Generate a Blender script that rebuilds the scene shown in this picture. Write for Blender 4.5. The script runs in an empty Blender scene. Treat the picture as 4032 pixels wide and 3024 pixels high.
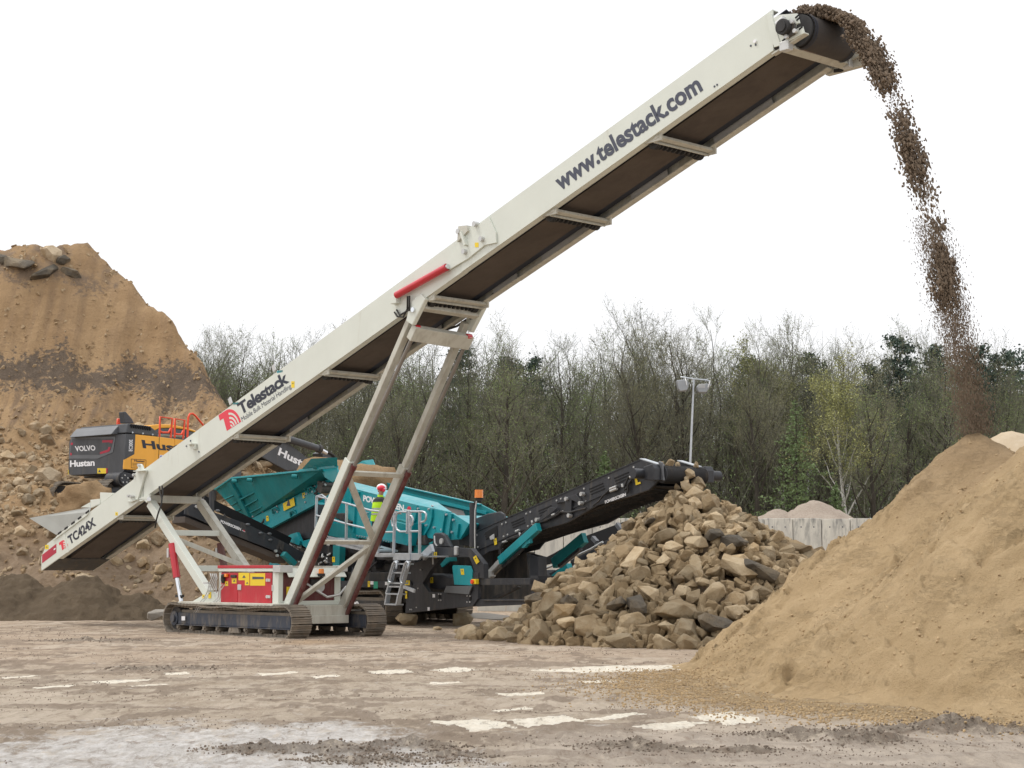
import bpy, bmesh, math, random
from mathutils import Vector, Matrix, noise
R = math.radians
scene = bpy.context.scene
COL = scene.collection
rng = random.Random(7)

# ---------------------------------------------------------------- camera model (photo pixels, 4032 x 3024)
FOC = 6600.0
PIT = math.atan(733 / FOC)
CAM_H = 1.4

def ray(px, py):
    x = (px - 2016) / FOC
    u = -(py - 1512) / FOC
    return (x, math.cos(PIT) - math.sin(PIT) * u, math.sin(PIT) + math.cos(PIT) * u)

def at_depth(px, py, Y):
    d = ray(px, py)
    t = Y / d[1]
    return Vector((d[0] * t, Y, CAM_H + d[2] * t))

def on_ground(px, py, z=0.0):
    d = ray(px, py)
    t = (z - CAM_H) / d[2]
    return Vector((d[0] * t, d[1] * t, z))

class Frame:
    """a ground frame: u along the machine, v across it (away from the viewer), z up"""
    def __init__(s, ox, oy, ang):
        s.A = R(ang)
        s.O = (ox, oy)
        s.a = (math.cos(s.A), -math.sin(s.A))
        s.n = (math.sin(s.A), math.cos(s.A))
    def px(s, p, v):
        d = ray(*p)
        t = (v + s.n[0] * s.O[0] + s.n[1] * s.O[1]) / (s.n[0] * d[0] + s.n[1] * d[1])
        x, y, z = d[0] * t - s.O[0], d[1] * t - s.O[1], CAM_H + d[2] * t
        return Vector((s.a[0] * x + s.a[1] * y, v, z))
    def world(s, u, v, z=0.0):
        return Vector((s.O[0] + s.a[0] * u + s.n[0] * v, s.O[1] + s.a[1] * u + s.n[1] * v, z))

# survey windows: enlarged views of the photograph (origin, scale)
WIN = {'a': (820, 1400, 400 / 2212), 'b': (2150, 280, 700 / 2212), 'c': (240, 1600, 660 / 2212), 'd': (1400, 1840, 320 / 1327),
       'e': (2600, 1450, 280 / 2212), 'f': (750, 1780, 650 / 2210), 'g': (1550, 1820, 650 / 2210), 'h': (1950, 2000, 550 / 2212),
       'i': (600, 2150, 650 / 2210), 'j': (1000, 2150, 650 / 2210), 'k': (450, 1780, 400 / 2212), 'l': (100, 1950, 500 / 2212),
       'm': (2350, 1780, 550 / 2212), 'n': (3050, 30, 400 / 2212), 'o': (1400, 800, 1000 / 2074), '4': (800, 1750, 900 / 2133),
       '5': (1200, 1750, 800 / 1896), '6': (1600, 1800, 900 / 2133), '7': (1800, 1750, 1400 / 2212), '0': (0, 0, 1.0)}

def Z(k, x, y):
    o = WIN[k]
    return (o[0] + x * o[2], o[1] + y * o[2])

# ---------------------------------------------------------------- materials
def _nodes(name):
    m = bpy.data.materials.new(name)
    m.use_nodes = True
    nt = m.node_tree
    b = nt.nodes['Principled BSDF']
    return m, nt, b

def nz(nt, vec, scale, detail=5, rough=.6, dist=0.0):
    n = nt.nodes.new('ShaderNodeTexNoise')
    n.inputs['Scale'].default_value = scale
    n.inputs['Detail'].default_value = detail
    n.inputs['Roughness'].default_value = rough
    n.inputs['Distortion'].default_value = dist
    nt.links.new(vec, n.inputs['Vector'])
    return n.outputs['Fac']

def mapr(nt, val, a, b, c=0.0, d=1.0):
    n = nt.nodes.new('ShaderNodeMapRange')
    n.inputs[1].default_value = a
    n.inputs[2].default_value = b
    n.inputs[3].default_value = c
    n.inputs[4].default_value = d
    nt.links.new(val, n.inputs[0])
    return n.outputs[0]

def mixc(nt, fac, a, b, mode='MIX'):
    n = nt.nodes.new('ShaderNodeMix')
    n.data_type = 'RGBA'
    n.blend_type = mode
    for s, v in ((n.inputs[0], fac), (n.inputs[6], a), (n.inputs[7], b)):
        if hasattr(v, 'is_output'):
            nt.links.new(v, s)
        elif isinstance(v, tuple):
            s.default_value = (*v, 1)
        else:
            s.default_value = v
    return n.outputs[2]

def mth(nt, op, a, b=None):
    n = nt.nodes.new('ShaderNodeMath')
    n.operation = op
    for i, v in enumerate((a, b)):
        if v is None:
            continue
        if hasattr(v, 'is_output'):
            nt.links.new(v, n.inputs[i])
        else:
            n.inputs[i].default_value = v
    return n.outputs[0]

def coords(nt, kind='Object', scale=(1, 1, 1)):
    if kind == 'Position':
        g = nt.nodes.new('ShaderNodeNewGeometry')
        v = g.outputs['Position']
    else:
        t = nt.nodes.new('ShaderNodeTexCoord')
        v = t.outputs[kind]
    mp = nt.nodes.new('ShaderNodeMapping')
    mp.inputs['Scale'].default_value = scale
    nt.links.new(v, mp.inputs['Vector'])
    return mp.outputs[0]

def bump(nt, b, h, strength, dist=.02):
    n = nt.nodes.new('ShaderNodeBump')
    n.inputs['Strength'].default_value = strength
    n.inputs['Distance'].default_value = dist
    nt.links.new(h, n.inputs['Height'])
    nt.links.new(n.outputs[0], b.inputs['Normal'])

def paint(name, col, rough=.45, metal=0.0, var=.12, scale=1.5, dirt=None, dirt_amt=.35, dirt_scale=2.2, streak=True, bmp=0.0, coat=0.0, spec=.5):
    """painted or bare metal with uneven tone, dust patches and streaks that belong to the surface"""
    m, nt, b = _nodes(name)
    v = coords(nt)
    f = nz(nt, v, scale, 4)
    c = mixc(nt, mapr(nt, f, .3, .7), tuple(max(0, x * (1 - var)) for x in col), tuple(min(1, x * (1 + var)) for x in col))
    if dirt:
        vs = coords(nt, 'Object', (1.6, 1.6, .35)) if streak else v
        d = nz(nt, vs, dirt_scale, 7, .68, .3)
        c = mixc(nt, mapr(nt, d, .62 - dirt_amt * .35, .82 - dirt_amt * .2, 0, .85), c, dirt)
        rr = mapr(nt, d, .4, .7, rough, min(1, rough + .35))
        nt.links.new(rr, b.inputs['Roughness'])
    else:
        b.inputs['Roughness'].default_value = rough
    nt.links.new(c, b.inputs['Base Color'])
    b.inputs['Metallic'].default_value = metal
    b.inputs['Specular IOR Level'].default_value = spec
    if coat:
        b.inputs['Coat Weight'].default_value = coat
        b.inputs['Coat Roughness'].default_value = .2
    if bmp:
        bump(nt, b, nz(nt, v, 40, 4), bmp, .01)
    return m

DUST = (.40, .33, .25)
M = {}
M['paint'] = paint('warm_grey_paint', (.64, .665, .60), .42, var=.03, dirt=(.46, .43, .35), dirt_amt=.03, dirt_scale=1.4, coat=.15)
M['paint_dusty_shade'] = paint('dusty_shade_grey_paint', (.52, .51, .445), .55, var=.08, dirt=(.34, .31, .25), dirt_amt=.4, dirt_scale=3)
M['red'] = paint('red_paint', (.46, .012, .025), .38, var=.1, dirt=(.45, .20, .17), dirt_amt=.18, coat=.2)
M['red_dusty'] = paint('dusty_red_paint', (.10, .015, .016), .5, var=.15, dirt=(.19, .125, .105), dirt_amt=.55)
M['red_tube'] = paint('red_cylinder_paint', (.52, .015, .03), .3, var=.08, coat=.4)
M['teal'] = paint('teal_paint', (.0015, .27, .31), .33, var=.1, dirt=(.08, .27, .28), dirt_amt=.08, coat=.35)
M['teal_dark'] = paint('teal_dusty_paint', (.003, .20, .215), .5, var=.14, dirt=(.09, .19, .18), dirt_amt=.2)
M['black'] = paint('charcoal_paint', (.026, .028, .034), .42, var=.2, dirt=(.12, .105, .085), dirt_amt=.2, coat=.1)
M['black_dusty'] = paint('dusty_black_steel', (.035, .034, .034), .6, var=.3, dirt=(.15, .125, .10), dirt_amt=.5, dirt_scale=3)
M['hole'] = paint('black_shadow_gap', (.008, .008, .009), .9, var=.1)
M['rubber'] = paint('worn_rubber', (.028, .027, .027), .7, var=.25, dirt=(.16, .125, .095), dirt_amt=.25)
M['belt'] = paint('belt_underside', (.088, .070, .058), .85, var=.12, dirt=(.07, .055, .05), dirt_amt=.3, streak=False)
M['belt_dark'] = paint('belt_edge_and_shade', (.028, .034, .05), .7, var=.2)
M['galv'] = paint('galvanised_steel', (.50, .53, .56), .38, metal=.55, var=.12, scale=6)
M['chrome'] = paint('polished_rod', (.75, .77, .8), .15, metal=1, var=.05)
M['track'] = paint('track_steel', (.20, .175, .145), .62, metal=.25, var=.25, dirt=(.36, .30, .23), dirt_amt=.6, dirt_scale=4, streak=False, bmp=.3)
M['track_frame'] = paint('navy_track_frame', (.038, .047, .068), .5, var=.2, dirt=(.26, .22, .17), dirt_amt=.42, dirt_scale=3.5)
M['yellow'] = paint('yellow_decal', (.80, .58, .02), .4, var=.05)
M['orange_y'] = paint('yellow_machine_paint', (.86, .40, .025), .32, var=.05, dirt=(.5, .33, .16), dirt_amt=.1, coat=.3)
M['excav_grey'] = paint('dark_grey_machine_paint', (.050, .053, .060), .4, var=.12, dirt=(.14, .125, .105), dirt_amt=.15, coat=.15)
M['excav_mid'] = paint('mid_grey_machine_paint', (.11, .115, .125), .4, var=.12, coat=.15)
M['orange_red'] = paint('orange_red_rail', (.80, .075, .022), .35, var=.05)
M['white_ink'] = paint('white_lettering', (.82, .82, .84), .4, var=.02)
M['ink'] = paint('navy_lettering', (.018, .022, .038), .5, var=.08)
M['ink_grey'] = paint('slate_lettering', (.058, .064, .092), .5, var=.08)
M['logo_red'] = paint('logo_red', (.72, .03, .06), .4, var=.04)
M['label_red'] = paint('faded_red_label', (.42, .02, .05), .5, var=.15)
M['green_ink'] = paint('green_decal', (.02, .32, .20), .4, var=.05)
M['blue_ink'] = paint('blue_decal', (.03, .10, .55), .4, var=.05)
M['amber'] = paint('amber_lens', (.85, .24, .02), .2, var=.05, coat=.6)
M['glass'] = paint('dark_cab_glass', (.012, .014, .016), .08, var=.05, coat=.8)
M['clamp'] = paint('pale_steel', (.55, .55, .54), .4, metal=.4, var=.1)

# ---------------------------------------------------------------- mesh builder
class MB:
    def __init__(s):
        s.v = []
        s.f = []
        s.sm = []
    def add(s, vs, fs, smooth=False):
        o = len(s.v)
        s.v += [Vector(p) for p in vs]
        s.f += [tuple(i + o for i in f) for f in fs]
        s.sm += [smooth] * len(fs)
        return s
    def box(s, u0, u1, v0, v1, z0, z1):
        p = [(x, y, z) for z in (z0, z1) for y in (v0, v1) for x in (u0, u1)]
        return s.add(p, [(0, 2, 3, 1), (4, 5, 7, 6), (0, 1, 5, 4), (2, 6, 7, 3), (0, 4, 6, 2), (1, 3, 7, 5)])
    def bar(s, p, q, w, h, up=(0, 0, 1), w2=None, h2=None):
        p, q = Vector(p), Vector(q)
        d = (q - p).normalized()
        up = Vector(up)
        x = d.cross(up)
        if x.length < 1e-5:
            x = d.cross(Vector((0, 1, 0)))
        x.normalize()
        y = x.cross(d).normalized()
        w2 = w if w2 is None else w2
        h2 = h if h2 is None else h2
        vs = []
        for c, a, b in ((p, w, h), (q, w2, h2)):
            for sx, sy in ((-1, -1), (1, -1), (1, 1), (-1, 1)):
                vs.append(c + x * (sx * a / 2) + y * (sy * b / 2))
        return s.add(vs, [(3, 2, 1, 0), (4, 5, 6, 7), (0, 1, 5, 4), (1, 2, 6, 5), (2, 3, 7, 6), (3, 0, 4, 7)])
    def tube(s, p, q, r, r2=None, n=12, caps=True):
        p, q = Vector(p), Vector(q)
        r2 = r if r2 is None else r2
        d = (q - p).normalized()
        x = d.orthogonal().normalized()
        y = d.cross(x)
        vs = []
        for c, rr in ((p, r), (q, r2)):
            for i in range(n):
                t = 2 * math.pi * i / n
                vs.append(c + x * (rr * math.cos(t)) + y * (rr * math.sin(t)))
        s.add(vs, [(i, (i + 1) % n, n + (i + 1) % n, n + i) for i in range(n)], True)
        if caps:
            s.add(vs[:n], [tuple(range(n - 1, -1, -1))])
            s.add(vs[n:], [tuple(range(n))])
        return s
    def pipe(s, pts, r, n=8):
        pts = [Vector(p) for p in pts]
        rings = []
        prev = None
        for i, p in enumerate(pts):
            d = (pts[min(i + 1, len(pts) - 1)] - pts[max(i - 1, 0)]).normalized()
            x = d.orthogonal().normalized() if prev is None else (prev - d * prev.dot(d)).normalized()
            prev = x
            y = d.cross(x)
            rr = r[i] if isinstance(r, (list, tuple)) else r
            rings.append([p + x * (rr * math.cos(2 * math.pi * k / n)) + y * (rr * math.sin(2 * math.pi * k / n)) for k in range(n)])
        vs = [v for g in rings for v in g]
        fs = [(i * n + k, i * n + (k + 1) % n, (i + 1) * n + (k + 1) % n, (i + 1) * n + k) for i in range(len(pts) - 1) for k in range(n)]
        s.add(vs, fs, True)
        s.add(rings[0], [tuple(range(n - 1, -1, -1))])
        s.add(rings[-1], [tuple(range(n))])
        return s
    def prism(s, poly, v0, v1):
        """polygon of (u, z) pushed along v"""
        n = len(poly)
        ar = sum(poly[i][0] * poly[(i + 1) % n][1] - poly[(i + 1) % n][0] * poly[i][1] for i in range(n))
        if ar < 0:
            poly = poly[::-1]
        vs = [(p[0], v0, p[1]) for p in poly] + [(p[0], v1, p[1]) for p in poly]
        fs = [tuple(range(n)), tuple(range(2 * n - 1, n - 1, -1))]
        fs += [(i, n + i, n + (i + 1) % n, (i + 1) % n) for i in range(n)]
        return s.add(vs, fs)
    def loft(s, a, b, caps=True):
        """two closed outlines with the same count"""
        n = len(a)
        s.add(list(a) + list(b), [(i, (i + 1) % n, n + (i + 1) % n, n + i) for i in range(n)])
        if caps:
            s.add(a, [tuple(range(n - 1, -1, -1))])
            s.add(b, [tuple(range(n))])
        return s
    def slab(s, pts, t, nrm=None):
        """flat outline with thickness t along its normal"""
        pts = [Vector(p) for p in pts]
        if nrm is None:
            nrm = Vector((0, 0, 0))
            for i in range(len(pts)):
                nrm += (pts[i] - pts[0]).cross(pts[(i + 1) % len(pts)] - pts[0])
        nrm = Vector(nrm).normalized() * t
        return s.loft(pts, [p + nrm for p in pts])
    def quad(s, *pts):
        return s.add(pts, [tuple(range(len(pts)))])
    def ball(s, c, r, seg=12, rings=8, sc=(1, 1, 1)):
        c = Vector(c)
        vs = []
        for i in range(rings + 1):
            t = math.pi * i / rings
            for k in range(seg):
                a = 2 * math.pi * k / seg
                vs.append(c + Vector((r * sc[0] * math.sin(t) * math.cos(a), r * sc[1] * math.sin(t) * math.sin(a), r * sc[2] * math.cos(t))))
        return s.add(vs, [(i * seg + k, (i + 1) * seg + k, (i + 1) * seg + (k + 1) % seg, i * seg + (k + 1) % seg) for i in range(rings) for k in range(seg)], True)
    def mesh(s, name, off=(0, 0, 0), mat=None):
        off = Vector(off)
        me = bpy.data.meshes.new(name)
        me.from_pydata([tuple(p - off) for p in s.v], [], s.f)
        me.polygons.foreach_set('use_smooth', s.sm)
        bm = bmesh.new()
        bm.from_mesh(me)
        bmesh.ops.recalc_face_normals(bm, faces=bm.faces)
        bm.to_mesh(me)
        bm.free()
        if mat is not None:
            me.materials.append(mat)
        me.update()
        return me

def link(name, me, parent=None, bevel=0.0):
    o = bpy.data.objects.new(name, me)
    COL.objects.link(o)
    if parent is not None:
        o.parent = parent
    if bevel:
        b = o.modifiers.new('edge', 'BEVEL')
        b.width = bevel
        b.segments = 2
        b.limit_method = 'ANGLE'
        b.angle_limit = R(50)
        b.harden_normals = False
    return o

def tag(o, label=None, cat=None, group=None, kind=None):
    for k, v in (('label', label), ('category', cat), ('group', group), ('kind', kind)):
        if v:
            o[k] = v
    return o

class Thing:
    """an Empty on the ground that carries its parts; part meshes are given in frame coordinates"""
    def __init__(s, name, label, cat, fr, u=0, v=0, z=0, group=None):
        s.fr = fr
        s.off = Vector((u, v, z))
        s.o = bpy.data.objects.new(name, None)
        s.o.empty_display_size = .3
        COL.objects.link(s.o)
        s.o.location = fr.world(u, v, z)
        s.o.rotation_euler = (0, 0, -fr.A)
        tag(s.o, label, cat, group)
    def split(s, mb, name, mat, parent=None):
        """one part for every separate piece of the builder"""
        key, par = {}, list(range(len(mb.v)))
        def find(a):
            while par[a] != a:
                par[a] = par[par[a]]
                a = par[a]
            return a
        for i, p in enumerate(mb.v):
            k = (round(p.x, 4), round(p.y, 4), round(p.z, 4))
            if k in key:
                par[find(i)] = find(key[k])
            else:
                key[k] = i
        for f in mb.f:
            for i in f[1:]:
                par[find(i)] = find(f[0])
        groups = {}
        for f, sm_ in zip(mb.f, mb.sm):
            groups.setdefault(find(f[0]), []).append((f, sm_))
        out = []
        for g in groups.values():
            ids = sorted({i for f, _ in g for i in f})
            mp = {i: n for n, i in enumerate(ids)}
            m2 = MB()
            m2.v = [mb.v[i] for i in ids]
            m2.f = [tuple(mp[i] for i in f) for f, _ in g]
            m2.sm = [q for _, q in g]
            out.append(s.part(m2, name, mat, parent))
        return out
    def part(s, mb, name, mat, parent=None, label=None, bevel=0.0):
        me = mb.mesh(name, s.off, M[mat] if isinstance(mat, str) else mat)
        o = link(name, me, parent or s.o, bevel)
        if label:
            o['label'] = label
        return o

# ---------------------------------------------------------------- lettering and flat marks
def text_mesh(txt, bold=0.0, shear=0.0, space=1.0):
    cu = bpy.data.curves.new('lettering', 'FONT')
    cu.body = txt
    cu.size = 1
    cu.offset = bold
    cu.shear = shear
    cu.space_character = space
    cu.resolution_u = 3
    o = bpy.data.objects.new('lettering', cu)
    COL.objects.link(o)
    dg = bpy.context.evaluated_depsgraph_get()
    dg.update()
    me = bpy.data.meshes.new_from_object(o.evaluated_get(dg))
    vs = [v.co.copy() for v in me.vertices]
    fs = [tuple(p.vertices) for p in me.polygons]
    bpy.data.meshes.remove(me)
    bpy.data.objects.remove(o)
    bpy.data.curves.remove(cu)
    return vs, fs

def letter(th, txt, bl, br, tl, mat, parent=None, bold=.02, shear=0.0, space=1.0, out=(0, -1, 0), d=.004, name='lettering', cap=.72):
    """lettering filling the parallelogram bottom-left, bottom-right, top-left (frame coordinates)"""
    vs, fs = text_mesh(txt, bold, shear, space)
    x0 = min(v.x for v in vs)
    x1 = max(v.x for v in vs)
    y0, y1 = 0.0, cap
    X = (Vector(br) - Vector(bl)) / (x1 - x0)
    Y = (Vector(tl) - Vector(bl)) / (y1 - y0)
    n = Vector(out)
    mb = MB()
    mb.add([Vector(bl) + X * (v.x - x0) + Y * (v.y - y0) + n * d for v in vs], fs)
    return th.part(mb, name, mat, parent)

def mark(th, pts, mat, parent=None, out=(0, -1, 0), d=.004, name='sticker', label=None):
    n = Vector(out)
    a = [Vector(p) + n * .0005 for p in pts]
    b = [Vector(p) + n * d for p in pts]
    return th.part(MB().loft(a, b), name, mat, parent, label)
# ================================================================ tracked stockpiling conveyor
_t = at_depth(163, 2247, 43.9)
ST = Frame(_t.x, _t.y, 48)
st = Thing('tracked_conveyor', 'long pale grey tracked stacker conveyor rising steeply and pouring brown sand off its head', 'conveyor', ST, 9.5, .79)
W = 1.5
SL = .3335
def zb(u): return 1.387 + SL * u
def zt(u):
    if u < .2: return 1.98
    if u < 5.1: return zb(u) + .60 + .045 * (u / 5)
    return zb(u) + .69 - .02 * max(0, u - 18) / 6
def N(k, x, y, v=0.0): return ST.px(Z(k, x, y), v)
tdir = Vector((1, 0, SL)).normalized()
tup = Vector((-SL, 0, 1)).normalized()

def channel(us, v0, side):
    """side plate with inward flanges; side=+1: flanges towards +v"""
    mb = MB()
    lo = [(u, zb(u)) for u in us]
    hi = [(u, zt(u)) for u in us]
    mb.prism(lo + hi[::-1], v0, v0 + side * .025)
    a, b = us[0], us[-1]
    for f, dz in ((zb, .011), (zt, -.011)):
        segs = [(us[i], us[i + 1]) for i in range(len(us) - 1)]
        for p, q in segs:
            mb.bar((p, v0 + side * .086, f(p + 1e-4) + dz), (q, v0 + side * .086, f(q - 1e-4) + dz), .12, .02)
    return mb

tail_poly = [(.0, zb(0)), (-.03, 1.75), (.27, 2.08), (.45, zt(.45)), (5.12, zt(5.09)), (5.12, zb(5.12))]
panels = []
for v0, sd in ((0.0, 1), (W, -1)):
    mb = MB()
    mb.prism(tail_poly, v0, v0 + sd * .025)
    mb.bar((.02, v0 + sd * .086, zb(.02) + .011), (5.1, v0 + sd * .086, zb(5.1) + .011), .12, .02)
    mb.bar((.5, v0 + sd * .086, zt(.5) - .011), (5.1, v0 + sd * .086, zt(5.09) - .011), .12, .02)
    pm_ = 'paint' if sd > 0 else 'paint_dusty_shade'  # darker paint on the far panels stands in for their shade
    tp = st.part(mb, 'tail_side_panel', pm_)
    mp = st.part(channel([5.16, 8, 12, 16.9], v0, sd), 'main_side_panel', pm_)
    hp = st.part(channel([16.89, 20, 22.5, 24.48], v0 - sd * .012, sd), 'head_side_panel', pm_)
    panels.append((tp, mp, hp))
tp, mp, hp = panels[0]
# splice strip of the tail panel, raised plate round the hinges
st.part(MB().prism([(1.42, zb(1.42) - .02), (1.5, zb(1.5) - .02), (1.2, zb(1.2) + .60), (1.12, zb(1.12) + .60)], -.012, 0), 'splice_strip', 'paint', tp)
# tail end plate (dark underside) and belts
mb = MB()
mb.prism([(.05, zb(.05) + .03), (.05, zb(.05) + .10), (5, zb(5) + .13), (24.6, zb(24.6) + .13), (24.6, zb(24.6) + .11), (5, zb(5) + .11), (.05, zb(.05) + .01)], .36, 1.18)
st.part(mb, 'return_belt', 'belt')
mb = MB()
for a, b in ((.13, .355), (1.185, 1.36)):  # dark strips put in for the shadow inside the side channels
    mb.prism([(.3, zb(.3) + .10), (.3, zb(.3) + .16), (24.4, zb(24.4) + .20), (24.4, zb(24.4) + .14)], a, b)
st.part(mb, 'belt_skirt_shade', 'belt_dark')
mb = MB()
for u0, u1 in ((.1, 8), (8, 16), (16, 24.65)):
    for (va, za), (vb, zz) in zip([(.12, .6), (.35, .52), (1.15, .52)], [(.35, .52), (1.15, .52), (1.38, .6)]):
        mb.slab([(u0, va, zb(u0) + za), (u1, va, zb(u1) + za), (u1, vb, zb(u1) + zz), (u0, vb, zb(u0) + zz)], .015, (0, 0, -1))
st.part(mb, 'carrying_belt', 'belt_dark')
st.part(MB().prism([(.02, zb(.02)), (.9, zb(.9) - .01), (.9, zb(.9) + .03), (.02, zb(.02) + .05)], .03, W - .03), 'tail_guard', 'black_dusty')
st.part(MB().tube((.45, .2, zb(.45) + .25), (.45, 1.3, zb(.45) + .25), .19, n=20), 'tail_drum', 'rubber')
# material riding on the belt towards the head
# idlers
ids = [N('0', *p) for p in ((470, 2030), (920, 1722), (1276, 1465), (1690, 1165), (2169, 820), (2579, 530))]
for k, p in enumerate(ids):
    u = p.x
    f = MB()
    f.bar((u, .03, zb(u) - .03), (u, W - .03, zb(u) - .03), .10, .055, tup)
    for v in (.06, W - .06):
        f.box(u - .26, u + .1, v - .02, v + .02, zb(u) - .10, zb(u) + .05)
    f.bar((u - .09, .05, zb(u) - .055), (u - .09, W - .05, zb(u) - .055), .02, .13, tup)
    fo = st.part(f, 'idler_frame', 'paint_dusty_shade', bevel=.006)
    d = MB()
    uu = u - .19
    zz = zb(uu) - .005
    vs_ = [.16, .20, .24, .34, .45, .56, .67, .78, .89, 1.0, 1.11, 1.2, 1.26, 1.30, 1.34]
    for v in vs_:
        d.tube((uu, v - .014, zz), (uu, v + .014, zz), .095 if .24 < v < 1.26 else .115, n=14)
    d.tube((uu, .08, zz), (uu, W - .08, zz), .03, n=8)
    st.part(d, 'return_roller', 'rubber', fo)
for v in (.0, W):
    pass
# inner grey guard strips seen between belt and far frame
g = MB()
for u0, u1 in ((13.8, 14.6), (16.2, 16.9), (17.6, 18.9), (20.0, 20.9), (22.0, 23.3), (9.2, 9.9), (11.4, 12.1)):
    g.bar((u0, 1.40, zb(u0) + .10), (u1, 1.40, zb(u1) + .10), .012, .11, tup)
st.split(g, 'guard_strip', 'clamp')
st.part(MB().pipe([(14.4, 1.42, zb(14.4) + .06), (15, 1.47, zb(15) - .06), (15.6, 1.5, zb(15.6) - .04), (16.2, 1.44, zb(16.2) + .08)], .025), 'hose', 'rubber')

# folding hinge at mid length
kp = [N('o', *q) for q in ((760, 515), (780, 545), (935, 455), (1070, 345), (1165, 325), (1160, 240), (1100, 110), (1020, 180), (1000, 160), (975, 175), (910, 250), (800, 440))]
hgp = MB().prism([(q.x, q.z) for q in kp], -.05, -.013)
hinge = st.part(hgp, 'fold_hinge_plate', 'paint', bevel=.004)
a, b = N('o', 870, 235, -.08), N('o', 905, 345, -.08)
st.part(MB().bar(a, b, .05, .10, (0, 1, 0)), 'hinge_link', 'paint', hinge)
for q in ((870, 237), (1003, 175), (1055, 297), (757, 520), (915, 400)):
    c = N('o', *q)
    st.part(MB().tube((c.x, -.12, c.z), (c.x, -.02, c.z), .05, n=16), 'hinge_pin', 'clamp', hinge)
c = N('o', 885, 225)
st.part(MB().prism([(c.x - .08, c.z - .22), (c.x + .22, c.z - .05), (c.x + .2, c.z + .06), (c.x - .05, c.z + .08)], -.10, .1), 'hinge_block', 'paint_dusty_shade', hinge)
mark(st, [N('o', 975, 322, -.05), N('o', 975, 360, -.05), N('o', 1005, 360, -.05), N('o', 1005, 322, -.05)], 'yellow', hinge)
c0, c1 = N('o', 335, 752, -.09), N('o', 745, 522, -.09)
cyl = st.part(MB().tube(c0, c1, .072, n=20), 'fold_cylinder', 'red_tube', label='bright red hydraulic cylinder on the side of the conveyor')
st.part(MB().tube(c1, N('o', 757, 515, -.09), .05, n=14), 'cylinder_rod', 'chrome', cyl)
st.part(MB().box(c0.x - .16, c0.x + .02, -.12, 0, c0.z - .16, c0.z - .02), 'cylinder_bracket', 'paint', cyl, bevel=.01)
h0 = N('o', 425, 760, -.07)
st.part(MB().pipe([h0, h0 + Vector((.02, -.02, -.25)), N('o', 430, 850, -.05), N('o', 390, 930, -.04), N('o', 340, 925, -.03), N('o', 318, 890, -.03)], .018), 'hose', 'rubber', cyl)
st.part(MB().pipe([h0 + Vector((.06, 0, 0)), h0 + Vector((.08, -.02, -.3)), N('o', 440, 870, -.05), N('o', 360, 915, -.04), N('o', 335, 870, -.03)], .018), 'hose', 'rubber', cyl)

# lower fold bracket near the tail
lk = [N('k', *q) for q in ((520, 665), (470, 590), (480, 500), (520, 440), (520, 390), (560, 360), (570, 280), (600, 262), (640, 290), (665, 365), (730, 395), (740, 420), (695, 540), (560, 1020))]
br = st.part(MB().prism([(q.x, q.z) for q in lk], -.06, -.006), 'tail_hinge_plate', 'paint', bevel=.006)
wq = [N('k', 510, 410, -.06), N('k', 740, 395, -.06)]
st.part(MB().slab([wq[0], wq[1], wq[1] + Vector((0, -.12, .0)), wq[0] + Vector((0, -.12, 0))], .02), 'gusset', 'paint', br)
for q in ((490, 500), (600, 290), (375, 960), (435, 975)):
    c = N('k', *q)
    st.part(MB().tube((c.x, -.11, c.z), (c.x, -.0, c.z), .035, n=12), 'hinge_pin', 'clamp', br)
lk = [N('k', *q) for q in ((300, 1070), (480, 1040), (560, 1015), (650, 980), (810, 920), (790, 1040), (740, 1105), (690, 1050), (600, 1080), (560, 1020), (400, 1095))]
st.part(MB().prism([(q.x, q.z) for q in lk], -.05, -.004), 'pivot_plate', 'paint', bevel=.006)
st.part(MB().tube(N('k', 755, 1025, -.08), N('k', 755, 1025, .05), .05, n=14), 'pivot_pin', 'chrome')
for hh in ((980, 750), (1040, 745)):
    st.part(MB().pipe([N('k', *hh, -.02), N('k', hh[0] + 20, hh[1] + 150, -.05), N('k', 1035, 1000, -.06), N('k', 1030, 1130, -.1), N('k', 960, 1320, -.12), N('k', 915, 1480, -.08), N('k', 890, 1640, .1)], .02), 'hose', 'rubber')

# small lugs, stickers and fittings on the side panel
for k, (x, y, x2, y2) in (('a', (1450, 340, 1410, 230)), ('a', (500, 1060, 460, 945))):
    q0, q1 = N(k, x, y), N(k, x2, y2)
    lug = st.part(MB().bar(q0, q1 + Vector((0, 0, .02)), .03, .11, (1, 0, 0)), 'belt_cover_lug', 'clamp', bevel=.01)
    st.part(MB().box(q0.x + .08, q0.x + .3, .0, .06, zt(q0.x) + .0, zt(q0.x) + .05), 'cover_edge', 'teal', lug)
c = N('c', 1770, 520)
st.part(MB().box(c.x - .13, c.x + .10, -.17, 0, c.z + .02, c.z + .045).prism([(c.x - .05, c.z - .08), (c.x + .10, c.z - .08), (c.x + .10, c.z + .02), (c.x - .12, c.z + .02)], -.08, -.02), 'step_bracket', 'paint')
bolts = MB()
for k, x, y in (('c', 1660, 525), ('c', 1715, 455), ('c', 1825, 600), ('b', 2103, 193), ('b', 2136, 172), ('p', 130, 400), ('p', 172, 392)):
    if k == 'p':
        c = ST.px((2900 + x * .45208, y * .45208), 0)
    else:
        c = N(k, x, y)
    bolts.tube((c.x, -.02, c.z), (c.x, -.0, c.z), .018, n=8)
st.split(bolts, 'bolt_head', 'ink_grey')
c = ST.px((2900 + 165 * .45208, 362 * .45208), -.014)
st.part(MB().tube((c.x, -.04, c.z), (c.x, -.0, c.z), .03, n=10), 'bolt_head', 'white_ink')
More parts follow.
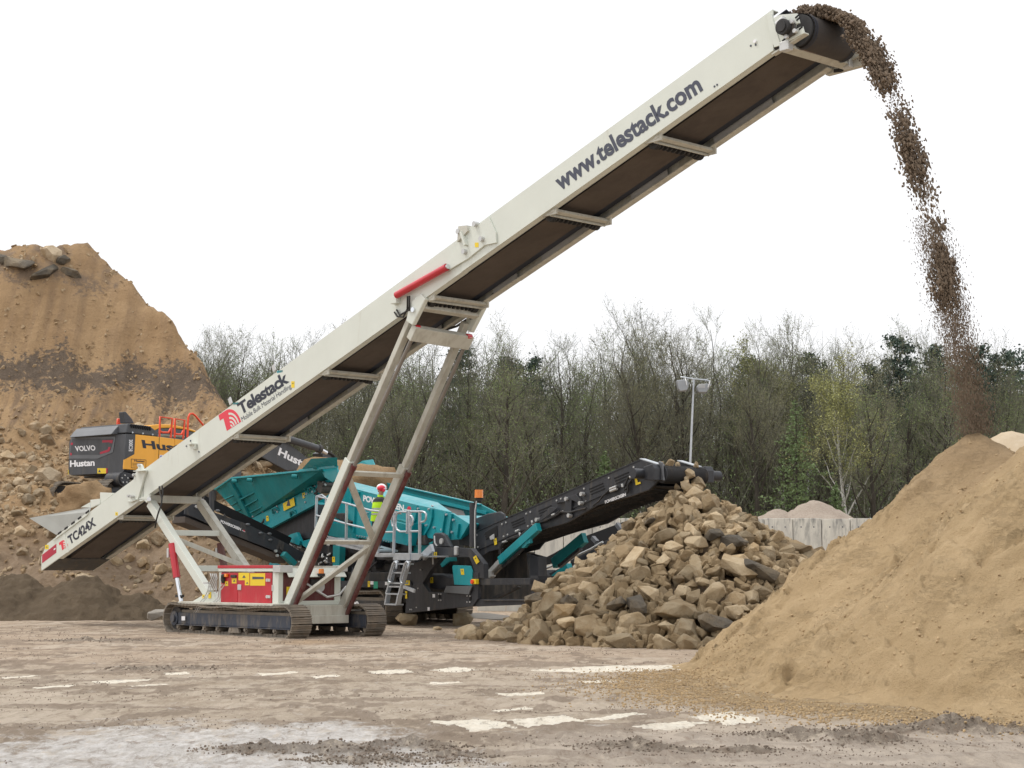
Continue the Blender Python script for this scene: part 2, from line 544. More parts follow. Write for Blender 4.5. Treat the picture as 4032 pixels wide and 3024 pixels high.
def sticker(k, x0, y0, x1, y1, v, parent=None, mat='yellow', th=None, name='warning_sticker', lab=None):
    th = th or st
    f = th.fr
    o = mark(th, [f.px(Z(k, x0, y0), v), f.px(Z(k, x0, y1), v), f.px(Z(k, x1, y1), v), f.px(Z(k, x1, y0), v)], mat, parent, name=name, label=lab)
    if mat == 'yellow' and abs(y1 - y0) * WIN[k][2] > 9:
        cx, cy, w, h = (x0 + x1) / 2, (y0 + y1) / 2, abs(x1 - x0), abs(y1 - y0)
        s2 = min(w, h) * .22
        yy = cy - h * .5 + min(h * .5, w * .6)
        mark(th, [f.px(Z(k, cx - s2, yy + s2 * .8), v - .004), f.px(Z(k, cx + s2, yy + s2 * .8), v - .004), f.px(Z(k, cx, yy - s2 * .9), v - .004)], 'ink_grey', o, name='pictogram')
    return o
sticker('a', 1810, 560, 1880, 700, 0, mp)
sticker('l', 1568, 295, 1610, 352, 0, tp)
sticker('l', 345, 865, 405, 940, 0, tp)
mark(st, [N('l', 293, 1040, 0), N('l', 293, 1185, 0), N('l', 540, 1000, 0), N('l', 540, 845, 0)], 'label_red', tp, name='information_label')
mark(st, [N('l', 495, 935, -.004), N('l', 495, 960, -.004), N('l', 525, 940, -.004), N('l', 525, 915, -.004)], 'white_ink', tp, name='label_text_block')

# lettering on the side panels
letter(st, 'Telestack', N('a', 710, 1290), N('a', 1770, 560), N('a', 620, 1060), 'ink', mp, bold=.035, space=.92)
letter(st, 'Mobile Bulk Material Handling', N('a', 742, 1440), N('a', 1815, 700), N('a', 712, 1340), 'ink_grey', mp, bold=0, space=.95)
letter(st, 'www.telestack.com', N('b', 168, 1492, -.012), N('b', 1955, 228, -.012), N('b', 105, 1345, -.012), 'ink_grey', hp, bold=.035, cap=.56)
letter(st, 'TC424X', N('l', 775, 858), N('l', 1235, 515), N('l', 728, 722), 'ink', tp, bold=.035, space=.95)

def wave_logo(P0, PX, PY, parent):
    """red sign: a bar with a T head and quarter rings of the panel colour"""
    P0 = Vector(P0); X = Vector(PX) - P0; Y = Vector(PY) - P0
    def P(x, y, d): return P0 + X * x + Y * y + Vector((0, -d, 0))
    body = [(.18, 0), (.42, 0), (.42, .0)] 
    pts = [(.20, 0), (1.0, 0)] + [(.42 + .58 * math.cos(t), .0 + 1.0 * math.sin(t)) for t in [R(a) for a in range(0, 91, 10)]] + [(.0, 1.0), (0, .70), (.20, .70)]
    o = st.part(MB().loft([P(x, y, .0005) for x, y in pts[::1]], [P(x, y, .004) for x, y in pts]), 'wave_emblem', 'logo_red', parent)
    mb = MB()
    for r0, r1 in ((.80, .69), (.58, .47), (.37, .27), (.18, .09)):
        oa = [(.44 + .58 * r0 * math.cos(R(a)), r0 * math.sin(R(a))) for a in range(0, 82, 9)]
        ob = [(.44 + .58 * r1 * math.cos(R(a)), r1 * math.sin(R(a))) for a in range(81, -1, -9)]
        ring = [P(x, y + .01, .0045) for x, y in oa + ob]
        n = len(oa)
        for i in range(n - 1):
            mb.quad(ring[i], ring[i + 1], ring[2 * n - 2 - i], ring[2 * n - 1 - i])
    st.part(mb, 'emblem_ring', 'paint', o)
wave_logo(N('a', 330, 1690), N('a', 715, 1440), N('a', 225, 1300), mp)
wave_logo(N('l', 618, 975), N('l', 745, 885), N('l', 585, 830), tp)

# head: bearing plate, drum, motor, scraper
hpoly = [ST.px((2900 + x * .45208, y * .45208), -.03) for x, y in ((310, 165), (380, 130), (530, 118), (550, 200), (515, 215), (515, 260), (575, 228), (592, 290), (410, 385), (372, 405))]
hb = st.part(MB().prism([(q.x, q.z) for q in hpoly], -.045, -.005), 'head_bearing_plate', 'paint', bevel=.004)
fpoly = [(q.x, q.z) for q in hpoly]
st.part(MB().prism(fpoly, W + .005, W + .045), 'head_bearing_plate', 'paint_dusty_shade', bevel=.004)
q0, q1 = hpoly[-2], hpoly[-3]
st.part(MB().bar((q0.x - .25, .03, q0.z - .10), (q1.x, .03, q1.z + .01), .10, .025), 'plate_flange', 'paint_dusty_shade', hb)
qa, qb = ST.px((2900 + 265 * .45208, 145 * .45208), -.02), ST.px((2900 + 372 * .45208, 405 * .45208), -.02)
st.part(MB().prism([(qa.x, qa.z), (qa.x + .12, qa.z + .0), (qb.x + .06, qb.z), (qb.x - .07, qb.z - .0)], -.06, -.035), 'cover_fold', 'paint', hb)
cb = N('n', 285, 455, -.05)
bear = st.part(MB().tube((cb.x, -.20, cb.z), (cb.x, -.08, cb.z), .125, n=24).tube((cb.x, -.225, cb.z), (cb.x, -.20, cb.z), .085, n=20), 'drum_bearing', 'rubber', hb)
bk = [N('n', *q, -.06) for q in ((360, 290), (440, 300), (500, 510), (440, 590), (270, 690), (230, 640), (215, 380))]
st.part(MB().prism([(q.x, q.z) for q in bk], -.10, -.05), 'bearing_housing', 'black_dusty', bear, bevel=.01)
for q in ((375, 305), (440, 505), (255, 630)):
    c = N('n', *q, -.12)
    st.part(MB().tube((c.x, -.14, c.z), (c.x, -.09, c.z), .035, n=10), 'bearing_bolt', 'clamp', bear)
c = N('n', 130, 365, -.1)
st.part(MB().tube((c.x - .05, -.12, c.z), (c.x + .1, -.12, c.z + .06), .06, n=14), 'speed_sensor', 'clamp', bear)
slots = MB()
for q in ((145, 512), (205, 705), (490, 200), (570, 452), (515, 255)):
    c = N('n', *q, -.046)
    slots.bar((c.x - .035, -.047, c.z - .012), (c.x + .035, -.047, c.z + .022), .01, .028, tup)
st.split(slots, 'bolt_slot', 'hole', hb)
DR = .275
dc = Vector((24.86, 0, 9.82))
st.part(MB().tube((dc.x, .16, dc.z), (dc.x, W - .16, dc.z), DR - .02, n=40), 'head_drum', 'rubber')
# belt wrap over the drum
wr = MB()
n = 26
for i in range(n):
    a0, a1 = R(-100 + 210 * i / n), R(-100 + 210 * (i + 1) / n)
    for (va, vb) in ((.2, .27), (.27, 1.23), (1.23, 1.3)):
        wr.add([(dc.x + DR * math.cos(a) , v, dc.z + DR * math.sin(a)) for a, v in ((a0, va), (a1, va), (a1, vb), (a0, vb))], [(0, 1, 2, 3)], True)
wo = st.part(wr, 'belt_wrap', paint('belt_at_head', (.055, .047, .043), .75, var=.1, dirt=(.10, .08, .065), dirt_amt=.25, streak=False))
rb = MB()
for v in (.22, .27, 1.23, 1.27):
    rb.add([(dc.x + (DR + .012) * math.cos(R(-100 + 210 * i / n)), v + dv, dc.z + (DR + .012) * math.sin(R(-100 + 210 * i / n))) for i in range(n + 1) for dv in (-.012, .012)],
           [(2 * i, 2 * i + 1, 2 * i + 3, 2 * i + 2) for i in range(n)], True)
st.split(rb, 'belt_edge_ridge', 'belt_dark', wo)
s0, s1 = N('n', 240, 880, .0), N('n', 1560, 1260, W)
sc = st.part(MB().bar(s0, s1, .16, .06, tup), 'belt_scraper', 'paint_dusty_shade', bevel=.006)
st.part(MB().bar(s0 + Vector((.1, .25, .06)), s1 + Vector((.1, -.2, .06)), .05, .10, tup), 'scraper_blade', paint('rusty_blade', (.16, .10, .075), .8, var=.3), sc)
for v, q in ((.02, s0), (W, s1)):
    st.part(MB().box(q.x - .08, q.x + .1, q.y - .06, q.y + .06, q.z - .05, q.z + .1), 'scraper_mount', 'clamp', sc, bevel=.01)
st.part(MB().pipe([N('n', 1290, 1380, 1.5), N('n', 1440, 1370, 1.55), N('n', 1600, 1300, 1.6), N('n', 1750, 1210, 1.65), N('n', 1830, 1150, 1.65), N('n', 1820, 1100, 1.65)], .03), 'hose', 'rubber')
st.part(MB().pipe([N('n', 1400, 1330, 1.5), N('n', 1500, 1290, 1.6), N('n', 1640, 1190, 1.7), N('n', 1800, 1090, 1.7)], .02), 'hose', 'rubber')
c = N('n', 1790, 960, 1.55)
st.part(MB().box(24.3, 25.25, W + .05, W + .16, dc.z - .32, dc.z + .06), 'drive_guard', 'paint_dusty_shade', bevel=.01)
st.part(MB().tube((24.95, W + .16, dc.z - .05), (24.95, W + .55, dc.z - .08), .12, n=16), 'drive_motor', 'rubber')

# ------------------------------------------------ telescopic legs
hub_n = N('o', 480, 872, .05)
top_n, top_f = Vector((15.32, .1, 6.42)), Vector((15.36, 1.4, 6.36))
mid_n, mid_f = Vector((13.26, .1, 3.58)), Vector((13.34, 1.45, 3.50))
bot_n, bot_f = Vector((11.15, .1, .62)), Vector((11.18, 1.48, .52))
legdir = (top_n - bot_n).normalized()
legs = []
for t_, m_, b_, far in ((top_n, mid_n, bot_n, 0), (top_f, mid_f, bot_f, 1)):
    lo = st.part(MB().bar(b_, m_ + (m_ - b_).normalized() * .06, .20, .20, (0, 1, 0)), 'support_leg', 'paint_dusty_shade' if far else 'paint', bevel=.012)
    st.part(MB().bar(m_ - (t_ - m_).normalized() * .3, t_, .125, .15, (0, 1, 0)), 'inner_leg', 'paint_dusty_shade', lo, bevel=.01)
    legs.append(lo)
    off = Vector((.11, .0, -.14))
    c_lo, c_hi = b_ + off + legdir * .05, m_ + Vector((.13, 0, -.1))
    cy = st.part(MB().tube(c_lo, c_hi, .05, n=16), 'lift_cylinder', 'red_dusty')
    st.part(MB().tube(c_hi, t_ + Vector((.09, 0, -.3)), .042, n=12), 'cylinder_rod', paint('dull_rod', (.25, .23, .21), .4, metal=.5, var=.1), cy)
    st.part(MB().tube(c_hi - legdir * .06, c_hi + legdir * .04, .064, n=16), 'cylinder_gland', 'red_dusty', cy)
    st.part(MB().tube(t_ + Vector((.09, -.06, -.3)), t_ + Vector((.09, .06, -.3)), .06, n=12), 'cylinder_eye', 'red_tube', cy)
# top beams
st.part(MB().bar((15.36, .0, 6.02), (15.36, W, 5.97), .16, .30, legdir), 'leg_crossbeam', 'paint_dusty_shade', bevel=.012)
st.part(MB().bar((15.62, .02, 6.52), (15.62, W - .02, 6.50), .14, .16, tup), 'pivot_beam', 'paint_dusty_shade', bevel=.012)
for v in (.0, W):
    st.part(MB().prism([(15.25, 6.25), (15.45, 6.15), (15.85, 6.62), (15.7, 6.75), (15.35, 6.6)], v - .05, v + .05), 'pivot_lug', 'paint', bevel=.02)
    st.part(MB().tube((15.5, v - .09, 6.45), (15.5, v + .09, 6.45), .05, n=14), 'pivot_pin', 'chrome')
def NF(x, y, v): return ST.px(Z('4', x, y), v)
for p, q, w in ((NF(1345, 265, .1), NF(1880, 292, 1.46), .10), (NF(1065, 910, .1), NF(1598, 914, 1.46), .09), (NF(1350, 300, .12), NF(1588, 890, 1.42), .13), (NF(815, 1508, .08), NF(1560, 950, 1.42), .12)):
    st.part(MB().bar(p, q, w, w * .6, legdir.cross(Vector((0, 1, 0)))), 'leg_brace', 'paint_dusty_shade', bevel=.006)
# ------------------------------------------------ tail support frame
RN0, RN1 = ST.px(Z('k', 800, 1110), .1), ST.px(Z('i', 760, 640), .05)
RF0, RF1 = ST.px(Z('k', 1880, 1110), 1.42), ST.px(Z('i', 1215, 255), 1.45)
RF1 = RF0 + (RF1 - RF0) * 1.42
for p, q in ((RN0, RN1), (RF0, RF1)):
    st.part(MB().bar(p, q, .20, .17, (0, 1, 0)), 'tail_leg', 'paint' if p is RN0 else 'paint_dusty_shade', bevel=.01)
def RP(t, far): return (RF0 + (RF1 - RF0) * (t / 1.42)) if far else (RN0 + (RN1 - RN0) * t)
st.part(MB().bar((RN0.x - .05, .05, RN0.z + .10), (RF0.x - .05, W - .05, RN0.z + .10), .12, .18), 'tail_crossbeam', 'paint_dusty_shade', bevel=.01)
for z0 in (2.27, 1.44):
    tn = (z0 - RN0.z) / (RN1.z - RN0.z)
    tf = (z0 - RF0.z) / (RF1.z - RF0.z) * 1.42
    p, q = RP(tn, 0), RP(tf, 1)
    st.part(MB().bar(p, q, .10, .13), 'tail_brace', 'paint', bevel=.006)
p, q = RP((2.15 - RN0.z) / (RN1.z - RN0.z), 0), RP((1.5 - RF0.z) / (RF1.z - RF0.z) * 1.42, 1)
st.part(MB().bar(p, q, .09, .11), 'tail_brace', 'paint_dusty_shade', bevel=.006)
# stabiliser cylinders
def stab(a, b, c, v):
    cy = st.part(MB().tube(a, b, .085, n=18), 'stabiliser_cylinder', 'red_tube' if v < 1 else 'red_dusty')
    st.part(MB().tube(b, c, .05, n=14), 'cylinder_rod', 'chrome', cy)
    st.part(MB().box(a.x - .10, a.x - .02, a.y - .08, a.y + .02, a.z - .32, a.z - .1), 'port_block', 'clamp', cy, bevel=.01)
    st.part(MB().box(c.x - .22, c.x + .05, c.y - .03, c.y + .05, c.z + .10, c.z + .15), 'rod_clamp', 'rubber', cy)
stab(ST.px(Z('i', 262, -30), -.02), ST.px(Z('i', 328, 425), -.02), ST.px(Z('i', 385, 745), -.02), 0)
a = ST.px(Z('f', 398, 1225), 1.5)
stab(a, a + Vector((.33, 0, -.95)), a + Vector((.6, 0, -1.65)), 1.5)

# ------------------------------------------------ crawler tracks
def crawler(th, u0, u1, v0, v1, h, mats=('track', 'track_frame'), z0=0.0, sag=.05, seg=64, side=-1, sticker_=True):
    """shoes round a stadium path, side frame, sprocket, idler wheel and rollers"""
    r = h / 2
    ub, ue = u0 + r, u1 - r
    per = 2 * (ue - ub) + 2 * math.pi * r
    def path(d):
        d %= per
        L = ue - ub
        if d < L:
            return (ub + d, z0, 0.0)
        d -= L
        if d < math.pi * r:
            t = d / r
            return (ue + r * math.sin(t), z0 + r - r * math.cos(t), t)
        d -= math.pi * r
        if d < L:
            return (ue - d, z0 + h - sag * math.sin(math.pi * d / L) * (1 + .3 * math.sin(d * 5)), math.pi)
        d -= L
        t = d / r
        return (ub - r * math.sin(t), z0 + r + r * math.cos(t), math.pi + t)
    tr = MB()
    n = int(per / .135)
    pitch = per / n
    vm = (v0 + v1) / 2
    for i in range(n):
        x, z, t = path(i * pitch)
        d = Vector((math.cos(t), 0, math.sin(t)))
        nn = Vector((math.sin(t), 0, -math.cos(t)))
        p = Vector((x, 0, z))
        a = p - d * pitch * .46
        b = p + d * pitch * .46
        tr.bar((a.x, vm, a.z), (b.x, vm, b.z), v1 - v0, .022, nn)
        for k, hh in ((-.34, .03), (.02, .02), (.36, .03)):
            c = p + d * pitch * k + nn * (hh * .5 + .008)
            tr.bar((c.x, v0 + .004, c.z), (c.x, v1 - .004, c.z), .018, hh, nn)
        c = p - nn * .04
        for vv in (vm - .07, vm + .07):
            tr.bar((c.x - d.x * .06, vv, c.z - d.z * .06), (c.x + d.x * .06, vv, c.z + d.z * .06), .03, .06, nn)
    g = th.part(tr, 'track_belt', mats[0])
    vf0 = v0 + .10 if side < 0 else v0 + .12
    vf1 = v1 - .10
    fr = MB()
    fr.box(u0 + r * 1.45, u1 - r * .55, vf0, vf1, z0 + h * .30, z0 + h * .70)
    fo = th.part(fr, 'track_frame', mats[1], bevel=.015)
    th.part(MB().box(u0 + r * 1.4, u1 - r * .5, vf0 - .03, vf1, z0 + h * .27, z0 + h * .30), 'frame_flange', mats[1], fo)
    th.part(MB().prism([(u0 + r * 1.5, z0 + h * .70), (u1 - r * .7, z0 + h * .70), (u1 - r * .9, z0 + h * .80), (u0 + r * 1.7, z0 + h * .80)], vf0 + .06, vf1 - .03), 'mud_cap', 'track', fo)
    c = (u0 + r, z0 + r)
    sp = th.part(MB().tube((c[0], vf0 + .05, c[1]), (c[0], vf1, c[1]), r * .78, n=28), 'drive_sprocket', 'black_dusty')
    th.part(MB().tube((c[0], vf0 - .02, c[1]), (c[0], vf0 + .05, c[1]), r * .5, n=24).tube((c[0], vf0 - .06, c[1]), (c[0], vf0 - .02, c[1]), r * .26, n=20), 'final_drive', mats[1], sp)
    th.part(MB().tube((u1 - r, vf0 + .08, c[1]), (u1 - r, vf1 - .08, c[1]), r * .80, n=28), 'idler_wheel', 'black_dusty')
    nr = 9
    for i in range(nr):
        x = u0 + r * 1.55 + (u1 - u0 - r * 2.2) * i / (nr - 1)
        ro = th.part(MB().tube((x, vf0 + .01, z0 + h * .20), (x, vf1 - .05, z0 + h * .20), h * .105, n=16).tube((x, vf0 - .03, z0 + h * .20), (x, vf0 + .01, z0 + h * .20), h * .05, n=12), 'track_roller', 'track')
        th.part(MB().box(x - h * .09, x + h * .09, vf0 - .012, vf0 + .02, z0 + h * .205, z0 + h * .27), 'roller_bracket', 'track', ro)
    x = u0 + (u1 - u0) * .55
    th.part(MB().prism([(x - .22, z0 + .06), (x + .22, z0 + .06), (x + .17, z0 + h * .27), (x - .17, z0 + h * .27)], vf0 - .02, vf0 + .04), 'track_guide', 'track', fo)
    return g, fo
g, fo = crawler(st, 6.92, 12.02, -.42, .08, .645)
sticker('i', 392, 940, 438, 995, -.36, fo, 'white_ink', name='data_plate')
crawler(st, 6.92, 12.02, 1.52, 2.02, .645)

# ------------------------------------------------ chassis and power unit
ch = MB()
ch.box(7.3, 11.35, .10, 1.50, .33, .66)
st.part(ch, 'chassis', 'paint_dusty_shade', bevel=.015)
st.part(MB().box(11.35, 11.42, .12, 1.48, .27, .44), 'chassis_lip', 'paint_dusty_shade', bevel=.01)
st.part(MB().box(7.5, 11.3, -.40, .10, .645, .70), 'track_deck', 'paint_dusty_shade', bevel=.01)
q = [ST.px(Z('i', x, y), -.12) for x, y in ((510, 760), (740, 625), (800, 610), (900, 745), (900, 765), (700, 770))]
st.part(MB().prism([(a.x, a.z) for a in q], -.14, .1), 'gusset_plate', 'paint', bevel=.01)
sticker('i', 670, 650, 705, 700, -.145)
sticker('i', 750, 615, 787, 700, -.145)
# cabinet
uc0, uc1 = 8.72, 11.05
cz0, cz1 = .69, 1.47
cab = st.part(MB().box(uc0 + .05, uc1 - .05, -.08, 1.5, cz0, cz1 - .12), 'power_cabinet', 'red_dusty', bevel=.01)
fm = MB()
for u in (uc0, uc1 - .22):
    fm.box(u, u + (.10 if u == uc0 else .22), -.10, .02, cz0, cz1 - .12)
fm.box(uc0, uc1 + .01, -.12, .0, cz1 - .10, cz1 - .03)
fm.box(uc0, uc1, -.09, .0, cz0 - .03, cz0 + .005)
fm.box(uc1 - .12, uc1, 1.36, 1.52, cz0, cz1 - .12)
fm.box(uc1 - .10, uc1 + .02, 0, 1.52, cz0 - .03, cz0 + .06)
st.part(fm, 'cabinet_frame', 'paint', cab, bevel=.008)
st.part(MB().box(uc0 - .02, uc1 - .16, -.13, .1, cz1 - .03, cz1 + .035), 'roof_trim', 'red', cab, bevel=.008)
st.part(MB().box(uc0 - .02, uc1 + .02, -.10, 1.55, cz1 - .02, cz1 + .02), 'cabinet_roof', 'paint_dusty_shade', cab, bevel=.008)
st.part(MB().box(uc1 - .15, uc1 + .12, -.15, .18, cz1 - .12, cz1 + .03), 'corner_box', 'clamp', cab, bevel=.01)
st.part(MB().box(uc1 - .15, uc1 + .12, 1.40, 1.62, cz1 - .10, cz1 + .03), 'corner_box', 'clamp', cab, bevel=.01)
# doors on the long side
d1 = st.part(MB().box(uc0 + .10, uc0 + .77, -.105, -.075, cz0 + .01, cz1 - .125), 'control_door', 'red', cab, bevel=.006)
d2 = st.part(MB().box(uc0 + .79, uc1 - .235, -.11, -.075, cz0 + .01, cz1 - .125), 'engine_door', 'red', cab, bevel=.006)
c = ST.px(Z('i', 1170, 552), -.11)
st.part(MB().box(c.x - .07, c.x + .07, -.13, -.11, c.z - .06, c.z + .06), 'door_latch', 'clamp', d2, bevel=.01)
for y in (457, 678):
    c = ST.px(Z('i', 1545, y), -.115)
    st.part(MB().tube((c.x - .02, -.135, c.z), (c.x - .02, -.11, c.z), .035, n=12).box(c.x, c.x + .1, -.13, -.11, c.z - .03, c.z + .03), 'door_hinge', 'clamp', d2)
dv = -.11
sticker('i', 1155, 358, 1300, 458, dv, d2); sticker('i', 1240, 458, 1300, 525, dv, d2)
big = mark(st, [ST.px(Z('i', x, y), dv) for x, y in ((1310, 365), (1310, 530), (1510, 530), (1510, 365))], 'yellow', d2, name='information_label')
mark(st, [ST.px(Z('i', x, y), dv - .004) for x, y in ((1340, 410), (1340, 445), (1490, 440), (1490, 415))], 'ink_grey', big, name='label_text_block')
sticker('i', 975, 472, 1015, 535, -.105, d1); sticker('i', 1065, 432, 1128, 500, -.105, d1)
c = ST.px(Z('i', 945, 440), -.13)
st.part(MB().ball(c, .07, sc=(1, .6, 1.4)).ball(c + Vector((.05, -.03, .06)), .05), 'control_plug', 'rubber', d1)
c = ST.px(Z('i', 985, 390), -.14)
st.part(MB().box(c.x - .04, c.x + .06, -.17, -.11, c.z - .04, c.z + .03), 'stop_button_box', 'amber', d1, bevel=.01)
c = ST.px(Z('i', 1095, 405), -.13)
st.part(MB().box(c.x - .13, c.x + .07, -.15, -.11, c.z - .03, c.z + .03), 'door_handle', 'rubber', d1, bevel=.01)
mark(st, [ST.px(Z('i', x, y), -.105) for x, y in ((1575, 520), (1575, 600), (1615, 600), (1615, 520))], 'clamp', cab, name='data_plate')
# end face: recessed red panel, hood lip, beacon, filter
st.part(MB().slab([(uc1 - .02, .05, cz1 - .0), (uc1 + .16, .05, cz1 - .22), (uc1 + .16, 1.55, cz1 - .22), (uc1 - .02, 1.55, cz1 - .0)], .02), 'end_hood', 'paint', cab)
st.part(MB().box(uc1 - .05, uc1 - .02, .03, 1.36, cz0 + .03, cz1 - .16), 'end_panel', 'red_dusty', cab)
bc = Vector((uc1 + .17, .88, cz1 - .18))
bo = st.part(MB().tube(bc + Vector((0, 0, -.02)), bc + Vector((0, 0, .04)), .085, n=16).tube(bc + Vector((0, 0, -.14)), bc + Vector((0, 0, -.02)), .03), 'beacon', 'rubber', cab)
st.part(MB().tube(bc + Vector((0, 0, .04)), bc + Vector((0, 0, .14)), .062, .055, n=16), 'amber_lens', 'amber', bo)
st.part(MB().tube((uc1 - .02, .95, cz0 + .36), (uc1 + .04, .95, cz0 + .36), .12, n=20), 'air_filter', 'clamp', cab)
st.part(MB().box(uc1 - .02, uc1 + .03, .72, .98, cz0 + .30, cz0 + .52), 'grille_box', 'black_dusty', cab)
mark(st, [(uc1 - .019, .12, cz0 + .18), (uc1 - .019, .30, cz0 + .18), (uc1 - .019, .30, cz0 + .36), (uc1 - .019, .12, cz0 + .36)], 'yellow', cab, out=(1, 0, 0), name='warning_sticker')
st.part(MB().pipe([(uc1 + .02, .62, cz0 + .42), (uc1 + .2, .7, cz0 + .3), (uc1 + .3, .95, cz0 + .14), (uc1 + .32, 1.25, cz0 + .18), (uc1 + .3, 1.45, cz0 + .36)], .025), 'hose', 'clamp')
# loose hoses by the gusset
for off_ in ((0, 0), (25, 10)):
    st.part(MB().pipe([ST.px(Z('i', x + off_[0], y + off_[1]), -.25) for x, y in ((760, 520), (740, 600), (690, 700), (620, 760), (580, 850), (540, 920), (535, 965), (560, 965), (580, 900), (610, 830), (680, 790), (800, 760), (880, 690), (890, 580), (940, 510))], .012, 6), 'control_cable', 'clamp')
hk = MB()
for x in (775, 800, 825, 850):
    hk.pipe([ST.px(Z('i', x, 370), -.2), ST.px(Z('i', x + 20, 430), -.22), ST.px(Z('i', x - 20, 520), -.2), ST.px(Z('i', x + 10, 590), -.2)], .012, 6)
hk.bar(ST.px(Z('i', 690, 495), -.2), ST.px(Z('i', 755, 495), -.2), .05, .04)
hk.bar(ST.px(Z('i', 855, 370), -.15), ST.px(Z('i', 855, 630), -.15), .025, .025)
st.part(hk, 'hose_bundle', 'clamp')

# ------------------------------------------------ feed hopper at the tail
b0, b1, b2, b3 = N('l', 65, 395, .05), N('l', 1130, 205, .05), N('l', 1100, 270, .05), N('l', 530, 680, .05)
hopA = [b0 + Vector((0, .0, 0)), b1, b2, b3]
off = Vector((-.15, 1.42, .0))
st.part(MB().slab([N('l', 65, 397, 1.0), N('l', 1135, 205, 1.0), N('l', 1110, 290, .9), N('l', 535, 690, .9)], .02, (0, 1, 0)), 'hopper_wing', paint('hopper_sheet_steel', (.33, .335, .31), .55, var=.06), label='plain grey flared sheet steel wing over the conveyor tail')
st.part(MB().slab([N('l', 965, 212, .5), N('l', 1120, 125, .5), N('l', 1130, 210, .5)], .02, (0, 1, 0)), 'hopper_flap', 'paint')
st.part(MB().prism([(q.x, q.z) for q in (N('l', 1130, 80), N('l', 1290, 62), N('l', 1300, 150), N('l', 1135, 220))], .0, .05), 'hopper_plate', 'paint', bevel=.006)
q0, q1 = N('l', 1285, -20, .02), N('l', 1500, 0, .02)
st.part(MB().prism([(q.x, q.z) for q in (N('l', 1285, -50), N('l', 1540, -40), N('l', 1310, 140), N('l', 1290, 130))], .02, .06), 'skirt_plate', 'paint', bevel=.006)
st.part(MB().prism([(q.x, q.z) for q in (N('c', 505, 1140), N('c', 700, 1140), N('c', 700, 1200), N('c', 515, 1280))], 1.0, 1.04), 'skirt_plate', 'paint')
rl = [N('l', 560, 690, -.03), N('l', 1100, 285, -.03), N('l', 1075, 345, -.03), N('l', 470, 800, -.03)]
rail = st.part(MB().prism([(q.x, q.z) for q in rl], -.03, -.012), 'hopper_rail', 'paint', bevel=.004)
sl = MB()
for x, y in ((597, 655), (710, 572), (830, 483), (945, 396), (1080, 292)):
    c = N('l', x, y, -.031)
    sl.bar((c.x - .09, -.033, c.z - .028), (c.x + .09, -.033, c.z + .032), .006, .05, tup)
st.split(sl, 'rail_slot', 'hole', rail)
# ================================================================ mobile screening machine
PS = Frame(2.93, 36.0, 55)
sm = Thing('screening_machine', 'turquoise and black tracked screening machine with a ribbed feed hopper, walkway and rising conveyors', 'screening machine', PS, -10, .6)
def P(k, x, y, v): return PS.px(Z(k, x, y), v)
def poly(k, pts, v, fr=None): return [((fr or PS).px(Z(k, x, y), v).x, (fr or PS).px(Z(k, x, y), v).z) for x, y in pts]
def plate(k, pts, v, t, name, mat, parent=None, bevel=.006, th=None, fr=None):
    return (th or sm).part(MB().prism(poly(k, pts, v, fr), v, v + t), name, mat, parent, bevel=bevel)
def stick(k, x0, y0, x1, y1, x2, y2, x3, y3, v, parent, mat='yellow', name='warning_sticker', th=None, fr=None):
    f = fr or PS
    pts = [f.px(Z(k, *q), v) for q in ((x0, y0), (x1, y1), (x2, y2), (x3, y3))]
    o = mark(th or sm, pts, mat, parent, name=name)
    if mat == 'yellow':
        c = sum(pts, Vector()) / 4
        c = c * .6 + (pts[0] + pts[3]) / 2 * .4
        r_ = (pts[3] - pts[0]).length * .18
        mark(th or sm, [c + Vector((-r_, -.004, -r_ * .7)), c + Vector((r_, -.004, -r_ * .7)), c + Vector((0, -.004, r_))], 'ink_grey', o, name='pictogram')
    return o

# ---- undercarriage
tv = -.75
e = P('j', 1760, 800, tv)
crawler(sm, e.x - 4.3, e.x, tv, tv + .5, .86, ('track', 'black_dusty'), sag=.04)
crawler(sm, e.x - 4.3, e.x, 1.45, 1.95, .86, ('track', 'black_dusty'), sag=.04)
core = MB()
core.box(-15.5, -8.6, -.2, 1.4, .55, 1.55)
core.box(-15.0, -9.0, .0, 1.2, 1.5, 2.3)
core.box(-12.6, -9.6, -.55, .0, .95, 1.35)
sm.part(core, 'chassis', 'black_dusty', bevel=.03)
eng = MB()
rr = random.Random(3)
for i in range(40):
    u, z = rr.uniform(-14.5, -9.2), rr.uniform(1.0, 2.0)
    eng.box(u, u + rr.uniform(.1, .5), -.35 - rr.random() * .2, -.15, z, z + rr.uniform(.08, .3))
for i in range(14):
    u, z = rr.uniform(-14.5, -9.5), rr.uniform(1.1, 2.0)
    eng.pipe([(u, -.5, z), (u + rr.uniform(-.2, .2), -.62, z - .2), (u + rr.uniform(.1, .5), -.6, z - .3 + rr.uniform(-.2, .3)), (u + .6, -.45, z)], .025)
sm.part(eng, 'hydraulic_block', 'black')
fb = plate('j', [(1050, 465), (2100, 480), (2110, 560), (1055, 550)], -.80, .12, 'frame_beam', 'black')
stick('j', 1525, 470, 1525, 548, 1555, 548, 1555, 470, -.80, fb)
stick('j', 1560, 470, 1560, 515, 1600, 515, 1600, 470, -.80, fb, 'white_ink', 'decal')
stick('j', 1603, 475, 1603, 568, 1658, 568, 1658, 475, -.80, fb, 'green_ink', 'decal')
stick('j', 1755, 478, 1755, 522, 1790, 522, 1790, 478, -.80, fb, 'white_ink', 'decal')
stick('j', 1792, 478, 1792, 522, 1830, 525, 1830, 480, -.80, fb, 'green_ink', 'decal')
letter(sm, '2100', P('j', 1225, 790, -.82), P('j', 1405, 800, -.82), P('j', 1225, 735, -.82), 'white_ink', fb, bold=.05)
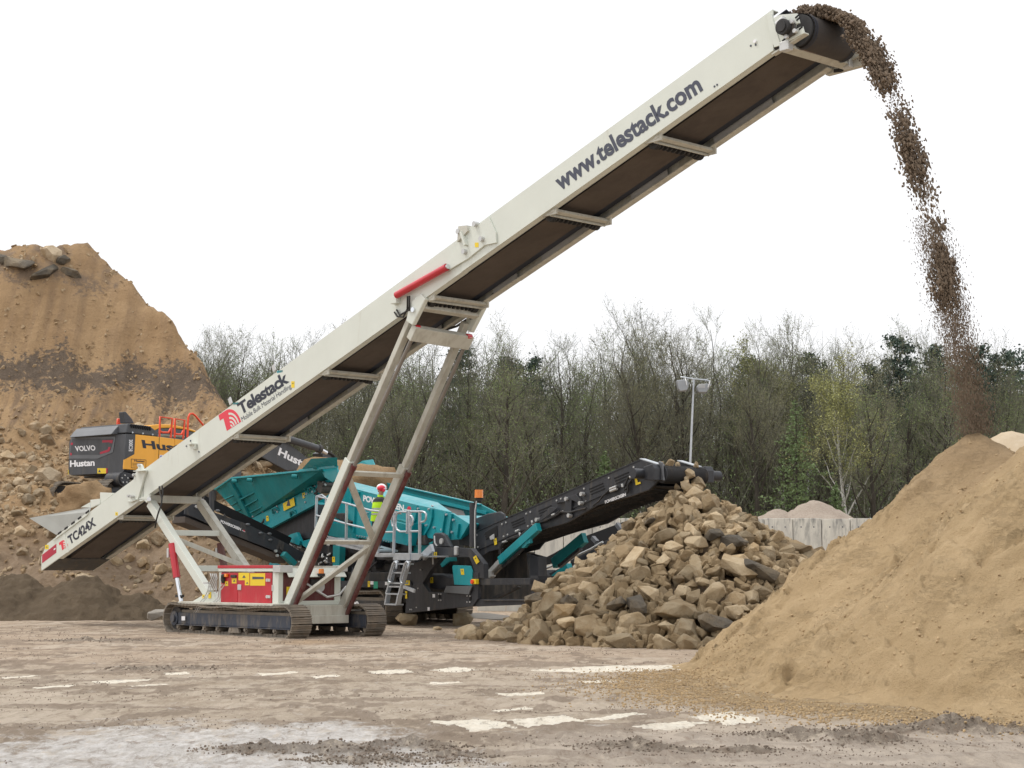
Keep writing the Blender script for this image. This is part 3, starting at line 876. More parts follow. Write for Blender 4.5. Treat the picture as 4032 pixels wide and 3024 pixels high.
tp_ = plate('4', [(1210, 940), (1275, 950), (1262, 1310), (1205, 1300)], -.85, .18, 'support_leg', 'teal_dark')
stick('4', 1205, 1048, 1205, 1098, 1230, 1098, 1230, 1048, -.855, tp_)
stick('4', 1055, 1095, 1048, 1135, 1075, 1135, 1082, 1095, -.6, tp_)

# ---- rear black chassis side with its pockets
rp = plate('6', [(-10, 1456), (620, 1390), (668, 1320), (672, 1080), (616, 1080), (612, 1190), (585, 1282), (205, 1256), (150, 1172), (60, 1190), (0, 1260)], -.78, .10, 'rear_side_plate', 'black')
plate('6', [(250, 838), (600, 850), (720, 995), (722, 1135), (650, 1125), (618, 1010), (588, 935), (332, 930), (222, 1060), (150, 1180), (60, 1192), (-30, 1270), (-20, 1160), (15, 1010), (165, 955)], -.76, .14, 'rear_frame', 'black')
plate('6', [(245, 725), (262, 706), (318, 704), (352, 725), (412, 838), (245, 842)], -.72, .12, 'pivot_block', 'black', bevel=.03)
c = P('6', 330, 785, -.73)
sm.part(MB().tube((c.x, -.76, c.z), (c.x, -.70, c.z), .07, n=16), 'pivot_pin', 'clamp')
c = P('6', 460, 870, -.8)
sm.part(MB().box(c.x - .06, c.x + .06, -.82, -.74, c.z - .12, c.z + .1), 'lock_plate', 'clamp', bevel=.02)
sm.part(MB().pipe([P('6', 262, 735, -.8), P('6', 266, 800, -.82), P('6', 285, 830, -.8)], .02), 'chain', 'clamp')
sm.part(MB().pipe([P('6', 243, 850, -.84), P('6', 246, 920, -.86), P('6', 248, 1000, -.84)], .02), 'chain', 'clamp')
sm.part(MB().bar(P('6', 245, 845, -.95), P('6', 160, 930, -.95), .08, .2), 'walkway_bracket', 'galv')
inner = MB()
inner.box(P('6', 60, 1200, 0).x, P('6', 800, 1200, .5).x, .5, 1.3, .8, 1.95)
sm.part(inner, 'inner_housing', 'black_dusty')
plate('6', [(218, 1085), (330, 1090), (440, 1130), (440, 1200), (320, 1240), (215, 1230)], -.45, .4, 'tail_guard', 'black', bevel=.04)
plate('6', [(300, 960), (330, 935), (455, 935), (460, 970), (400, 975), (330, 1030)], -.3, .05, 'chute_plate', 'teal_dark')
tpn = plate('6', [(428, 1020), (440, 1008), (598, 1014), (616, 1065), (610, 1198), (446, 1190)], -.80, .03, 'access_cover', 'teal')
stick('6', 506, 1042, 512, 1098, 540, 1098, 536, 1042, -.80, tpn)
plate('6', [(372, 1202), (612, 1202), (580, 1282), (348, 1262)], -.84, .04, 'catch_tray', paint('grey_steel_tray', (.16, .17, .18), .4, metal=.5))
stick('6', 222, 1120, 222, 1175, 250, 1175, 250, 1120, -.5, rp)
stick('6', 258, 885, 258, 942, 286, 942, 286, 885, -.78, rp)
stick('6', 622, 935, 655, 1000, 682, 975, 650, 915, -.78, rp)
stick('6', 0, 1150, 0, 1195, 32, 1195, 32, 1150, -.80, rp)
stick('6', -30, 1165, -30, 1200, -2, 1200, -2, 1165, -.80, rp)
stick('6', -10, 1250, -10, 1320, 8, 1320, 8, 1250, -.80, rp)
for q in ((245, 1278, 268, 1310), (198, 1400, 218, 1432)):
    stick('6', q[0], q[1], q[0], q[3], q[2], q[3], q[2], q[1], -.785, rp, 'white_ink', 'decal')
bo = MB()
for x, y in ((305, 1335), (325, 1335), (305, 1278), (325, 1278), (570, 1352), (595, 1352), (572, 1295), (597, 1297), (38, 1422), (52, 1422), (98, 1402), (135, 1052), (112, 1225)):
    c = P('6', x, y, -.78)
    bo.tube((c.x, -.80, c.z), (c.x, -.77, c.z), .018, n=8)
sm.split(bo, 'bolt_head', 'clamp', rp)
hl = MB()
for x, y in ((313, 1300), (598, 1318)):
    c = P('6', x, y, -.785)
    hl.box(c.x - .05, c.x + .05, -.784, -.775, c.z - .05, c.z + .05)
sm.split(hl, 'bolt_slot', 'hole', rp)
c = P('6', 640, 1162, -.82)
sb = sm.part(MB().box(c.x - .10, c.x + .1, -.86, -.77, c.z - .06, c.z + .06), 'stop_button_box', 'yellow', bevel=.01)
sm.part(MB().tube((c.x - .03, -.90, c.z), (c.x - .03, -.86, c.z), .05, n=14), 'stop_button', 'orange_red', sb)
# box-section tail bumper frame
v_ = -.74
rf = plate('6', [(668, 1135), (1232, 1128), (1230, 1190), (670, 1195)], v_, .2, 'tail_beam', 'black')
plate('6', [(1168, 1190), (1231, 1190), (1222, 1345), (1165, 1340)], v_, .2, 'tail_beam', 'black')
plate('6', [(660, 1325), (1165, 1325), (1222, 1345), (1130, 1375), (620, 1395)], v_, .2, 'tail_beam', 'black')
plate('6', [(715, 1332), (1150, 1332), (1150, 1342), (715, 1344)], v_ - .03, .03, 'tail_beam', 'black_dusty')
plate('6', [(780, 1310), (1030, 1205), (1060, 1215), (850, 1318)], v_ + .25, .08, 'diagonal_brace', 'black_dusty')
plate('6', [(660, 1190), (1170, 1190), (1170, 1330), (660, 1330)], v_ + .9, .1, 'back_plate', 'black_dusty')
sm.part(MB().box(P('6', 1180, 1200, v_).x - .1, P('6', 1225, 1200, v_).x, v_, -.2, P('6', 1200, 1190, v_).z, P('6', 1200, 1190, v_).z + .2), 'tail_beam', 'black')
plate('6', [(1120, 900), (1230, 930), (1232, 1130), (1150, 1130)], .2, .25, 'tail_post', 'black')
plate('6', [(720, 1010), (890, 965), (1125, 885), (1128, 1132), (690, 1132)], .9, .25, 'transfer_conveyor', 'black_dusty')
plate('6', [(1010, 985), (1130, 930), (1145, 950), (1150, 1000), (1050, 1040)], 1.6, .1, 'transfer_chute', 'black')
# beacon post
po = MB()
a, b = P('6', 622, 838, -.86), P('6', 622, 425, -.86)
po.tube(a, b, .085, n=18)
pst = sm.part(po, 'beacon_post', 'black')
sm.part(MB().pipe([P('6', 640, 850, -.98), P('6', 638, 700, -.98), P('6', 640, 500, -.98), P('6', 655, 410, -.95)], .015), 'cable_conduit', 'clamp', pst)
c = P('6', 677, 380, -.86)
sm.part(MB().bar(P('6', 640, 425, -.86), c + Vector((0, 0, -.05)), .06, .06).tube(c + Vector((0, 0, -.08)), c, .07, n=14), 'beacon_bracket', 'rubber', pst)
sm.part(MB().tube(c, c + Vector((0, 0, .19)), .105, .10, n=20), 'beacon_lens', 'amber', pst)

# ---- oversize conveyor
CW = 1.22
side = [(2594, 1834), (2521, 1810), (1846, 2105), (1806, 2127), (1809, 2146), (1870, 2152), (1897, 2190), (1925, 2172), (1965, 2162), (1985, 2135), (2102, 2095), (2233, 2058), (2350, 1990), (2482, 1954), (2556, 1928), (2604, 1884)]
def P0(x, y, v=0.0): return PS.px((x, y), v)
sp = [(P0(x, y).x, P0(x, y).z) for x, y in side]
cs = [sm.part(MB().prism(sp, 0, .05), 'conveyor_side_plate', 'black', bevel=.008), sm.part(MB().prism(sp, CW - .05, CW), 'conveyor_side_plate', 'black', bevel=.008)]
cn = cs[0]
T0, T1 = P0(1846, 2105), P0(2521, 1810)
cd = (T1 - T0).normalized()
cup = Vector((-cd.z, 0, cd.x))
# bright top lip and folded hood over the head
H0, H1 = P0(2521, 1810), P0(2594, 1834)
for v in (.0, CW - .16):
    sm.part(MB().slab([(H0.x - .02, v, H0.z + .012), (H1.x, v, H1.z + .012), (H1.x, v + .16, H1.z + .012), (H0.x - .02, v + .16, H0.z + .012)], .02, (0, 0, 1)), 'head_hood', 'galv', cn)
sm.part(MB().bar(T0 + Vector((0, .03, 0)), T1 + Vector((0, .03, 0)), .09, .02, cup), 'top_lip', 'black', cn)
sm.part(MB().bar(T0 + Vector((.2, -.008, -.43)), T1 + Vector((-.3, -.008, -.47)), .03, .03, cup), 'seam_rail', 'black', cn)
sl = MB()
LT = (T1 - T0).length
for f0 in (.10, .27, .435, .60, .725, .86):
    for k in range(3):
        a = T0 + cd * (LT * f0 + .02 * k) - cup * (.16 + .065 * k)
        sl.bar(a + Vector((0, -.004, 0)), a + cd * (.52 if f0 > .2 else .34) + Vector((0, -.004, 0)), .01, .026, cup)
sm.split(sl, 'vent_slot', 'hole', cn)
bl = MB()
for f0 in (.05, .215, .24, .365, .39, .545, .57, .70, .835, .965):
    for d in (.10, .40):
        a = T0 + cd * (LT * f0) - cup * d
        bl.tube(a + Vector((0, -.02, 0)), a, .022, n=8)
sm.split(bl, 'bolt_head', 'clamp', cn)
# lower frame, belt and rollers
q0, q1 = P0(1930, 2150), P0(2560, 1915)
sm.part(MB().slab([q0 + Vector((0, .1, 0)), q1 + Vector((0, .1, .02)), q1 + Vector((0, CW - .1, .02)), q0 + Vector((0, CW - .1, 0))], .03, -cup), 'return_belt', paint('muddy_belt', (.038, .033, .027), .8, var=.2, dirt=(.085, .065, .042), dirt_amt=.45, streak=False), cn)
ribs = MB()
for i in range(46):
    t = (i + .5) / 46
    a = q0.lerp(q1, t) - cup * .05
    ribs.bar((a.x, .16, a.z), (a.x - .14, CW / 2, a.z), .03, .03)
    ribs.bar((a.x - .14, CW / 2, a.z), (a.x, CW - .16, a.z), .03, .03)
sm.part(ribs, 'belt_cleat_rib', 'rubber', cn)
sm.part(MB().slab([T0 + Vector((0, .06, -.2)), T1 + Vector((.3, .06, -.28)), T1 + Vector((.3, CW - .06, -.28)), T0 + Vector((0, CW - .06, -.2))], .03, cup), 'carrying_belt', 'rubber', cn)
hd = P0(2600, 1868)
hd = Vector((hd.x + .02, 0, hd.z))
sm.part(MB().tube((hd.x, .02, hd.z), (hd.x, CW - .02, hd.z), .18, n=36), 'head_drum', paint('ribbed_belt', (.04, .042, .048), .55, var=.25, dirt=(.20, .155, .10), dirt_amt=.35), cn)
rg = MB()
for i in range(40):
    v = .05 + (CW - .1) * i / 39
    rg.tube((hd.x, v - .006, hd.z), (hd.x, v + .006, hd.z), .19, n=28)
sm.part(rg, 'belt_rib', 'rubber', cn)
for v, s in ((-.02, -1), (CW + .02, 1)):
    mo = sm.part(MB().prism([(hd.x - .30, hd.z + .17), (hd.x + .0, hd.z + .22), (hd.x + .06, hd.z + .12), (hd.x + .06, hd.z - .14), (hd.x - .28, hd.z - .12)], min(v, v + s * .22), max(v, v + s * .22)), 'motor_housing', 'black', cn, bevel=.02)
    sm.part(MB().tube((hd.x - .05 - .3 * (s < 0), v + s * .2, hd.z + .02), (hd.x - .05 - .3 * (s < 0), v + s * .46, hd.z + .02), .11, n=18), 'drive_motor', 'black', mo)
sm.part(MB().prism([(hd.x - .02, hd.z + .28), (hd.x + .09, hd.z + .25), (hd.x + .14, hd.z - .14), (hd.x + .03, hd.z - .12)], -.05, .0), 'belt_guard', 'excav_mid', cn, bevel=.01)
for q in ((600, 400, 615, 525, 700, 495, 690, 460),):
    mark(sm, [P('m', x, y, -.02) for x, y in ((598, 400), (618, 525), (698, 498), (690, 470), (650, 480), (630, 398))], 'yellow', cn, name='warning_sticker')
letter(sm, 'POWERSCREEN', P('m', 135, 815, -.01), P('m', 465, 690, -.01), P('m', 125, 770, -.01), 'white_ink', cn, bold=.045, space=.9)
hs = [[(570, 280), (500, 400), (430, 560), (440, 600), (480, 570), (500, 500)], [(640, 330), (540, 450), (490, 520), (495, 620), (480, 650)], [(330, 550), (200, 600), (100, 690), (40, 770), (-60, 850)]]
for h in hs:
    sm.part(MB().pipe([P('m', x, y, -.06) for x, y in h], .022), 'hose', 'rubber', cn)
ft = MB()
for x0, y0, x1, y1 in ((210, 585, 310, 545), (215, 620, 320, 580), (402, 505, 412, 555), (525, 400, 630, 350), (665, 310, 680, 370)):
    ft.tube(P('m', x0, y0, -.07), P('m', x1, y1, -.07), .03, n=10)
for x0, y0, x1, y1 in ((325, 372, 382, 348), (385, 390, 398, 438), (580, 200, 590, 235), (605, 258, 612, 288), (120, 545, 185, 520), (900, 112, 950, 98)):
    ft.tube(P('h', x0, y0, -.07), P('h', x1, y1, -.07), .028, n=10)
sm.split(ft, 'hose_fitting', 'clamp', cn)
for h in ([(120, 640), (90, 740), (80, 620), (120, 540), (260, 470), (420, 420), (520, 330), (600, 260), (800, 200), (1000, 100), (1040, 60), (1160, 75), (1300, 40), (1440, 5)], [(70, 730), (70, 600), (110, 560), (200, 500), (400, 450), (500, 350), (640, 230), (860, 170), (1020, 50)]):
    sm.part(MB().pipe([P('h', x, y, -.07) for x, y in h], .024), 'hose', 'rubber', cn)
fd = plate('h', [(690, 175), (860, -10), (980, 0), (840, 120), (720, 205)], -.10, .02, 'fold_arm', 'black', cn)
for x, y in ((663, 186), (665, 300)):
    c = P('h', x, y, -.1)
    sm.part(MB().tube((c.x, -.14, c.z), (c.x, -.02, c.z), .045, n=14), 'pivot_pin', 'clamp', cn)
plate('6', [(1385, 430), (1500, 370), (1580, 345), (1625, 400), (1600, 425), (1540, 400), (1535, 540), (1490, 545), (1480, 420)], -.06, .06, 'fold_bracket', 'black', cn)
for x, y in ((1625, 430), (1520, 545), (1638, 345), (1495, 390)):
    c = P('6', x, y, -.08)
    sm.part(MB().tube((c.x, -.12, c.z), (c.x, -.02, c.z), .05, n=6), 'pivot_pin', 'clamp', cn)
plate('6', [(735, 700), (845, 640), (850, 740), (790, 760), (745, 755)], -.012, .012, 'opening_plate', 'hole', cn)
plate('6', [(775, 742), (815, 715), (818, 765), (780, 772)], -.05, .03, 'tension_block', 'clamp', cn)
stick('6', 815, 765, 824, 823, 848, 812, 840, 755, -.02, cn)
# curved rubber skirt behind the tail of the conveyor
plate('g', [(885, 985), (900, 930), (1020, 780), (1250, 690), (1420, 660), (1470, 690), (1500, 760), (1180, 900), (1000, 985)], .25, .06, 'feed_skirt', 'black', bevel=.02)
plate('g', [(880, 1020), (910, 940), (1000, 800), (1030, 980)], .20, .05, 'feed_skirt', 'black')
# support struts
def strut(pts, v, w, mat, name='support_strut'):
    o = sm.part(MB().bar(P(*pts[0], v), P(*pts[1], v), w * .6, w, (0, 1, 0)), name, mat, bevel=.01)
    return o
s_ = sm.part(MB().bar(P('6', 1235, 650, -.2), P('6', 880, 968, -.2), .20, .14, (0, 1, 0)), 'support_strut', 'teal', bevel=.012)
plate('6', [(1080, 790), (1150, 755), (1155, 800), (1125, 815), (1100, 845), (1075, 850)], -.24, .08, 'strut_lug', 'teal', s_)
sm.part(MB().bar(P('6', 885, 965, -.2), P('6', 775, 1085, -.2), .12, .10, (0, 1, 0)), 'strut_foot', 'clamp', s_, bevel=.01)
plate('6', [(760, 1050), (790, 1060), (790, 1115), (770, 1130), (740, 1080)], -.26, .14, 'strut_clamp', 'clamp', s_)
sm.part(MB().bar(P('6', 905, 1010, -.15), P('6', 790, 1125, -.15), .05, .05), 'lift_rod', 'track', s_)
sm.part(MB().bar(P('6', 1090, 850, -.15), P('6', 900, 1020, -.15), .07, .07), 'lift_cylinder', 'black', s_)
sm.part(MB().bar(P('h', 1420, 470, 1.35), P('h', 930, 880, 1.35), .26, .14, (0, 1, 0)), 'support_strut', 'teal_dark', bevel=.012)
sm.part(MB().bar(P('h', 1350, 640, 1.35), P('h', 1020, 920, 1.35), .10, .1, (0, 1, 0)), 'lift_cylinder', 'black')
sm.part(MB().bar(P('h', 1190, 960, 1.9), P('h', 790, 1290, 1.9), .30, .16, (0, 1, 0)), 'support_strut', 'teal', bevel=.012)

# ---- far side conveyor (black, behind the oversize one)
vf = 2.5
fc = plate('h', [(1190, 830), (1640, 570), (2010, 395), (2240, 300), (2240, 480), (1640, 735), (1240, 890), (1190, 930)], vf, .06, 'far_conveyor_plate', 'black')
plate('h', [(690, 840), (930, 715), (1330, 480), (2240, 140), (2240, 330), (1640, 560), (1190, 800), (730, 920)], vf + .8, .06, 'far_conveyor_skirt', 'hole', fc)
for q in (((640, 790), (705, 905)), ((1545, 470), (1610, 545)), ((1930, 255), (2005, 355))):
    a, b = P('h', *q[0], vf - .05), P('h', *q[1], vf - .05)
    sm.part(MB().bar(a, b, .10, .10, (0, 1, 0)).bar(b, b + Vector((0, 0, -.25)), .10, .08, (0, 1, 0)), 'roller_bracket', 'excav_mid', fc)
sm.part(MB().pipe([P('h', 800, 960, vf - .1), P('h', 1200, 800, vf - .1), P('h', 1520, 650, vf - .1), P('h', 1700, 540, vf - .1)], .03), 'hose', 'clamp', fc)
plate('h', [(680, 1010), (800, 980), (830, 1090), (740, 1130), (690, 1100)], 1.9, .3, 'far_conveyor_drive', 'black', fc)
plate('h', [(850, 1040), (1160, 880), (1190, 960), (900, 1100)], 1.9, .1, 'far_conveyor_plate', 'black', fc)
plate('h', [(685, 1130), (920, 1110), (920, 1230), (690, 1160)], 2.0, .3, 'far_conveyor_drive', 'black_dusty', fc)

# ---- screen box
vb = -.35
face = [(150, 520), (330, 385), (400, 405), (1040, 570), (1375, 640), (1535, 740), (1450, 885), (1360, 892), (1200, 880), (1130, 870), (1095, 960), (960, 945), (450, 862), (300, 860), (200, 830), (50, 805), (45, 700), (100, 540)]
sb_ = sm.part(MB().prism(poly('5', face, vb), vb, vb + .06), 'screen_box_side', 'teal', bevel=.006)
o1, o2, o3 = P('5', 400, 402, vb), P('5', 1040, 568, vb), P('5', 1375, 640, vb)
i1, i2 = P('5', 440, 352, vb + .45), P('5', 1240, 545, vb + .45)
sm.part(MB().slab([o1, o2, o3, i2, i1], .015, (0, 0, 1)), 'screen_box_cap', 'teal', sb_)
far = [(700, 345), (860, 378), (1640, 560), (1780, 632), (1500, 740), (860, 560), (700, 520)]
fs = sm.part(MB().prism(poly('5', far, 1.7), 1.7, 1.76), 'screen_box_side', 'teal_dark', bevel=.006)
a, b = P('5', 850, 440, 1.66), P('5', 1700, 640, 1.66)
sm.part(MB().bar(a, b, .06, .08), 'wall_rail', 'teal', fs)
a, b = P('5', 850, 380, 1.68), P('5', 1640, 560, 1.68)
sm.part(MB().bar(a, b, .10, .03), 'rim_flange', 'teal', fs)
sm.part(MB().slab([P('5', 850, 470, 1.6), P('5', 1480, 620, 1.6), P('5', 1530, 735, .2), P('5', 900, 560, .2)], .05, (0, 0, -1)), 'screen_deck', 'black_dusty', sb_)
sm.part(MB().prism(poly('5', [(1380, 660), (1535, 742), (1450, 885), (1340, 890)], vb + .3), vb + .3, 1.6), 'discharge_chute', 'teal', sb_)
ribs = MB()
for pts in ([(1045, 572), (1040, 640), (1030, 700), (1000, 775)], [(1188, 605), (1185, 690), (1165, 760), (1115, 850)], [(1312, 632), (1292, 750), (1278, 875)], [(1372, 645), (1355, 760), (1340, 885)], [(1437, 740), (1420, 865)], [(505, 440), (470, 590), (455, 840)], [(445, 420), (430, 560)]):
    q = [P('5', x, y, vb - .03) for x, y in pts]
    ribs = MB()
    for a, b in zip(q, q[1:]):
        ribs.bar(a, b, .05, .05, (0, 1, 0))
    sm.part(ribs, 'stiffener_rib', 'teal', sb_)
bl = MB()
for i in range(26):
    c = P('5', 470 - 12 * i / 25, 600 + 240 * i / 25, vb)
    bl.tube((c.x, vb - .03, c.z), (c.x, vb, c.z), .022, n=6)
for i in range(22):
    c = P('5', 470 + 480 * i / 21, 848 + 85 * i / 21, vb)
    bl.tube((c.x, vb - .03, c.z), (c.x, vb, c.z), .022, n=6)
for x, y in ((1065, 600), (1165, 605), (1200, 575), (1395, 705), (1382, 818), (1215, 775), (1285, 795), (1330, 655), (1140, 755), (590, 640), (600, 700)):
    c = P('5', x, y, vb)
    bl.tube((c.x, vb - .05, c.z), (c.x, vb, c.z), .028, n=8)
sm.split(bl, 'side_bolt', 'galv', sb_)  # these pieces are the bolt heads of the screen box side
letter(sm, 'POWERSCREEN', P('d', 125, 545, vb), P('d', 790, 712, vb), P('d', 128, 452, vb), 'white_ink', sb_, bold=.045, space=.9)
mark(sm, [P('d', x, y, vb) for x, y in ((795, 682), (800, 700), (905, 720), (905, 700))], 'white_ink', sb_, name='emblem_bar')
mark(sm, [P('d', 875 + 34 * math.cos(R(t)), 690 - 54 * math.sin(R(t)), vb) for t in range(0, 181, 15)], 'logo_red', sb_, name='emblem_dome')
plate('5', [(735, 690), (960, 745), (1010, 735), (955, 945), (722, 890)], vb - .35, .34, 'drive_cover', 'teal', sb_, bevel=.02)
plate('5', [(800, 690), (900, 705), (960, 730), (950, 745), (800, 715)], vb - .3, .2, 'drive_bracket', 'teal_dark', sb_)
plate('5', [(1000, 848), (1112, 848), (1130, 940), (985, 940)], vb - .1, .2, 'rubber_spring', 'rubber', sb_, bevel=.04)
plate('5', [(285, 640), (360, 640), (370, 700), (430, 720), (420, 740), (280, 690)], vb - .12, .2, 'rubber_spring', 'rubber', sb_, bevel=.03)
plate('5', [(960, 965), (1090, 950), (1200, 900), (1160, 990), (1090, 1060), (960, 1000)], vb, .1, 'spring_seat', 'teal_dark', sb_)
plate('5', [(210, 740), (380, 730), (460, 900), (220, 850)], vb - .15, .2, 'spring_seat', 'teal_dark', sb_)
plate('5', [(110, 540), (140, 560), (130, 680), (60, 700)], vb - .2, .3, 'chute_wing', 'teal', sb_)
stick('5', 85, 650, 80, 695, 98, 695, 103, 650, vb - .2, sb_)
mtr = P('f', 1840, 480, -.95)
for k, (dx, dz, r_) in enumerate(((0, 0, .15), (.14, .08, .06), (-.1, .14, .05))):
    sm.part(MB().tube((mtr.x + dx, -1.2, mtr.z + dz), (mtr.x + dx, -.85, mtr.z + dz), r_, n=16), 'hydraulic_motor', 'black_dusty')
for h in ([(1770, 400), (1720, 450), (1700, 520), (1660, 560)], [(1820, 430), (1730, 440), (1690, 500), (1690, 580)]):
    sm.part(MB().pipe([P('f', x, y, -1.1) for x, y in h], .03), 'hose', 'rubber')
sm.part(MB().tube(P('f', 1770, 410, -1.15), P('f', 1810, 440, -1.15), .03, n=8), 'hose_fitting', 'clamp')

# ---- feed hopper
vr, vs = -1.55, -.95
rimL0, rimL, rimM, rimR = P('f', 335, 500, vr + .25), P('f', 555, 350, vr), P('f', 1440, 252, vr), P('f', 1745, 232, vr)
botL, botR = P('f', 740, 928, vs), P('f', 1870, 345, vs)
hp_ = sm.part(MB().slab([rimL0, rimL, rimM, rimR, botR, botL], .04, (0, 1, 0)), 'hopper_wall', 'teal_dark')
sm.part(MB().bar(rimL, rimR, .10, .05).bar(rimL0, rimL, .08, .05), 'hopper_rim', 'teal', hp_, bevel=.006)
def HW(x, y, out=-.02):
    """a point of the hopper wall under photo window point f(x, y)"""
    a, b = Vector(rimM), Vector(botL)
    n = (rimL - botL).cross(botR - botL).normalized()
    d1 = P('f', x, y, 0)
    d2 = P('f', x, y, -2)
    t = n.dot(botL - d1) / n.dot(d2 - d1)
    p = d1 + (d2 - d1) * t
    return p + n * (out if n.y > 0 else -out)
rb_ = MB()
for pts, w_ in (([(535, 400), (660, 600), (800, 880)], .20), ([(880, 480), (1045, 745)], .18), ([(1185, 440), (1285, 635)], .18), ([(1515, 415), (1540, 490)], .18), ([(800, 370), (860, 420), (890, 480)], .10), ([(1110, 335), (1190, 440)], .12), ([(1430, 300), (1500, 330), (1530, 410)], .12)):
    q = [HW(x, y, -.04) for x, y in pts]
    rb_ = MB()
    for a, b in zip(q, q[1:]):
        rb_.bar(a, b, w_, .08, (0, 1, 0))
    sm.part(rb_, 'wall_rib', 'teal_dark', hp_)
hr = MB()
for a, b in (((490, 620), (610, 565)), ((700, 625), (890, 528)), ((995, 585), (1190, 487)), ((1290, 550), (1490, 450)), ((570, 705), (650, 662)), ((765, 715), (930, 625)), ((1055, 685), (1230, 590)), ((640, 785), (705, 752)), ((830, 805), (990, 720))):
    hr.bar(HW(*a, -.05), HW(*b, -.05), .10, .03, (0, 0, 1))
sm.part(hr, 'wall_ledge', 'teal_dark', hp_)
pins = MB()
for x, y in ((595, 390), (1400, 325), (800, 375), (1690, 200)):
    c = P('f', x, y, vr - .05)
    pins.tube((c.x - .05, vr - .12, c.z), (c.x + .05, vr, c.z), .06, n=10)
sm.split(pins, 'hopper_pin', 'teal_dark', hp_)
bm_ = plate('f', [(740, 928), (1868, 345), (1880, 380), (1660, 590), (1660, 705), (1000, 1058), (905, 1005)], vs - .03, .12, 'hopper_beam', 'teal', bevel=.01)
plate('f', [(960, 1012), (1660, 632), (1660, 705), (1000, 1058)], vs - .06, .03, 'beam_flange', 'teal', bm_)
stick('f', 1238, 688, 1250, 790, 1400, 715, 1385, 610, vs - .065, bm_, 'yellow', 'information_label')
stick('f', 1495, 552, 1505, 622, 1535, 610, 1530, 540, vs - .035, bm_)
stick('f', 1012, 858, 1018, 930, 1050, 920, 1043, 850, vs - .035, bm_)
bl = MB()
for x, y in ((1130, 748), (1165, 725), (1150, 775), (1170, 800), (1530, 590), (1560, 560), (1600, 540), (1640, 530), (1580, 490), (1640, 470), (1670, 455), (1600, 495), (1545, 670), (1500, 765), (970, 795), (840, 862)):
    c = P('f', x, y, vs - .03)
    bl.tube((c.x, vs - .06, c.z), (c.x, vs - .02, c.z), .03, n=8)
sm.split(bl, 'bolt_head', 'galv', bm_)
for x, y in ((1150, 790), (1390, 830), (1630, 515)):
    c = P('f', x, y, vs - .04)
    sm.part(MB().pipe([c + Vector((-.16, -.02, -.06)), c + Vector((-.1, -.08, .06)), c + Vector((.1, -.08, .1)), c + Vector((.16, -.02, .02))], .03), 'lifting_eye', 'teal_dark', bm_)
sm.part(MB().pipe([P('f', x, y, vs - .12) for x, y in ((900, 1010), (940, 960), (970, 940), (985, 900))], .03), 'hose', 'rubber', bm_)
# raised wing plates at the hopper mouth
w0 = [P('f', 1475, 248, vr), P('f', 1740, 215, vr), P('f', 1955, 195, vr), P('f', 1950, 72, vr - .35), P('f', 1615, 88, vr - .35)]
wg = sm.part(MB().slab([w0[0], w0[1], w0[2], w0[3], w0[4]], .03, (0, 1, 0)), 'hopper_wing', 'teal')
plate('f', [(1740, 235), (1955, 205), (1992, 330), (1900, 405), (1800, 340)], vr + .15, .05, 'hopper_corner', 'teal')
sm.part(MB().bar(w0[0], w0[2], .12, .06), 'wing_hinge', 'teal', wg)
# far wall, front wall and far wing
fw = [P('4', 1430, 190, 2.6), P('4', 1485, 152, 2.6), P('4', 1578, 140, 2.6), P('4', 1617, 235, 2.5), P('4', 1560, 240, 2.5)]
sm.part(MB().slab(fw, .03, (0, 1, 0)), 'hopper_wing', 'teal')
plate('4', [(1545, 235), (1617, 235), (1622, 400), (1585, 400), (1560, 330)], 2.45, .06, 'hopper_wall', 'teal')
r2R = P('4', 1600, 245, 2.45)
r2L = Vector((r2R.x + (rimL.x - rimR.x) * .85, 2.45, rimL.z - .1))
sm.part(MB().slab([r2L, r2R, Vector((botR.x - 1.2, 1.9, botR.z - .5)), botL + Vector((0, 2.9, 0))], .04, (0, -1, 0)), 'hopper_wall', 'teal_dark')
sm.part(MB().slab([rimL0 + Vector((0, .1, 0)), r2L, botL + Vector((0, 2.9, 0)), botL], .04, (1, 0, 0)), 'hopper_wall', 'teal_dark')
# dark feeder under the hopper
fd_ = [P('f', 1000, 1050, vs + .15), P('f', 1660, 700, vs + .15), P('f', 1700, 900, vs + .15), P('f', 1640, 1150, vs + .15), P('f', 1250, 1180, vs + .15), P('f', 930, 1060, vs + .15)]
sm.part(MB().loft(fd_, [q + Vector((0, 2.7, 0)) for q in fd_]), 'belt_feeder', 'black')
plate('f', [(1240, 1165), (1340, 1100), (1420, 1075), (1470, 1190), (1450, 1250), (1360, 1215)], -1.0, .1, 'chute_plate', 'teal')
plate('f', [(1470, 1200), (1610, 1160), (1560, 1290), (1510, 1260)], -.95, .1, 'chute_plate', 'teal')
plate('f', [(1330, 1215), (1620, 1330), (1700, 1420), (1680, 1530), (1360, 1520), (1240, 1380)], -.7, .5, 'valve_block', 'black_dusty')
cc = MB()
for i in range(30):
    x, y = rr.uniform(1340, 1900), rr.uniform(1230, 1500)
    c = P('f', x, y, -.75)
    cc.tube(c, c + Vector((rr.uniform(-.15, .15), -.06, rr.uniform(-.1, .1))), rr.uniform(.012, .03), n=6)
sm.split(cc, 'hose_fitting', 'clamp')
ps = plate('f', [(630, 1300), (765, 1310), (770, 1520), (640, 1520)], .2, .3, 'stabiliser_post', 'black')
stick('f', 702, 1320, 706, 1385, 742, 1385, 742, 1318, .19, ps)
plate('f', [(770, 1520), (790, 1470), (850, 1410), (900, 1430), (985, 1525)], .0, .2, 'wheel_guard', 'teal')
plate('f', [(1040, 1530), (1060, 1480), (1130, 1510), (1140, 1540)], -.4, .2, 'wheel_guard', 'teal')
plate('f', [(570, 1250), (600, 1260), (640, 1300), (620, 1330)], .4, .2, 'chute_plate', 'teal')

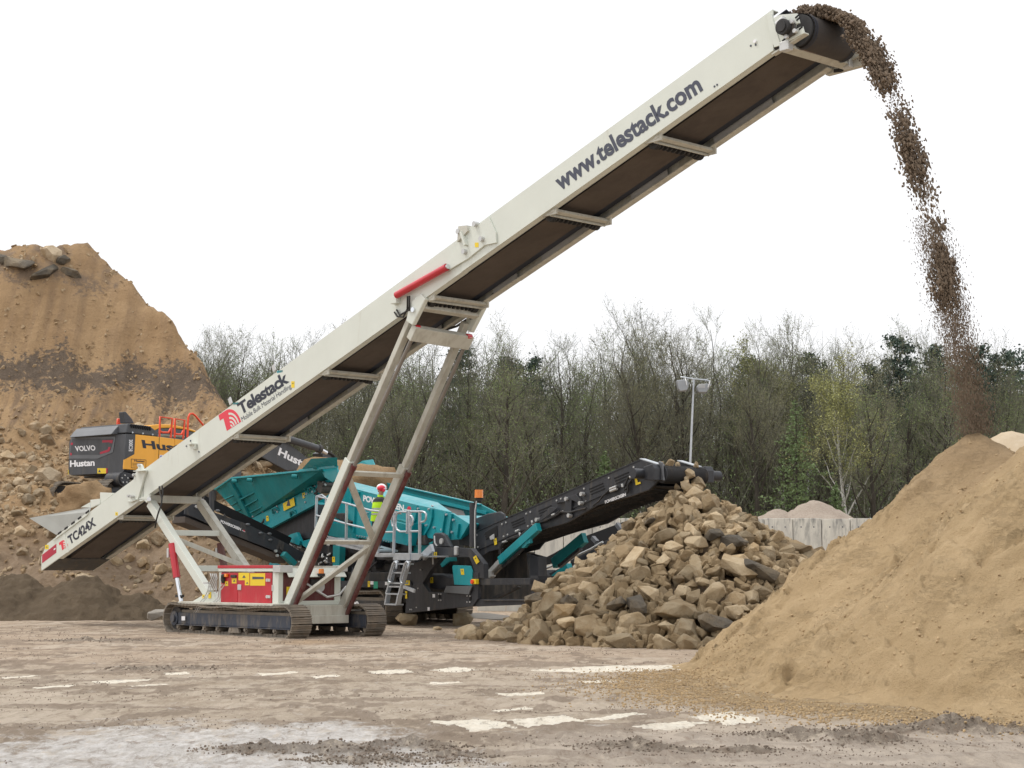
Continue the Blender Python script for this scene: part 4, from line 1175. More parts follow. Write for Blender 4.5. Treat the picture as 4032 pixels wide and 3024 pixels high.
# ---- walkway, handrails, ladder
va, vw = -1.55, -.75
wk = sm.part(MB().slab([P('4', 1150, 852, va), P('4', 1562, 948, va), P('4', 1560, 1012, va), P('4', 1240, 940, va)], .03, (0, 1, 0)), 'walkway_kick_plate', 'galv')
fl = [P('4', 1150, 870, va), P('4', 1565, 985, va), P('d', 350, 1440, va), P('d', 1070, 1440, va)]
sm.part(MB().slab([fl[0], fl[1], fl[1] + Vector((0, .8, 0)), fl[0] + Vector((0, .8, 0))], .04, (0, 0, -1)).slab([fl[2], fl[3], fl[3] + Vector((0, .8, 0)), fl[2] + Vector((0, .8, 0))], .04, (0, 0, -1)), 'walkway_deck', 'galv', wk)
plate('d', [(200, 1382), (352, 1398), (345, 1465), (205, 1425)], va, .03, 'walkway_kick_plate', 'galv', wk)
plate('d', [(350, 1398), (640, 1398), (622, 1468), (345, 1465)], va, .03, 'walkway_kick_plate', 'galv', wk)
plate('d', [(640, 1400), (885, 1402), (885, 1515), (608, 1515), (610, 1470)], va - .06, .06, 'walkway_kick_plate', 'galv', wk)
plate('d', [(885, 1402), (1072, 1405), (1072, 1450), (1020, 1515), (885, 1518)], va - .03, .06, 'walkway_kick_plate', 'galv', wk)
plate('d', [(345, 1468), (605, 1468), (605, 1512), (350, 1505)], va + .2, .3, 'walkway_support', 'black', wk)
def rail(k, pts, v, r_=.026, name='handrail', par=wk):
    return sm.part(MB().pipe([P(k, x, y, v) for x, y in pts], r_), name, 'galv', par)
def post(k, p, q, v, w_=.055, par=wk):
    return sm.part(MB().bar(P(k, *p, v), P(k, *q, v), w_, w_), 'rail_post', 'galv', par)
for p, q in (((372, 1040), (365, 1398)), ((640, 715), (620, 1400)), ((886, 712), (890, 1402)), ((1050, 715), (1046, 1402)), ((848, 720), (846, 1085))):
    post('d', p, q, va - .02)
for p, q in (((1060, 480), (1050, 780)), ((1340, 548), (1334, 892)), ((1150, 500), (1148, 560))):
    post('4', p, q, va - .02)
rail('d', [(500, 742), (640, 738)], va - .02); rail('d', [(372, 1062), (622, 1056)], va - .02)
rail('d', [(905, 722), (1090, 722), (1130, 735), (1152, 765), (1150, 850), (1120, 885), (1070, 895)], va - .02)
rail('d', [(900, 1046), (1046, 1044)], va - .02)
rail('d', [(840, 728), (740, 725), (690, 740), (662, 790), (655, 960), (680, 1020), (730, 1050), (840, 1050)], va - .05)
rail('d', [(622, 790), (600, 820), (590, 900), (600, 950), (622, 968)], va - .02)
rail('d', [(890, 790), (920, 800), (937, 850), (930, 930), (890, 972)], va - .02)
rail('4', [(1060, 484), (1340, 550), (1560, 615), (1800, 640)], va - .02); rail('4', [(1055, 660), (1336, 740), (1530, 786)], va - .02)
rail('4', [(1060, 484), (1110, 470), (1150, 500)], va - .02)
# ladder
def J(x, y, v=va - .1): return P('j', x, y, v)
ld = sm.part(MB().bar(J(1912, 200), J(1785, 638), .05, .10, (0, 1, 0)).bar(J(2075, 205), J(1955, 640), .05, .10, (0, 1, 0)).bar(J(1800, 640), J(1775, 785), .05, .12, (0, 1, 0)).bar(J(1955, 640), J(1925, 790), .05, .12, (0, 1, 0)), 'ladder', 'galv')
for a, b in (((1900, 240), (2060, 240)), ((1875, 355), (2020, 360)), ((1835, 495), (1985, 500)), ((1825, 542), (1975, 545)), ((1790, 638), (1955, 645)), ((1770, 778), (1925, 785))):
    p, q = J(*a), J(*b)
    sm.part(MB().bar(p + Vector((0, .06, 0)), q + Vector((0, .06, 0)), .22, .035), 'ladder_step', 'galv', ld)
for pts in ([(1905, 300), (1915, 230), (1885, 208), (1860, 240), (1800, 440), (1810, 480), (1840, 490)], [(2060, 300), (2075, 230), (2045, 208), (2020, 240), (1962, 440), (1970, 490), (1990, 500)]):
    sm.part(MB().pipe([J(x, y, va - .2) for x, y in pts], .028), 'ladder_handrail', 'galv', ld)
sm.part(MB().bar(J(2010, 545), J(2150, 602), .05, .08), 'ladder_arm', 'galv', ld)

# ---- side conveyor that feeds the stacker
SC = Frame(-10.0, 43.3, -36.3)
def Q(x, y, v=0.0, k='f'): return SC.px(Z(k, x, y), v)
nm = [(-60, 690), (120, 700), (295, 798), (760, 965), (1235, 1195), (1560, 1370), (1640, 1420), (1600, 1500), (1290, 1405), (1140, 1330), (400, 1042), (60, 880), (-80, 830)]
def frp(pts, v): return [(Q(x, y, v).x, Q(x, y, v).z) for x, y in pts]
class Sub(Thing):
    pass
def sc_part(mb, name, mat, parent=None, bevel=0.0):
    """geometry given in the side conveyor's own frame, carried by the screening machine"""
    inv = lambda p: Vector((PS.a[0] * (SC.world(*p).x - PS.O[0]) + PS.a[1] * (SC.world(*p).y - PS.O[1]), PS.n[0] * (SC.world(*p).x - PS.O[0]) + PS.n[1] * (SC.world(*p).y - PS.O[1]), p[2]))
    mb.v = [inv(p) for p in mb.v]
    return sm.part(mb, name, mat, parent, bevel=bevel)
sp2 = frp(nm, 0)
s1 = sc_part(MB().prism(sp2, 0, .05), 'side_conveyor_plate', 'black', bevel=.008)
sc_part(MB().prism(sp2, .85, .9), 'side_conveyor_plate', 'black', s1)
a, b = Q(-60, 850), Q(1290, 1400)
sc_part(MB().slab([a + Vector((0, .06, -.02)), b + Vector((0, .06, -.02)), b + Vector((0, .84, -.02)), a + Vector((0, .84, -.02))], .16, (0, 0, -1)), 'side_conveyor_belt', 'belt', s1)
a, b = Q(120, 700), Q(1560, 1370)
sc_part(MB().slab([a + Vector((0, .06, -.1)), b + Vector((0, .06, -.1)), b + Vector((0, .84, -.1)), a + Vector((0, .84, -.1))], .03, (0, 0, -1)), 'carrying_belt', 'rubber', s1)
a, b = Q(170, 690, .88), Q(1330, 1230, .88)
sc_part(MB().bar(a + Vector((0, 0, .10)), b + Vector((0, 0, .06)), .05, .24), 'belt_skirt_shade', 'hole', s1)
# seal: lettering is laid on the near plate
vs_, fs_ = text_mesh('POWERSCREEN', .045, 0, .9)
bl_, br_, tl_ = Q(400, 940), Q(672, 1052), Q(405, 905)
x0, x1 = min(v.x for v in vs_), max(v.x for v in vs_)
X, Y = (br_ - bl_) / (x1 - x0), (tl_ - bl_) / .72
sc_part(MB().add([bl_ + X * (v.x - x0) + Y * v.y + Vector((0, -.005, 0)) for v in vs_], fs_), 'lettering', 'white_ink', s1)
sc_part(MB().quad(*[Q(x, y, -.005) for x, y in ((690, 1045), (688, 1052), (732, 1072), (734, 1064))]), 'emblem_bar', 'white_ink', s1)
sc_part(MB().quad(*[Q(x, y, -.006) for x, y in ((702, 1052), (730, 1066), (726, 1048), (712, 1040))]), 'emblem_dome', 'logo_red', s1)
for x, y in ((365, 785), (770, 970), (940, 1085), (1060, 1095), (1070, 1175)):
    c = Q(x, y, -.02)
    sc_part(MB().ball(c, .05, sc=(1.4, .5, .7)), 'bolt_cover', 'excav_mid', s1)
for x, y in ((1140, 1325), (1160, 1385), (80, 730), (160, 645)):
    c = Q(x, y, -.03)
    sc_part(MB().tube(c + Vector((0, -.03, 0)), c + Vector((0, .03, 0)), .04, n=12), 'bolt_head', 'clamp', s1)
sc_part(MB().prism(frp([(440, 850), (450, 825), (470, 850), (490, 880), (420, 860)], -.0), -.02, .0), 'lifting_lug', 'black', s1)
sc_part(MB().prism(frp([(1190, 1290), (1210, 1230), (1250, 1235), (1240, 1330)], -.06), -.06, .0), 'fold_bracket', 'black_dusty', s1)
sc_part(MB().bar(Q(1240, 1360, -.2), Q(1390, 1500, -.2), .2, .14), 'support_strut', 'teal_dark')
# dark post seen beside the tail of the stacker
sc_part(MB().bar(Q(280, 520, -.3), Q(285, 800, -.3), .10, .10), 'support_post', 'black')

# soil lying in the hopper
def lump(name, c, r, seed, mat, sc=(1, 1, .6), fr=PS, rough=.35, label=None, cat=None, group=None):
    bm = bmesh.new()
    bmesh.ops.create_icosphere(bm, subdivisions=4, radius=1)
    for v in bm.verts:
        d = noise.fractal(v.co * 1.6 + Vector((seed, 0, 0)), 1, 2, 5) * rough
        v.co = Vector((v.co.x * sc[0], v.co.y * sc[1], v.co.z * sc[2])) * (r * (1 + d))
    me = bpy.data.meshes.new(name)
    bm.to_mesh(me)
    bm.free()
    for p in me.polygons:
        p.use_smooth = True
    me.materials.append(mat)
    o = link(name, me)
    o.location = fr.world(*c)
    tag(o, label, cat, group)
    return o
# ================================================================ excavator on the bench
EX = Frame(-.2306 * 53, 53.0, -52.5)
_g = at_depth(494, 1883, 53).z
ex = Thing('excavator', 'yellow and dark grey tracked excavator with orange guard rails standing on the rubble bench', 'excavator', EX, 1.8, 1.4, 3.2)
def side(x, y, v=0.0, k='c'): return EX.px(Z(k, x, y), v)
def rear(x, y, u=0.0, k='c'):
    d = ray(*Z(k, x, y))
    t = (u + EX.a[0] * EX.O[0] + EX.a[1] * EX.O[1]) / (EX.a[0] * d[0] + EX.a[1] * d[1])
    wx, wy = d[0] * t - EX.O[0], d[1] * t - EX.O[1]
    return Vector((u, EX.n[0] * wx + EX.n[1] * wy, CAM_H + d[2] * t))
WE = rear(95, 600).y
ztop, zbot = side(850, 355).z, side(850, 875).z
def rr_outline(u, inset=0.0):
    pts = []
    r = .16
    for cx, cz, a0 in ((WE - r, ztop - r, 0), (r, ztop - r, 90), (r, zbot + r, 180), (WE - r, zbot + r, 270)):
        for a in range(0, 91, 18):
            pts.append(Vector((u, cx + r * math.cos(R(a0 + a)), cz + r * math.sin(R(a0 + a)))))
    c = Vector((u, WE / 2, (ztop + zbot) / 2))
    return [c + (p - c) * (1 - inset) for p in pts]
cw = MB()
cw.loft(rr_outline(.0, .03), rr_outline(.10), caps=False)
cw.loft(rr_outline(.10), rr_outline(.62), caps=False)
cw.add(rr_outline(.0, .03), [tuple(range(24))])
cw.add(rr_outline(.62), [tuple(range(24))])
cwo = ex.part(cw, 'counterweight', 'excav_grey')
def rmark(pts, mat, name, d=.006, u=0.0):
    return mark(ex, [rear(x, y, u) for x, y in pts], mat, cwo, out=(-1, 0, 0), d=d, name=name)
rmark([(140, 405), (722, 402), (690, 605), (490, 690), (108, 690), (120, 560)], 'excav_mid', 'panel_surround', .012)
rmark([(150, 425), (700, 425), (660, 575), (505, 640), (125, 640)], 'excav_grey', 'recessed_panel', .018)
for pts in ([(552, 447), (690, 445), (684, 488), (650, 484), (648, 474), (552, 478)], [(522, 605), (625, 570), (632, 540), (660, 535), (652, 585), (632, 602), (522, 632)], [(138, 482), (165, 480), (162, 508), (136, 512)], [(128, 612), (150, 618), (150, 645), (128, 648)]):
    rmark(pts, 'label_red', 'reflector', .022)
letter(ex, 'VOLVO', rear(200, 592), rear(466, 580), rear(190, 525), 'white_ink', cwo, bold=.03, out=(-1, 0, 0), d=.024)
letter(ex, 'Hustan', rear(122, 797), rear(448, 780), rear(122, 715), 'white_ink', cwo, bold=.035, out=(-1, 0, 0), d=.01, space=.95)
yl = rmark([(483, 816), (483, 886), (598, 886), (598, 816)], 'yellow', 'warning_sticker', .01)
rmark([(598, 816), (598, 882), (616, 880), (616, 818)], 'label_red', 'reflector', .01)
mark(ex, [rear(x, y) for x, y in ((495, 870), (530, 870), (512, 832))], 'ink_grey', yl, out=(-1, 0, 0), d=.013, name='pictogram')
rmark([(96, 838), (96, 900), (102, 900), (102, 836)], 'yellow', 'warning_sticker', .01)
cam_ = rear(330, 340, .12)
ex.part(MB().box(.1, .3, cam_.y - .3, cam_.y + .3, ztop, ztop + .05).box(.05, .2, cam_.y - .12, cam_.y + .1, ztop + .02, ztop + .10), 'rear_camera', 'rubber', cwo, bevel=.02)
# body behind the counterweight
zs = side(830, 825).z
UL = 5.0
bd = MB()
bd.box(.63, UL, .02, WE - .02, zbot - .05, ztop - .02)
body = ex.part(bd, 'house', 'excav_grey', bevel=.03)
def ez(pts, v, t, name, mat, par=None, bevel=.0, k='c'):
    return ex.part(MB().prism([(side(x, y, v, k).x, side(x, y, v, k).z) for x, y in pts], v, v + t), name, mat, par, bevel=bevel)
yp = ez([(985, 370), (1290, 402), (1500, 428), (1500, 880), (1285, 860), (830, 828), (838, 705), (970, 632)], -.02, .06, 'side_door', 'orange_y', body, .01)
ez([(1504, 428), (1900, 480), (1900, 930), (1504, 880)], -.02, .06, 'side_door', 'orange_y', body, .01)
ez([(858, 362), (983, 370), (968, 630), (836, 702)], -.012, .04, 'air_panel', 'excav_grey', body)
ln = MB()
for x0, y0, x1, y1 in ((1298, 404, 1284, 860), ):
    ln.bar(side(x0, y0, -.022), side(x1, y1, -.022), .012, .012)
ex.part(ln, 'door_seam', 'hole', yp)
# lettering on the side; the part beyond the conveyor is on the next door
letter(ex, 'Hustan', side(1075, 545), side(1800, 625), side(1055, 440), 'ink', body, bold=.035, out=(0, -1, 0), d=.028, space=1.0)
letter(ex, 'EC300E', side(938, 592), side(942, 440), side(890, 592), 'white_ink', body, bold=.02, out=(0, -1, 0), d=.016)
ou = [(928, 694), (928, 810), (1118, 822), (1124, 708)]
lo_ = ex.part(MB().pipe([side(x, y, -.024) for x, y in ou + [ou[0]]], .008, 4), 'notice_frame', 'ink', yp)
letter(ex, 'Hustan', side(962, 728), side(1095, 738), side(962, 706), 'ink', yp, bold=.04, d=.026)
tx = MB()
for y0 in (748, 765, 785):
    tx.bar(side(945, y0, -.024), side(1095, y0 + 10, -.024), .004, .015)
ex.part(tx, 'notice_text', paint('faint_print', (.30, .17, .03), .5), lo_)
mark(ex, [side(x, y, -.02) for x, y in ((1305, 640), (1300, 690), (1345, 695), (1365, 645))], 'white_ink', yp, name='decal')
mark(ex, [side(x, y, -.025) for x, y in ((1312, 650), (1308, 690), (1340, 692), (1352, 652))], 'blue_ink', yp, name='decal')
# engine hood
hq = [(862, 350), (885, 225), (1180, 262), (1285, 345), (1285, 402)]
hs_ = [(side(x, y, .05).x, side(x, y, .05).z) for x, y in hq]
hood = ex.part(MB().prism(hs_, .05, WE - .5), 'engine_hood', 'excav_grey', body, bevel=.03)
a = [Vector((p[0], .3, p[1])) for p in hs_]
ex.part(MB().prism([(hs_[0][0] - .25, ztop - .02), (hs_[1][0] - .15, ztop + .16), (hs_[1][0], ztop + .30), (hs_[1][0] + .2, ztop - .02)], .5, WE - .3), 'hood_ramp', 'excav_mid', hood, bevel=.03)
gr = MB()
for i in range(9):
    x = 925 + i * 30
    gr.bar(side(x, 235 + i * 4.0, .04), side(x + 14, 280 + i * 4.6, .04), .05, .06, (1, 0, 0))
ex.part(gr, 'vent_grille', 'hole', hood)
bb = MB()
for x, y in ((940, 345), (1075, 358), (1205, 372)):
    c = side(x, y, .05)
    bb.tube((c.x, .02, c.z), (c.x, .06, c.z), .03, n=8)
ex.split(bb, 'bolt_head', 'galv', hood)
fq = [(825, 72), (858, 70), (940, 165), (968, 225), (845, 222)]
ex.part(MB().prism([(side(x, y, .9).x, side(x, y, .9).z) for x, y in fq], .9, 1.15), 'exhaust_stack', 'excav_grey', hood, bevel=.02)
# guard rails
def grail(pts, v, r_=.035, par=None):
    return ex.part(MB().pipe([side(x, y, v) for x, y in pts], r_), 'guard_rail', 'orange_red', par or body)
for pts in ([(1300, 405), (1308, 140), (1470, 160), (1448, 420)], [(1308, 330), (1340, 345), (1420, 345), (1450, 290)], [(1500, 415), (1505, 165), (1632, 182), (1612, 440)], [(1503, 360), (1540, 370), (1590, 370), (1615, 320)], [(1668, 410), (1672, 330), (1680, 150), (1700, 100), (1740, 95), (1780, 130), (1880, 250)]):
    grail(pts, .12)
grail([(742, 300), (748, 170), (850, 180)], 1.6); grail([(770, 300), (775, 175)], 1.6)
# cab on the far side
cv = 1.55
cab_ = ez([(1130, 262), (1210, 245), (1300, 235), (1460, 238), (1640, 275), (1790, 322), (1780, 345), (1640, 305), (1450, 285), (1300, 290), (1240, 320), (1200, 300)], cv, 1.05, 'cab_roof', 'orange_y', None, .03)
ez([(1225, 322), (1300, 285), (1450, 285), (1640, 305), (1775, 345), (1775, 520), (1230, 470)], cv + .03, .98, 'cab_window', 'glass', cab_, .02)
for pts in ([(1455, 285), (1475, 288), (1475, 500), (1455, 500)], [(1640, 305), (1660, 310), (1660, 500), (1640, 500)], [(1220, 315), (1240, 320), (1240, 480), (1220, 480)]):
    ez(pts, cv - .01, .05, 'cab_pillar', 'excav_grey', cab_)
ez([(1320, 370), (1640, 385), (1640, 420), (1320, 410)], .4, .8, 'tool_box', paint('pale_green_plastic', (.25, .30, .22), .5), None, .03)
# boom, cylinder and stick
bp = [(-300, 330), (60, 130), (330, 35), (560, -90), (700, -55), (800, -10), (985, 132), (905, 238), (780, 248), (545, 118), (420, 160), (-60, 420)]
bv = 1.25
bpp = [(side(x, y, bv, '4').x, side(x, y, bv, '4').z) for x, y in bp]
boom = ex.part(MB().prism(bpp, bv, bv + .62), 'boom', 'excav_grey', bevel=.03)
letter(ex, 'Hustan', side(695, 92, bv, '4'), side(1010, 252, bv, '4'), side(715, 28, bv, '4'), 'white_ink', boom, bold=.035, d=.006)
c0_, c1_, c2_ = side(760, -60, bv - .1, '4'), side(1085, 42, bv - .1, '4'), side(1150, 80, bv - .1, '4')
bcy = ex.part(MB().tube(c0_, c1_, .13, n=18), 'boom_cylinder', 'excav_grey', boom)
ex.part(MB().tube(c1_, c2_, .075, n=14), 'cylinder_rod', 'chrome', bcy)
ex.part(MB().tube(c1_ - (c1_ - c0_).normalized() * .1, c1_ + (c1_ - c0_).normalized() * .05, .16, n=18), 'cylinder_gland', 'black_dusty', bcy)
ez([(1105, 80), (1150, 58), (1195, 75), (1240, 125), (1290, 190), (1300, 330), (1235, 330), (1200, 200), (1120, 130)], bv + .05, .5, 'stick', 'excav_grey', None, .03, k='4')
ex.part(MB().pipe([side(1150, 62, bv, '4'), side(1210, 95, bv, '4'), side(1270, 170, bv, '4'), side(1285, 260, bv, '4')], .04), 'hose', 'rubber', boom)
# undercarriage
e0 = side(485, 1050, -.15)
crawler(ex, e0.x + .3, e0.x + 4.6, -.15, .5, .95, ('track', 'excav_grey'), z0=_g - 1.02, sag=.03)
crawler(ex, e0.x + .3, e0.x + 4.6, WE - .5, WE + .15, .95, ('track', 'excav_grey'), z0=_g - 1.02, sag=.03)
fd2 = side(812, 962, -.3)
fdo = ex.part(MB().tube((fd2.x, -.36, fd2.z), (fd2.x, .3, fd2.z), .23, n=24).tube((fd2.x, -.40, fd2.z), (fd2.x, -.36, fd2.z), .17, n=20), 'final_drive', 'black')
nb = MB()
for i in range(5):
    a = R(72 * i + 20)
    nb.tube((fd2.x + .12 * math.cos(a), -.43, fd2.z + .12 * math.sin(a)), (fd2.x + .12 * math.cos(a), -.39, fd2.z + .12 * math.sin(a)), .022, n=8)
ex.split(nb, 'bolt_head', 'clamp', fdo)
ex.part(MB().box(.9, 4.4, .6, WE - .6, _g - .65, _g + .02).tube((2.6, WE / 2, _g - .2), (2.6, WE / 2, _g + .05), .75, n=28), 'turntable', 'black_dusty')
ex.part(MB().prism([(side(x, y, -.1).x, side(x, y, -.1).z) for x, y in ((800, 880), (850, 868), (1000, 905), (1000, 960), (880, 935), (800, 920))], -.1, .3), 'track_guard', 'black', bevel=.02)

# ================================================================ person on the walkway
PV = -1.2
foot = P('d', 305, 1385, PV)
head_t = P('d', 452, 262, PV)
hh = head_t.z - foot.z
pe = Thing('person', 'person in a yellow reflective vest and white and red helmet, back turned, on the walkway', 'person', PS, foot.x, PV, foot.z)
K = hh / 1.86
px0 = head_t.x * .75 + foot.x * .25
lean = head_t.x - foot.x
def J3(x, y, z): return Vector((foot.x + lean * min(1, z / 1.5) * .62 + x * K, PV + y * K, foot.z + z * K))
def skin(name, nodes, edges, mat, parent, levels=1):
    """one continuous surface grown over a joint skeleton"""
    me = bpy.data.meshes.new(name)
    me.from_pydata([tuple(J3(*n[:3]) - pe.off) for n in nodes], edges, [])
    o = link(name, me, parent)
    sk = o.modifiers.new('skin', 'SKIN')
    sk.use_smooth_shade = True
    for i, n in enumerate(nodes):
        rr_ = n[3] if isinstance(n[3], tuple) else (n[3], n[3])
        me.skin_vertices[0].data[i].radius = (rr_[0] * K, rr_[1] * K)
    me.skin_vertices[0].data[0].use_root = True
    sb = o.modifiers.new('sub', 'SUBSURF')
    sb.levels = sb.render_levels = levels + 1
    me.materials.append(M[mat] if isinstance(mat, str) else mat)
    return o
skinm = paint('skin', (.42, .24, .17), .5, var=.06)
dark = paint('dark_work_trousers', (.03, .028, .045), .8, var=.25)
jack = paint('black_jacket', (.02, .02, .024), .75, var=.2)
vest = paint('yellow_safety_vest', (.52, .86, .02), .7, var=.05)
# 0 pelvis 1 waist 2 chest 3 neck base 4 neck 5 head 6 crown
nodes = [(0, 0, .95, (.15, .11)), (0, 0, 1.10, (.14, .11)), (.01, 0, 1.33, (.17, .12)), (.02, 0, 1.47, (.10, .08)), (.03, .0, 1.54, .058), (.05, .02, 1.62, (.075, .085)), (.055, .02, 1.73, (.08, .09)),
         (-.10, 0, .90, .095), (-.12, .03, .50, .065), (-.12, -.02, .10, .048), (-.11, .12, .045, .04),
         (.11, 0, .90, .095), (.13, .06, .50, .065), (.13, .03, .10, .048), (.15, .17, .045, .04),
         (-.20, 0, 1.40, .06), (-.27, .02, 1.13, .046), (-.22, .16, .95, .036), (-.21, .22, .90, .033),
         (.21, .02, 1.40, .06), (.32, .08, 1.16, .046), (.42, .26, 1.08, .036), (.46, .31, 1.07, .033)]
edges = [(0, 1), (1, 2), (2, 3), (3, 4), (4, 5), (5, 6), (0, 7), (7, 8), (8, 9), (9, 10), (0, 11), (11, 12), (12, 13), (13, 14), (2, 15), (15, 16), (16, 17), (17, 18), (2, 19), (19, 20), (20, 21), (21, 22)]
# five fingers and a thumb side on each hand
for base, sgn in ((18, -1), (22, 1)):
    b = nodes[base]
    d = (b[0] - nodes[base - 1][0], b[1] - nodes[base - 1][1], b[2] - nodes[base - 1][2])
    L_ = math.sqrt(sum(q * q for q in d)) or 1
    d = tuple(q / L_ for q in d)
    for k, (off_, ln_) in enumerate(((-.03, .07), (-.01, .085), (.01, .08), (.03, .06))):
        n0 = len(nodes)
        nodes.append((b[0] + d[0] * .05 + off_ * .8, b[1] + d[1] * .05 + off_ * .5, b[2] + d[2] * .05, .010))
        nodes.append((b[0] + d[0] * (.05 + ln_) + off_, b[1] + d[1] * (.05 + ln_) + off_ * .6, b[2] + d[2] * (.05 + ln_) - .03, .009))
        edges += [(base, n0), (n0, n0 + 1)]
    n0 = len(nodes)
    nodes.append((b[0] - sgn * .05, b[1] + .02, b[2] + .01, .011))
    nodes.append((b[0] - sgn * .06 + d[0] * .05, b[1] + .03 + d[1] * .05, b[2] + d[2] * .05, .009))
    edges += [(base, n0), (n0, n0 + 1)]
body_ = skin('body', nodes, edges, skinm, pe.o)
tr = [(0, 0, .97, (.17, .13)), (-.10, 0, .90, .115), (-.12, .03, .50, .088), (-.12, -.02, .12, .075), (.11, 0, .90, .115), (.13, .06, .50, .088), (.13, .03, .12, .075), (0, 0, 1.08, (.165, .13))]
skin('trousers', tr, [(0, 7), (0, 1), (1, 2), (2, 3), (0, 4), (4, 5), (5, 6)], dark, pe.o)
jk = [(.01, 0, 1.34, (.19, .145)), (.0, 0, 1.05, (.175, .14)), (.02, 0, 1.48, (.115, .095)), (.025, 0, 1.52, .08), (-.20, 0, 1.40, .082), (-.27, .02, 1.13, .066), (-.22, .15, .96, .052), (.21, .02, 1.40, .082), (.32, .08, 1.16, .066), (.42, .25, 1.085, .052)]
skin('jacket', jk, [(0, 1), (0, 2), (2, 3), (0, 4), (4, 5), (5, 6), (0, 7), (7, 8), (8, 9)], jack, pe.o)
vb_ = MB()
prev_ = None
for z_, rx_, ry_, cx_ in ((.84, .215, .165, -.02), (.95, .225, .172, -.01), (1.10, .225, .170, .0), (1.25, .235, .172, .005), (1.36, .24, .165, .01), (1.44, .20, .14, .015), (1.485, .12, .10, .02)):
    ring_ = [J3(cx_ + rx_ * math.cos(2 * math.pi * i / 28), ry_ * math.sin(2 * math.pi * i / 28), z_ + .01 * math.sin(4 * math.pi * i / 28)) for i in range(28)]
    if prev_:
        vb_.add(prev_ + ring_, [(i, (i + 1) % 28, 28 + (i + 1) % 28, 28 + i) for i in range(28)], True)
    prev_ = ring_
vo = link('vest', vb_.mesh('vest', pe.off, vest), pe.o)
yk = MB()
prev_ = None
for z_, rx_, ry_, cx_ in ((1.355, .246, .171, .01), (1.44, .206, .146, .015), (1.49, .124, .104, .02)):
    ring_ = [J3(cx_ + rx_ * math.cos(2 * math.pi * i / 28), ry_ * math.sin(2 * math.pi * i / 28), z_) for i in range(28)]
    if prev_:
        yk.add(prev_ + ring_, [(i, (i + 1) % 28, 28 + (i + 1) % 28, 28 + i) for i in range(28)], True)
    prev_ = ring_
link('vest_yoke', yk.mesh('vest_yoke', pe.off, jack), vo)
def ring(z, h_, mat, name, rx=.232, ry=.185):
    mb = MB()
    n_ = 28
    for zz in (z - h_ / 2, z + h_ / 2):
        pass
    lo_ = [J3(rx * math.cos(2 * math.pi * i / n_), ry * math.sin(2 * math.pi * i / n_), z - h_ / 2) for i in range(n_)]
    hi_ = [J3(rx * math.cos(2 * math.pi * i / n_), ry * math.sin(2 * math.pi * i / n_), z + h_ / 2) for i in range(n_)]
    mb.loft(lo_, hi_, False)
    me = mb.mesh(name, pe.off, M[mat] if isinstance(mat, str) else mat)
    return link(name, me, vo)
refl = paint('reflective_tape', (.55, .57, .56), .25, metal=.5, var=.05)
ring(1.17, .045, refl, 'reflective_band', .232, .178); ring(1.03, .045, refl, 'reflective_band', .231, .178)
hc = J3(.055, .015, 1.745)
he = MB()
he.ball(hc, .125 * K, 20, 14, (1.0, 1.15, .9))
helmet = link('helmet', he.mesh('helmet', pe.off, M['white_ink']), pe.o)
hb_ = MB()
hb_.tube(hc + Vector((0, 0, -.035)), hc + Vector((0, 0, -.02)), .145 * K, n=24)
link('helmet_brim', hb_.mesh('helmet_brim', pe.off, M['white_ink']), helmet)
for sx in (-1, 1):
    link('ear_defender', MB().ball(hc + Vector((sx * .12 * K, 0, -.06)), .05 * K, 12, 8, (.6, 1, 1.2)).mesh('ear_defender', pe.off, M['logo_red']), helmet)
link('helmet_stripe', MB().ball(hc + Vector((.04 * K, -.03, -.01)), .112 * K, 14, 10, (1, 1.05, .8)).mesh('helmet_stripe', pe.off, M['logo_red']), helmet)
link('collar', MB().tube(J3(.02, 0, 1.50), J3(.035, 0, 1.56), .085 * K, .075 * K, n=18, caps=False).mesh('collar', pe.off, vest), vo)
for x_, y_ in ((-.11, .05), (.15, .10)):
    link('boot', MB().ball(J3(x_, y_, .055), .10 * K, 14, 10, (.55, 1.4, .6)).mesh('boot', pe.off, M['rubber']), pe.o)
# ================================================================ ground, heaps, rubble
def fb(x, y, s=1.0, o=4, seed=0.0):
    return noise.fractal(Vector((x * s + seed, y * s - seed, seed * .37)), 1.0, 2.0, o)

def sstep(a, b, x):
    t = max(0.0, min(1.0, (x - a) / (b - a)))
    return t * t * (3 - 2 * t)

def grid_mesh(name, pts, nr, nc, mat, keep=None, smooth=True):
    fs = []
    for i in range(nr - 1):
        for j in range(nc - 1):
            a = i * nc + j
            f = (a, a + 1, a + nc + 1, a + nc)
            if keep is None or any(keep[k] for k in f):
                fs.append(f)
    me = bpy.data.meshes.new(name)
    if keep is not None:
        used = sorted({k for f in fs for k in f})
        mp = {k: i for i, k in enumerate(used)}
        pts = [pts[k] for k in used]
        fs = [tuple(mp[k] for k in f) for f in fs]
    me.from_pydata(pts, [], fs)
    me.polygons.foreach_set('use_smooth', [smooth] * len(me.polygons))
    me.materials.append(mat)
    me.update()
    return me

# ridges of pushed-up mud: (photo x, photo y, half length m, half depth m, height m)
RIDGES = []
for px_, py_, a_, b_, h_ in ((2480, 2945, .30, .12, .05), (2620, 2960, .28, .12, .05), (2960, 2960, .22, .10, .035), (3160, 2905, .42, .14, .06), (3420, 2925, .25, .16, .07), (3700, 2880, .55, .20, .075), (3900, 2880, .4, .2, .06),
                            (1060, 2960, .35, .15, .05), (1350, 2965, .30, .16, .05), (1620, 2945, .32, .14, .05), (1500, 3000, .4, .12, .04), (1750, 2975, .25, .1, .035), (380, 2525, .8, .25, .05), (620, 2635, .5, .2, .045)):
    g = on_ground(px_, py_)
    RIDGES.append((g.x, g.y, a_ * 1.2, b_ * 1.5, h_))

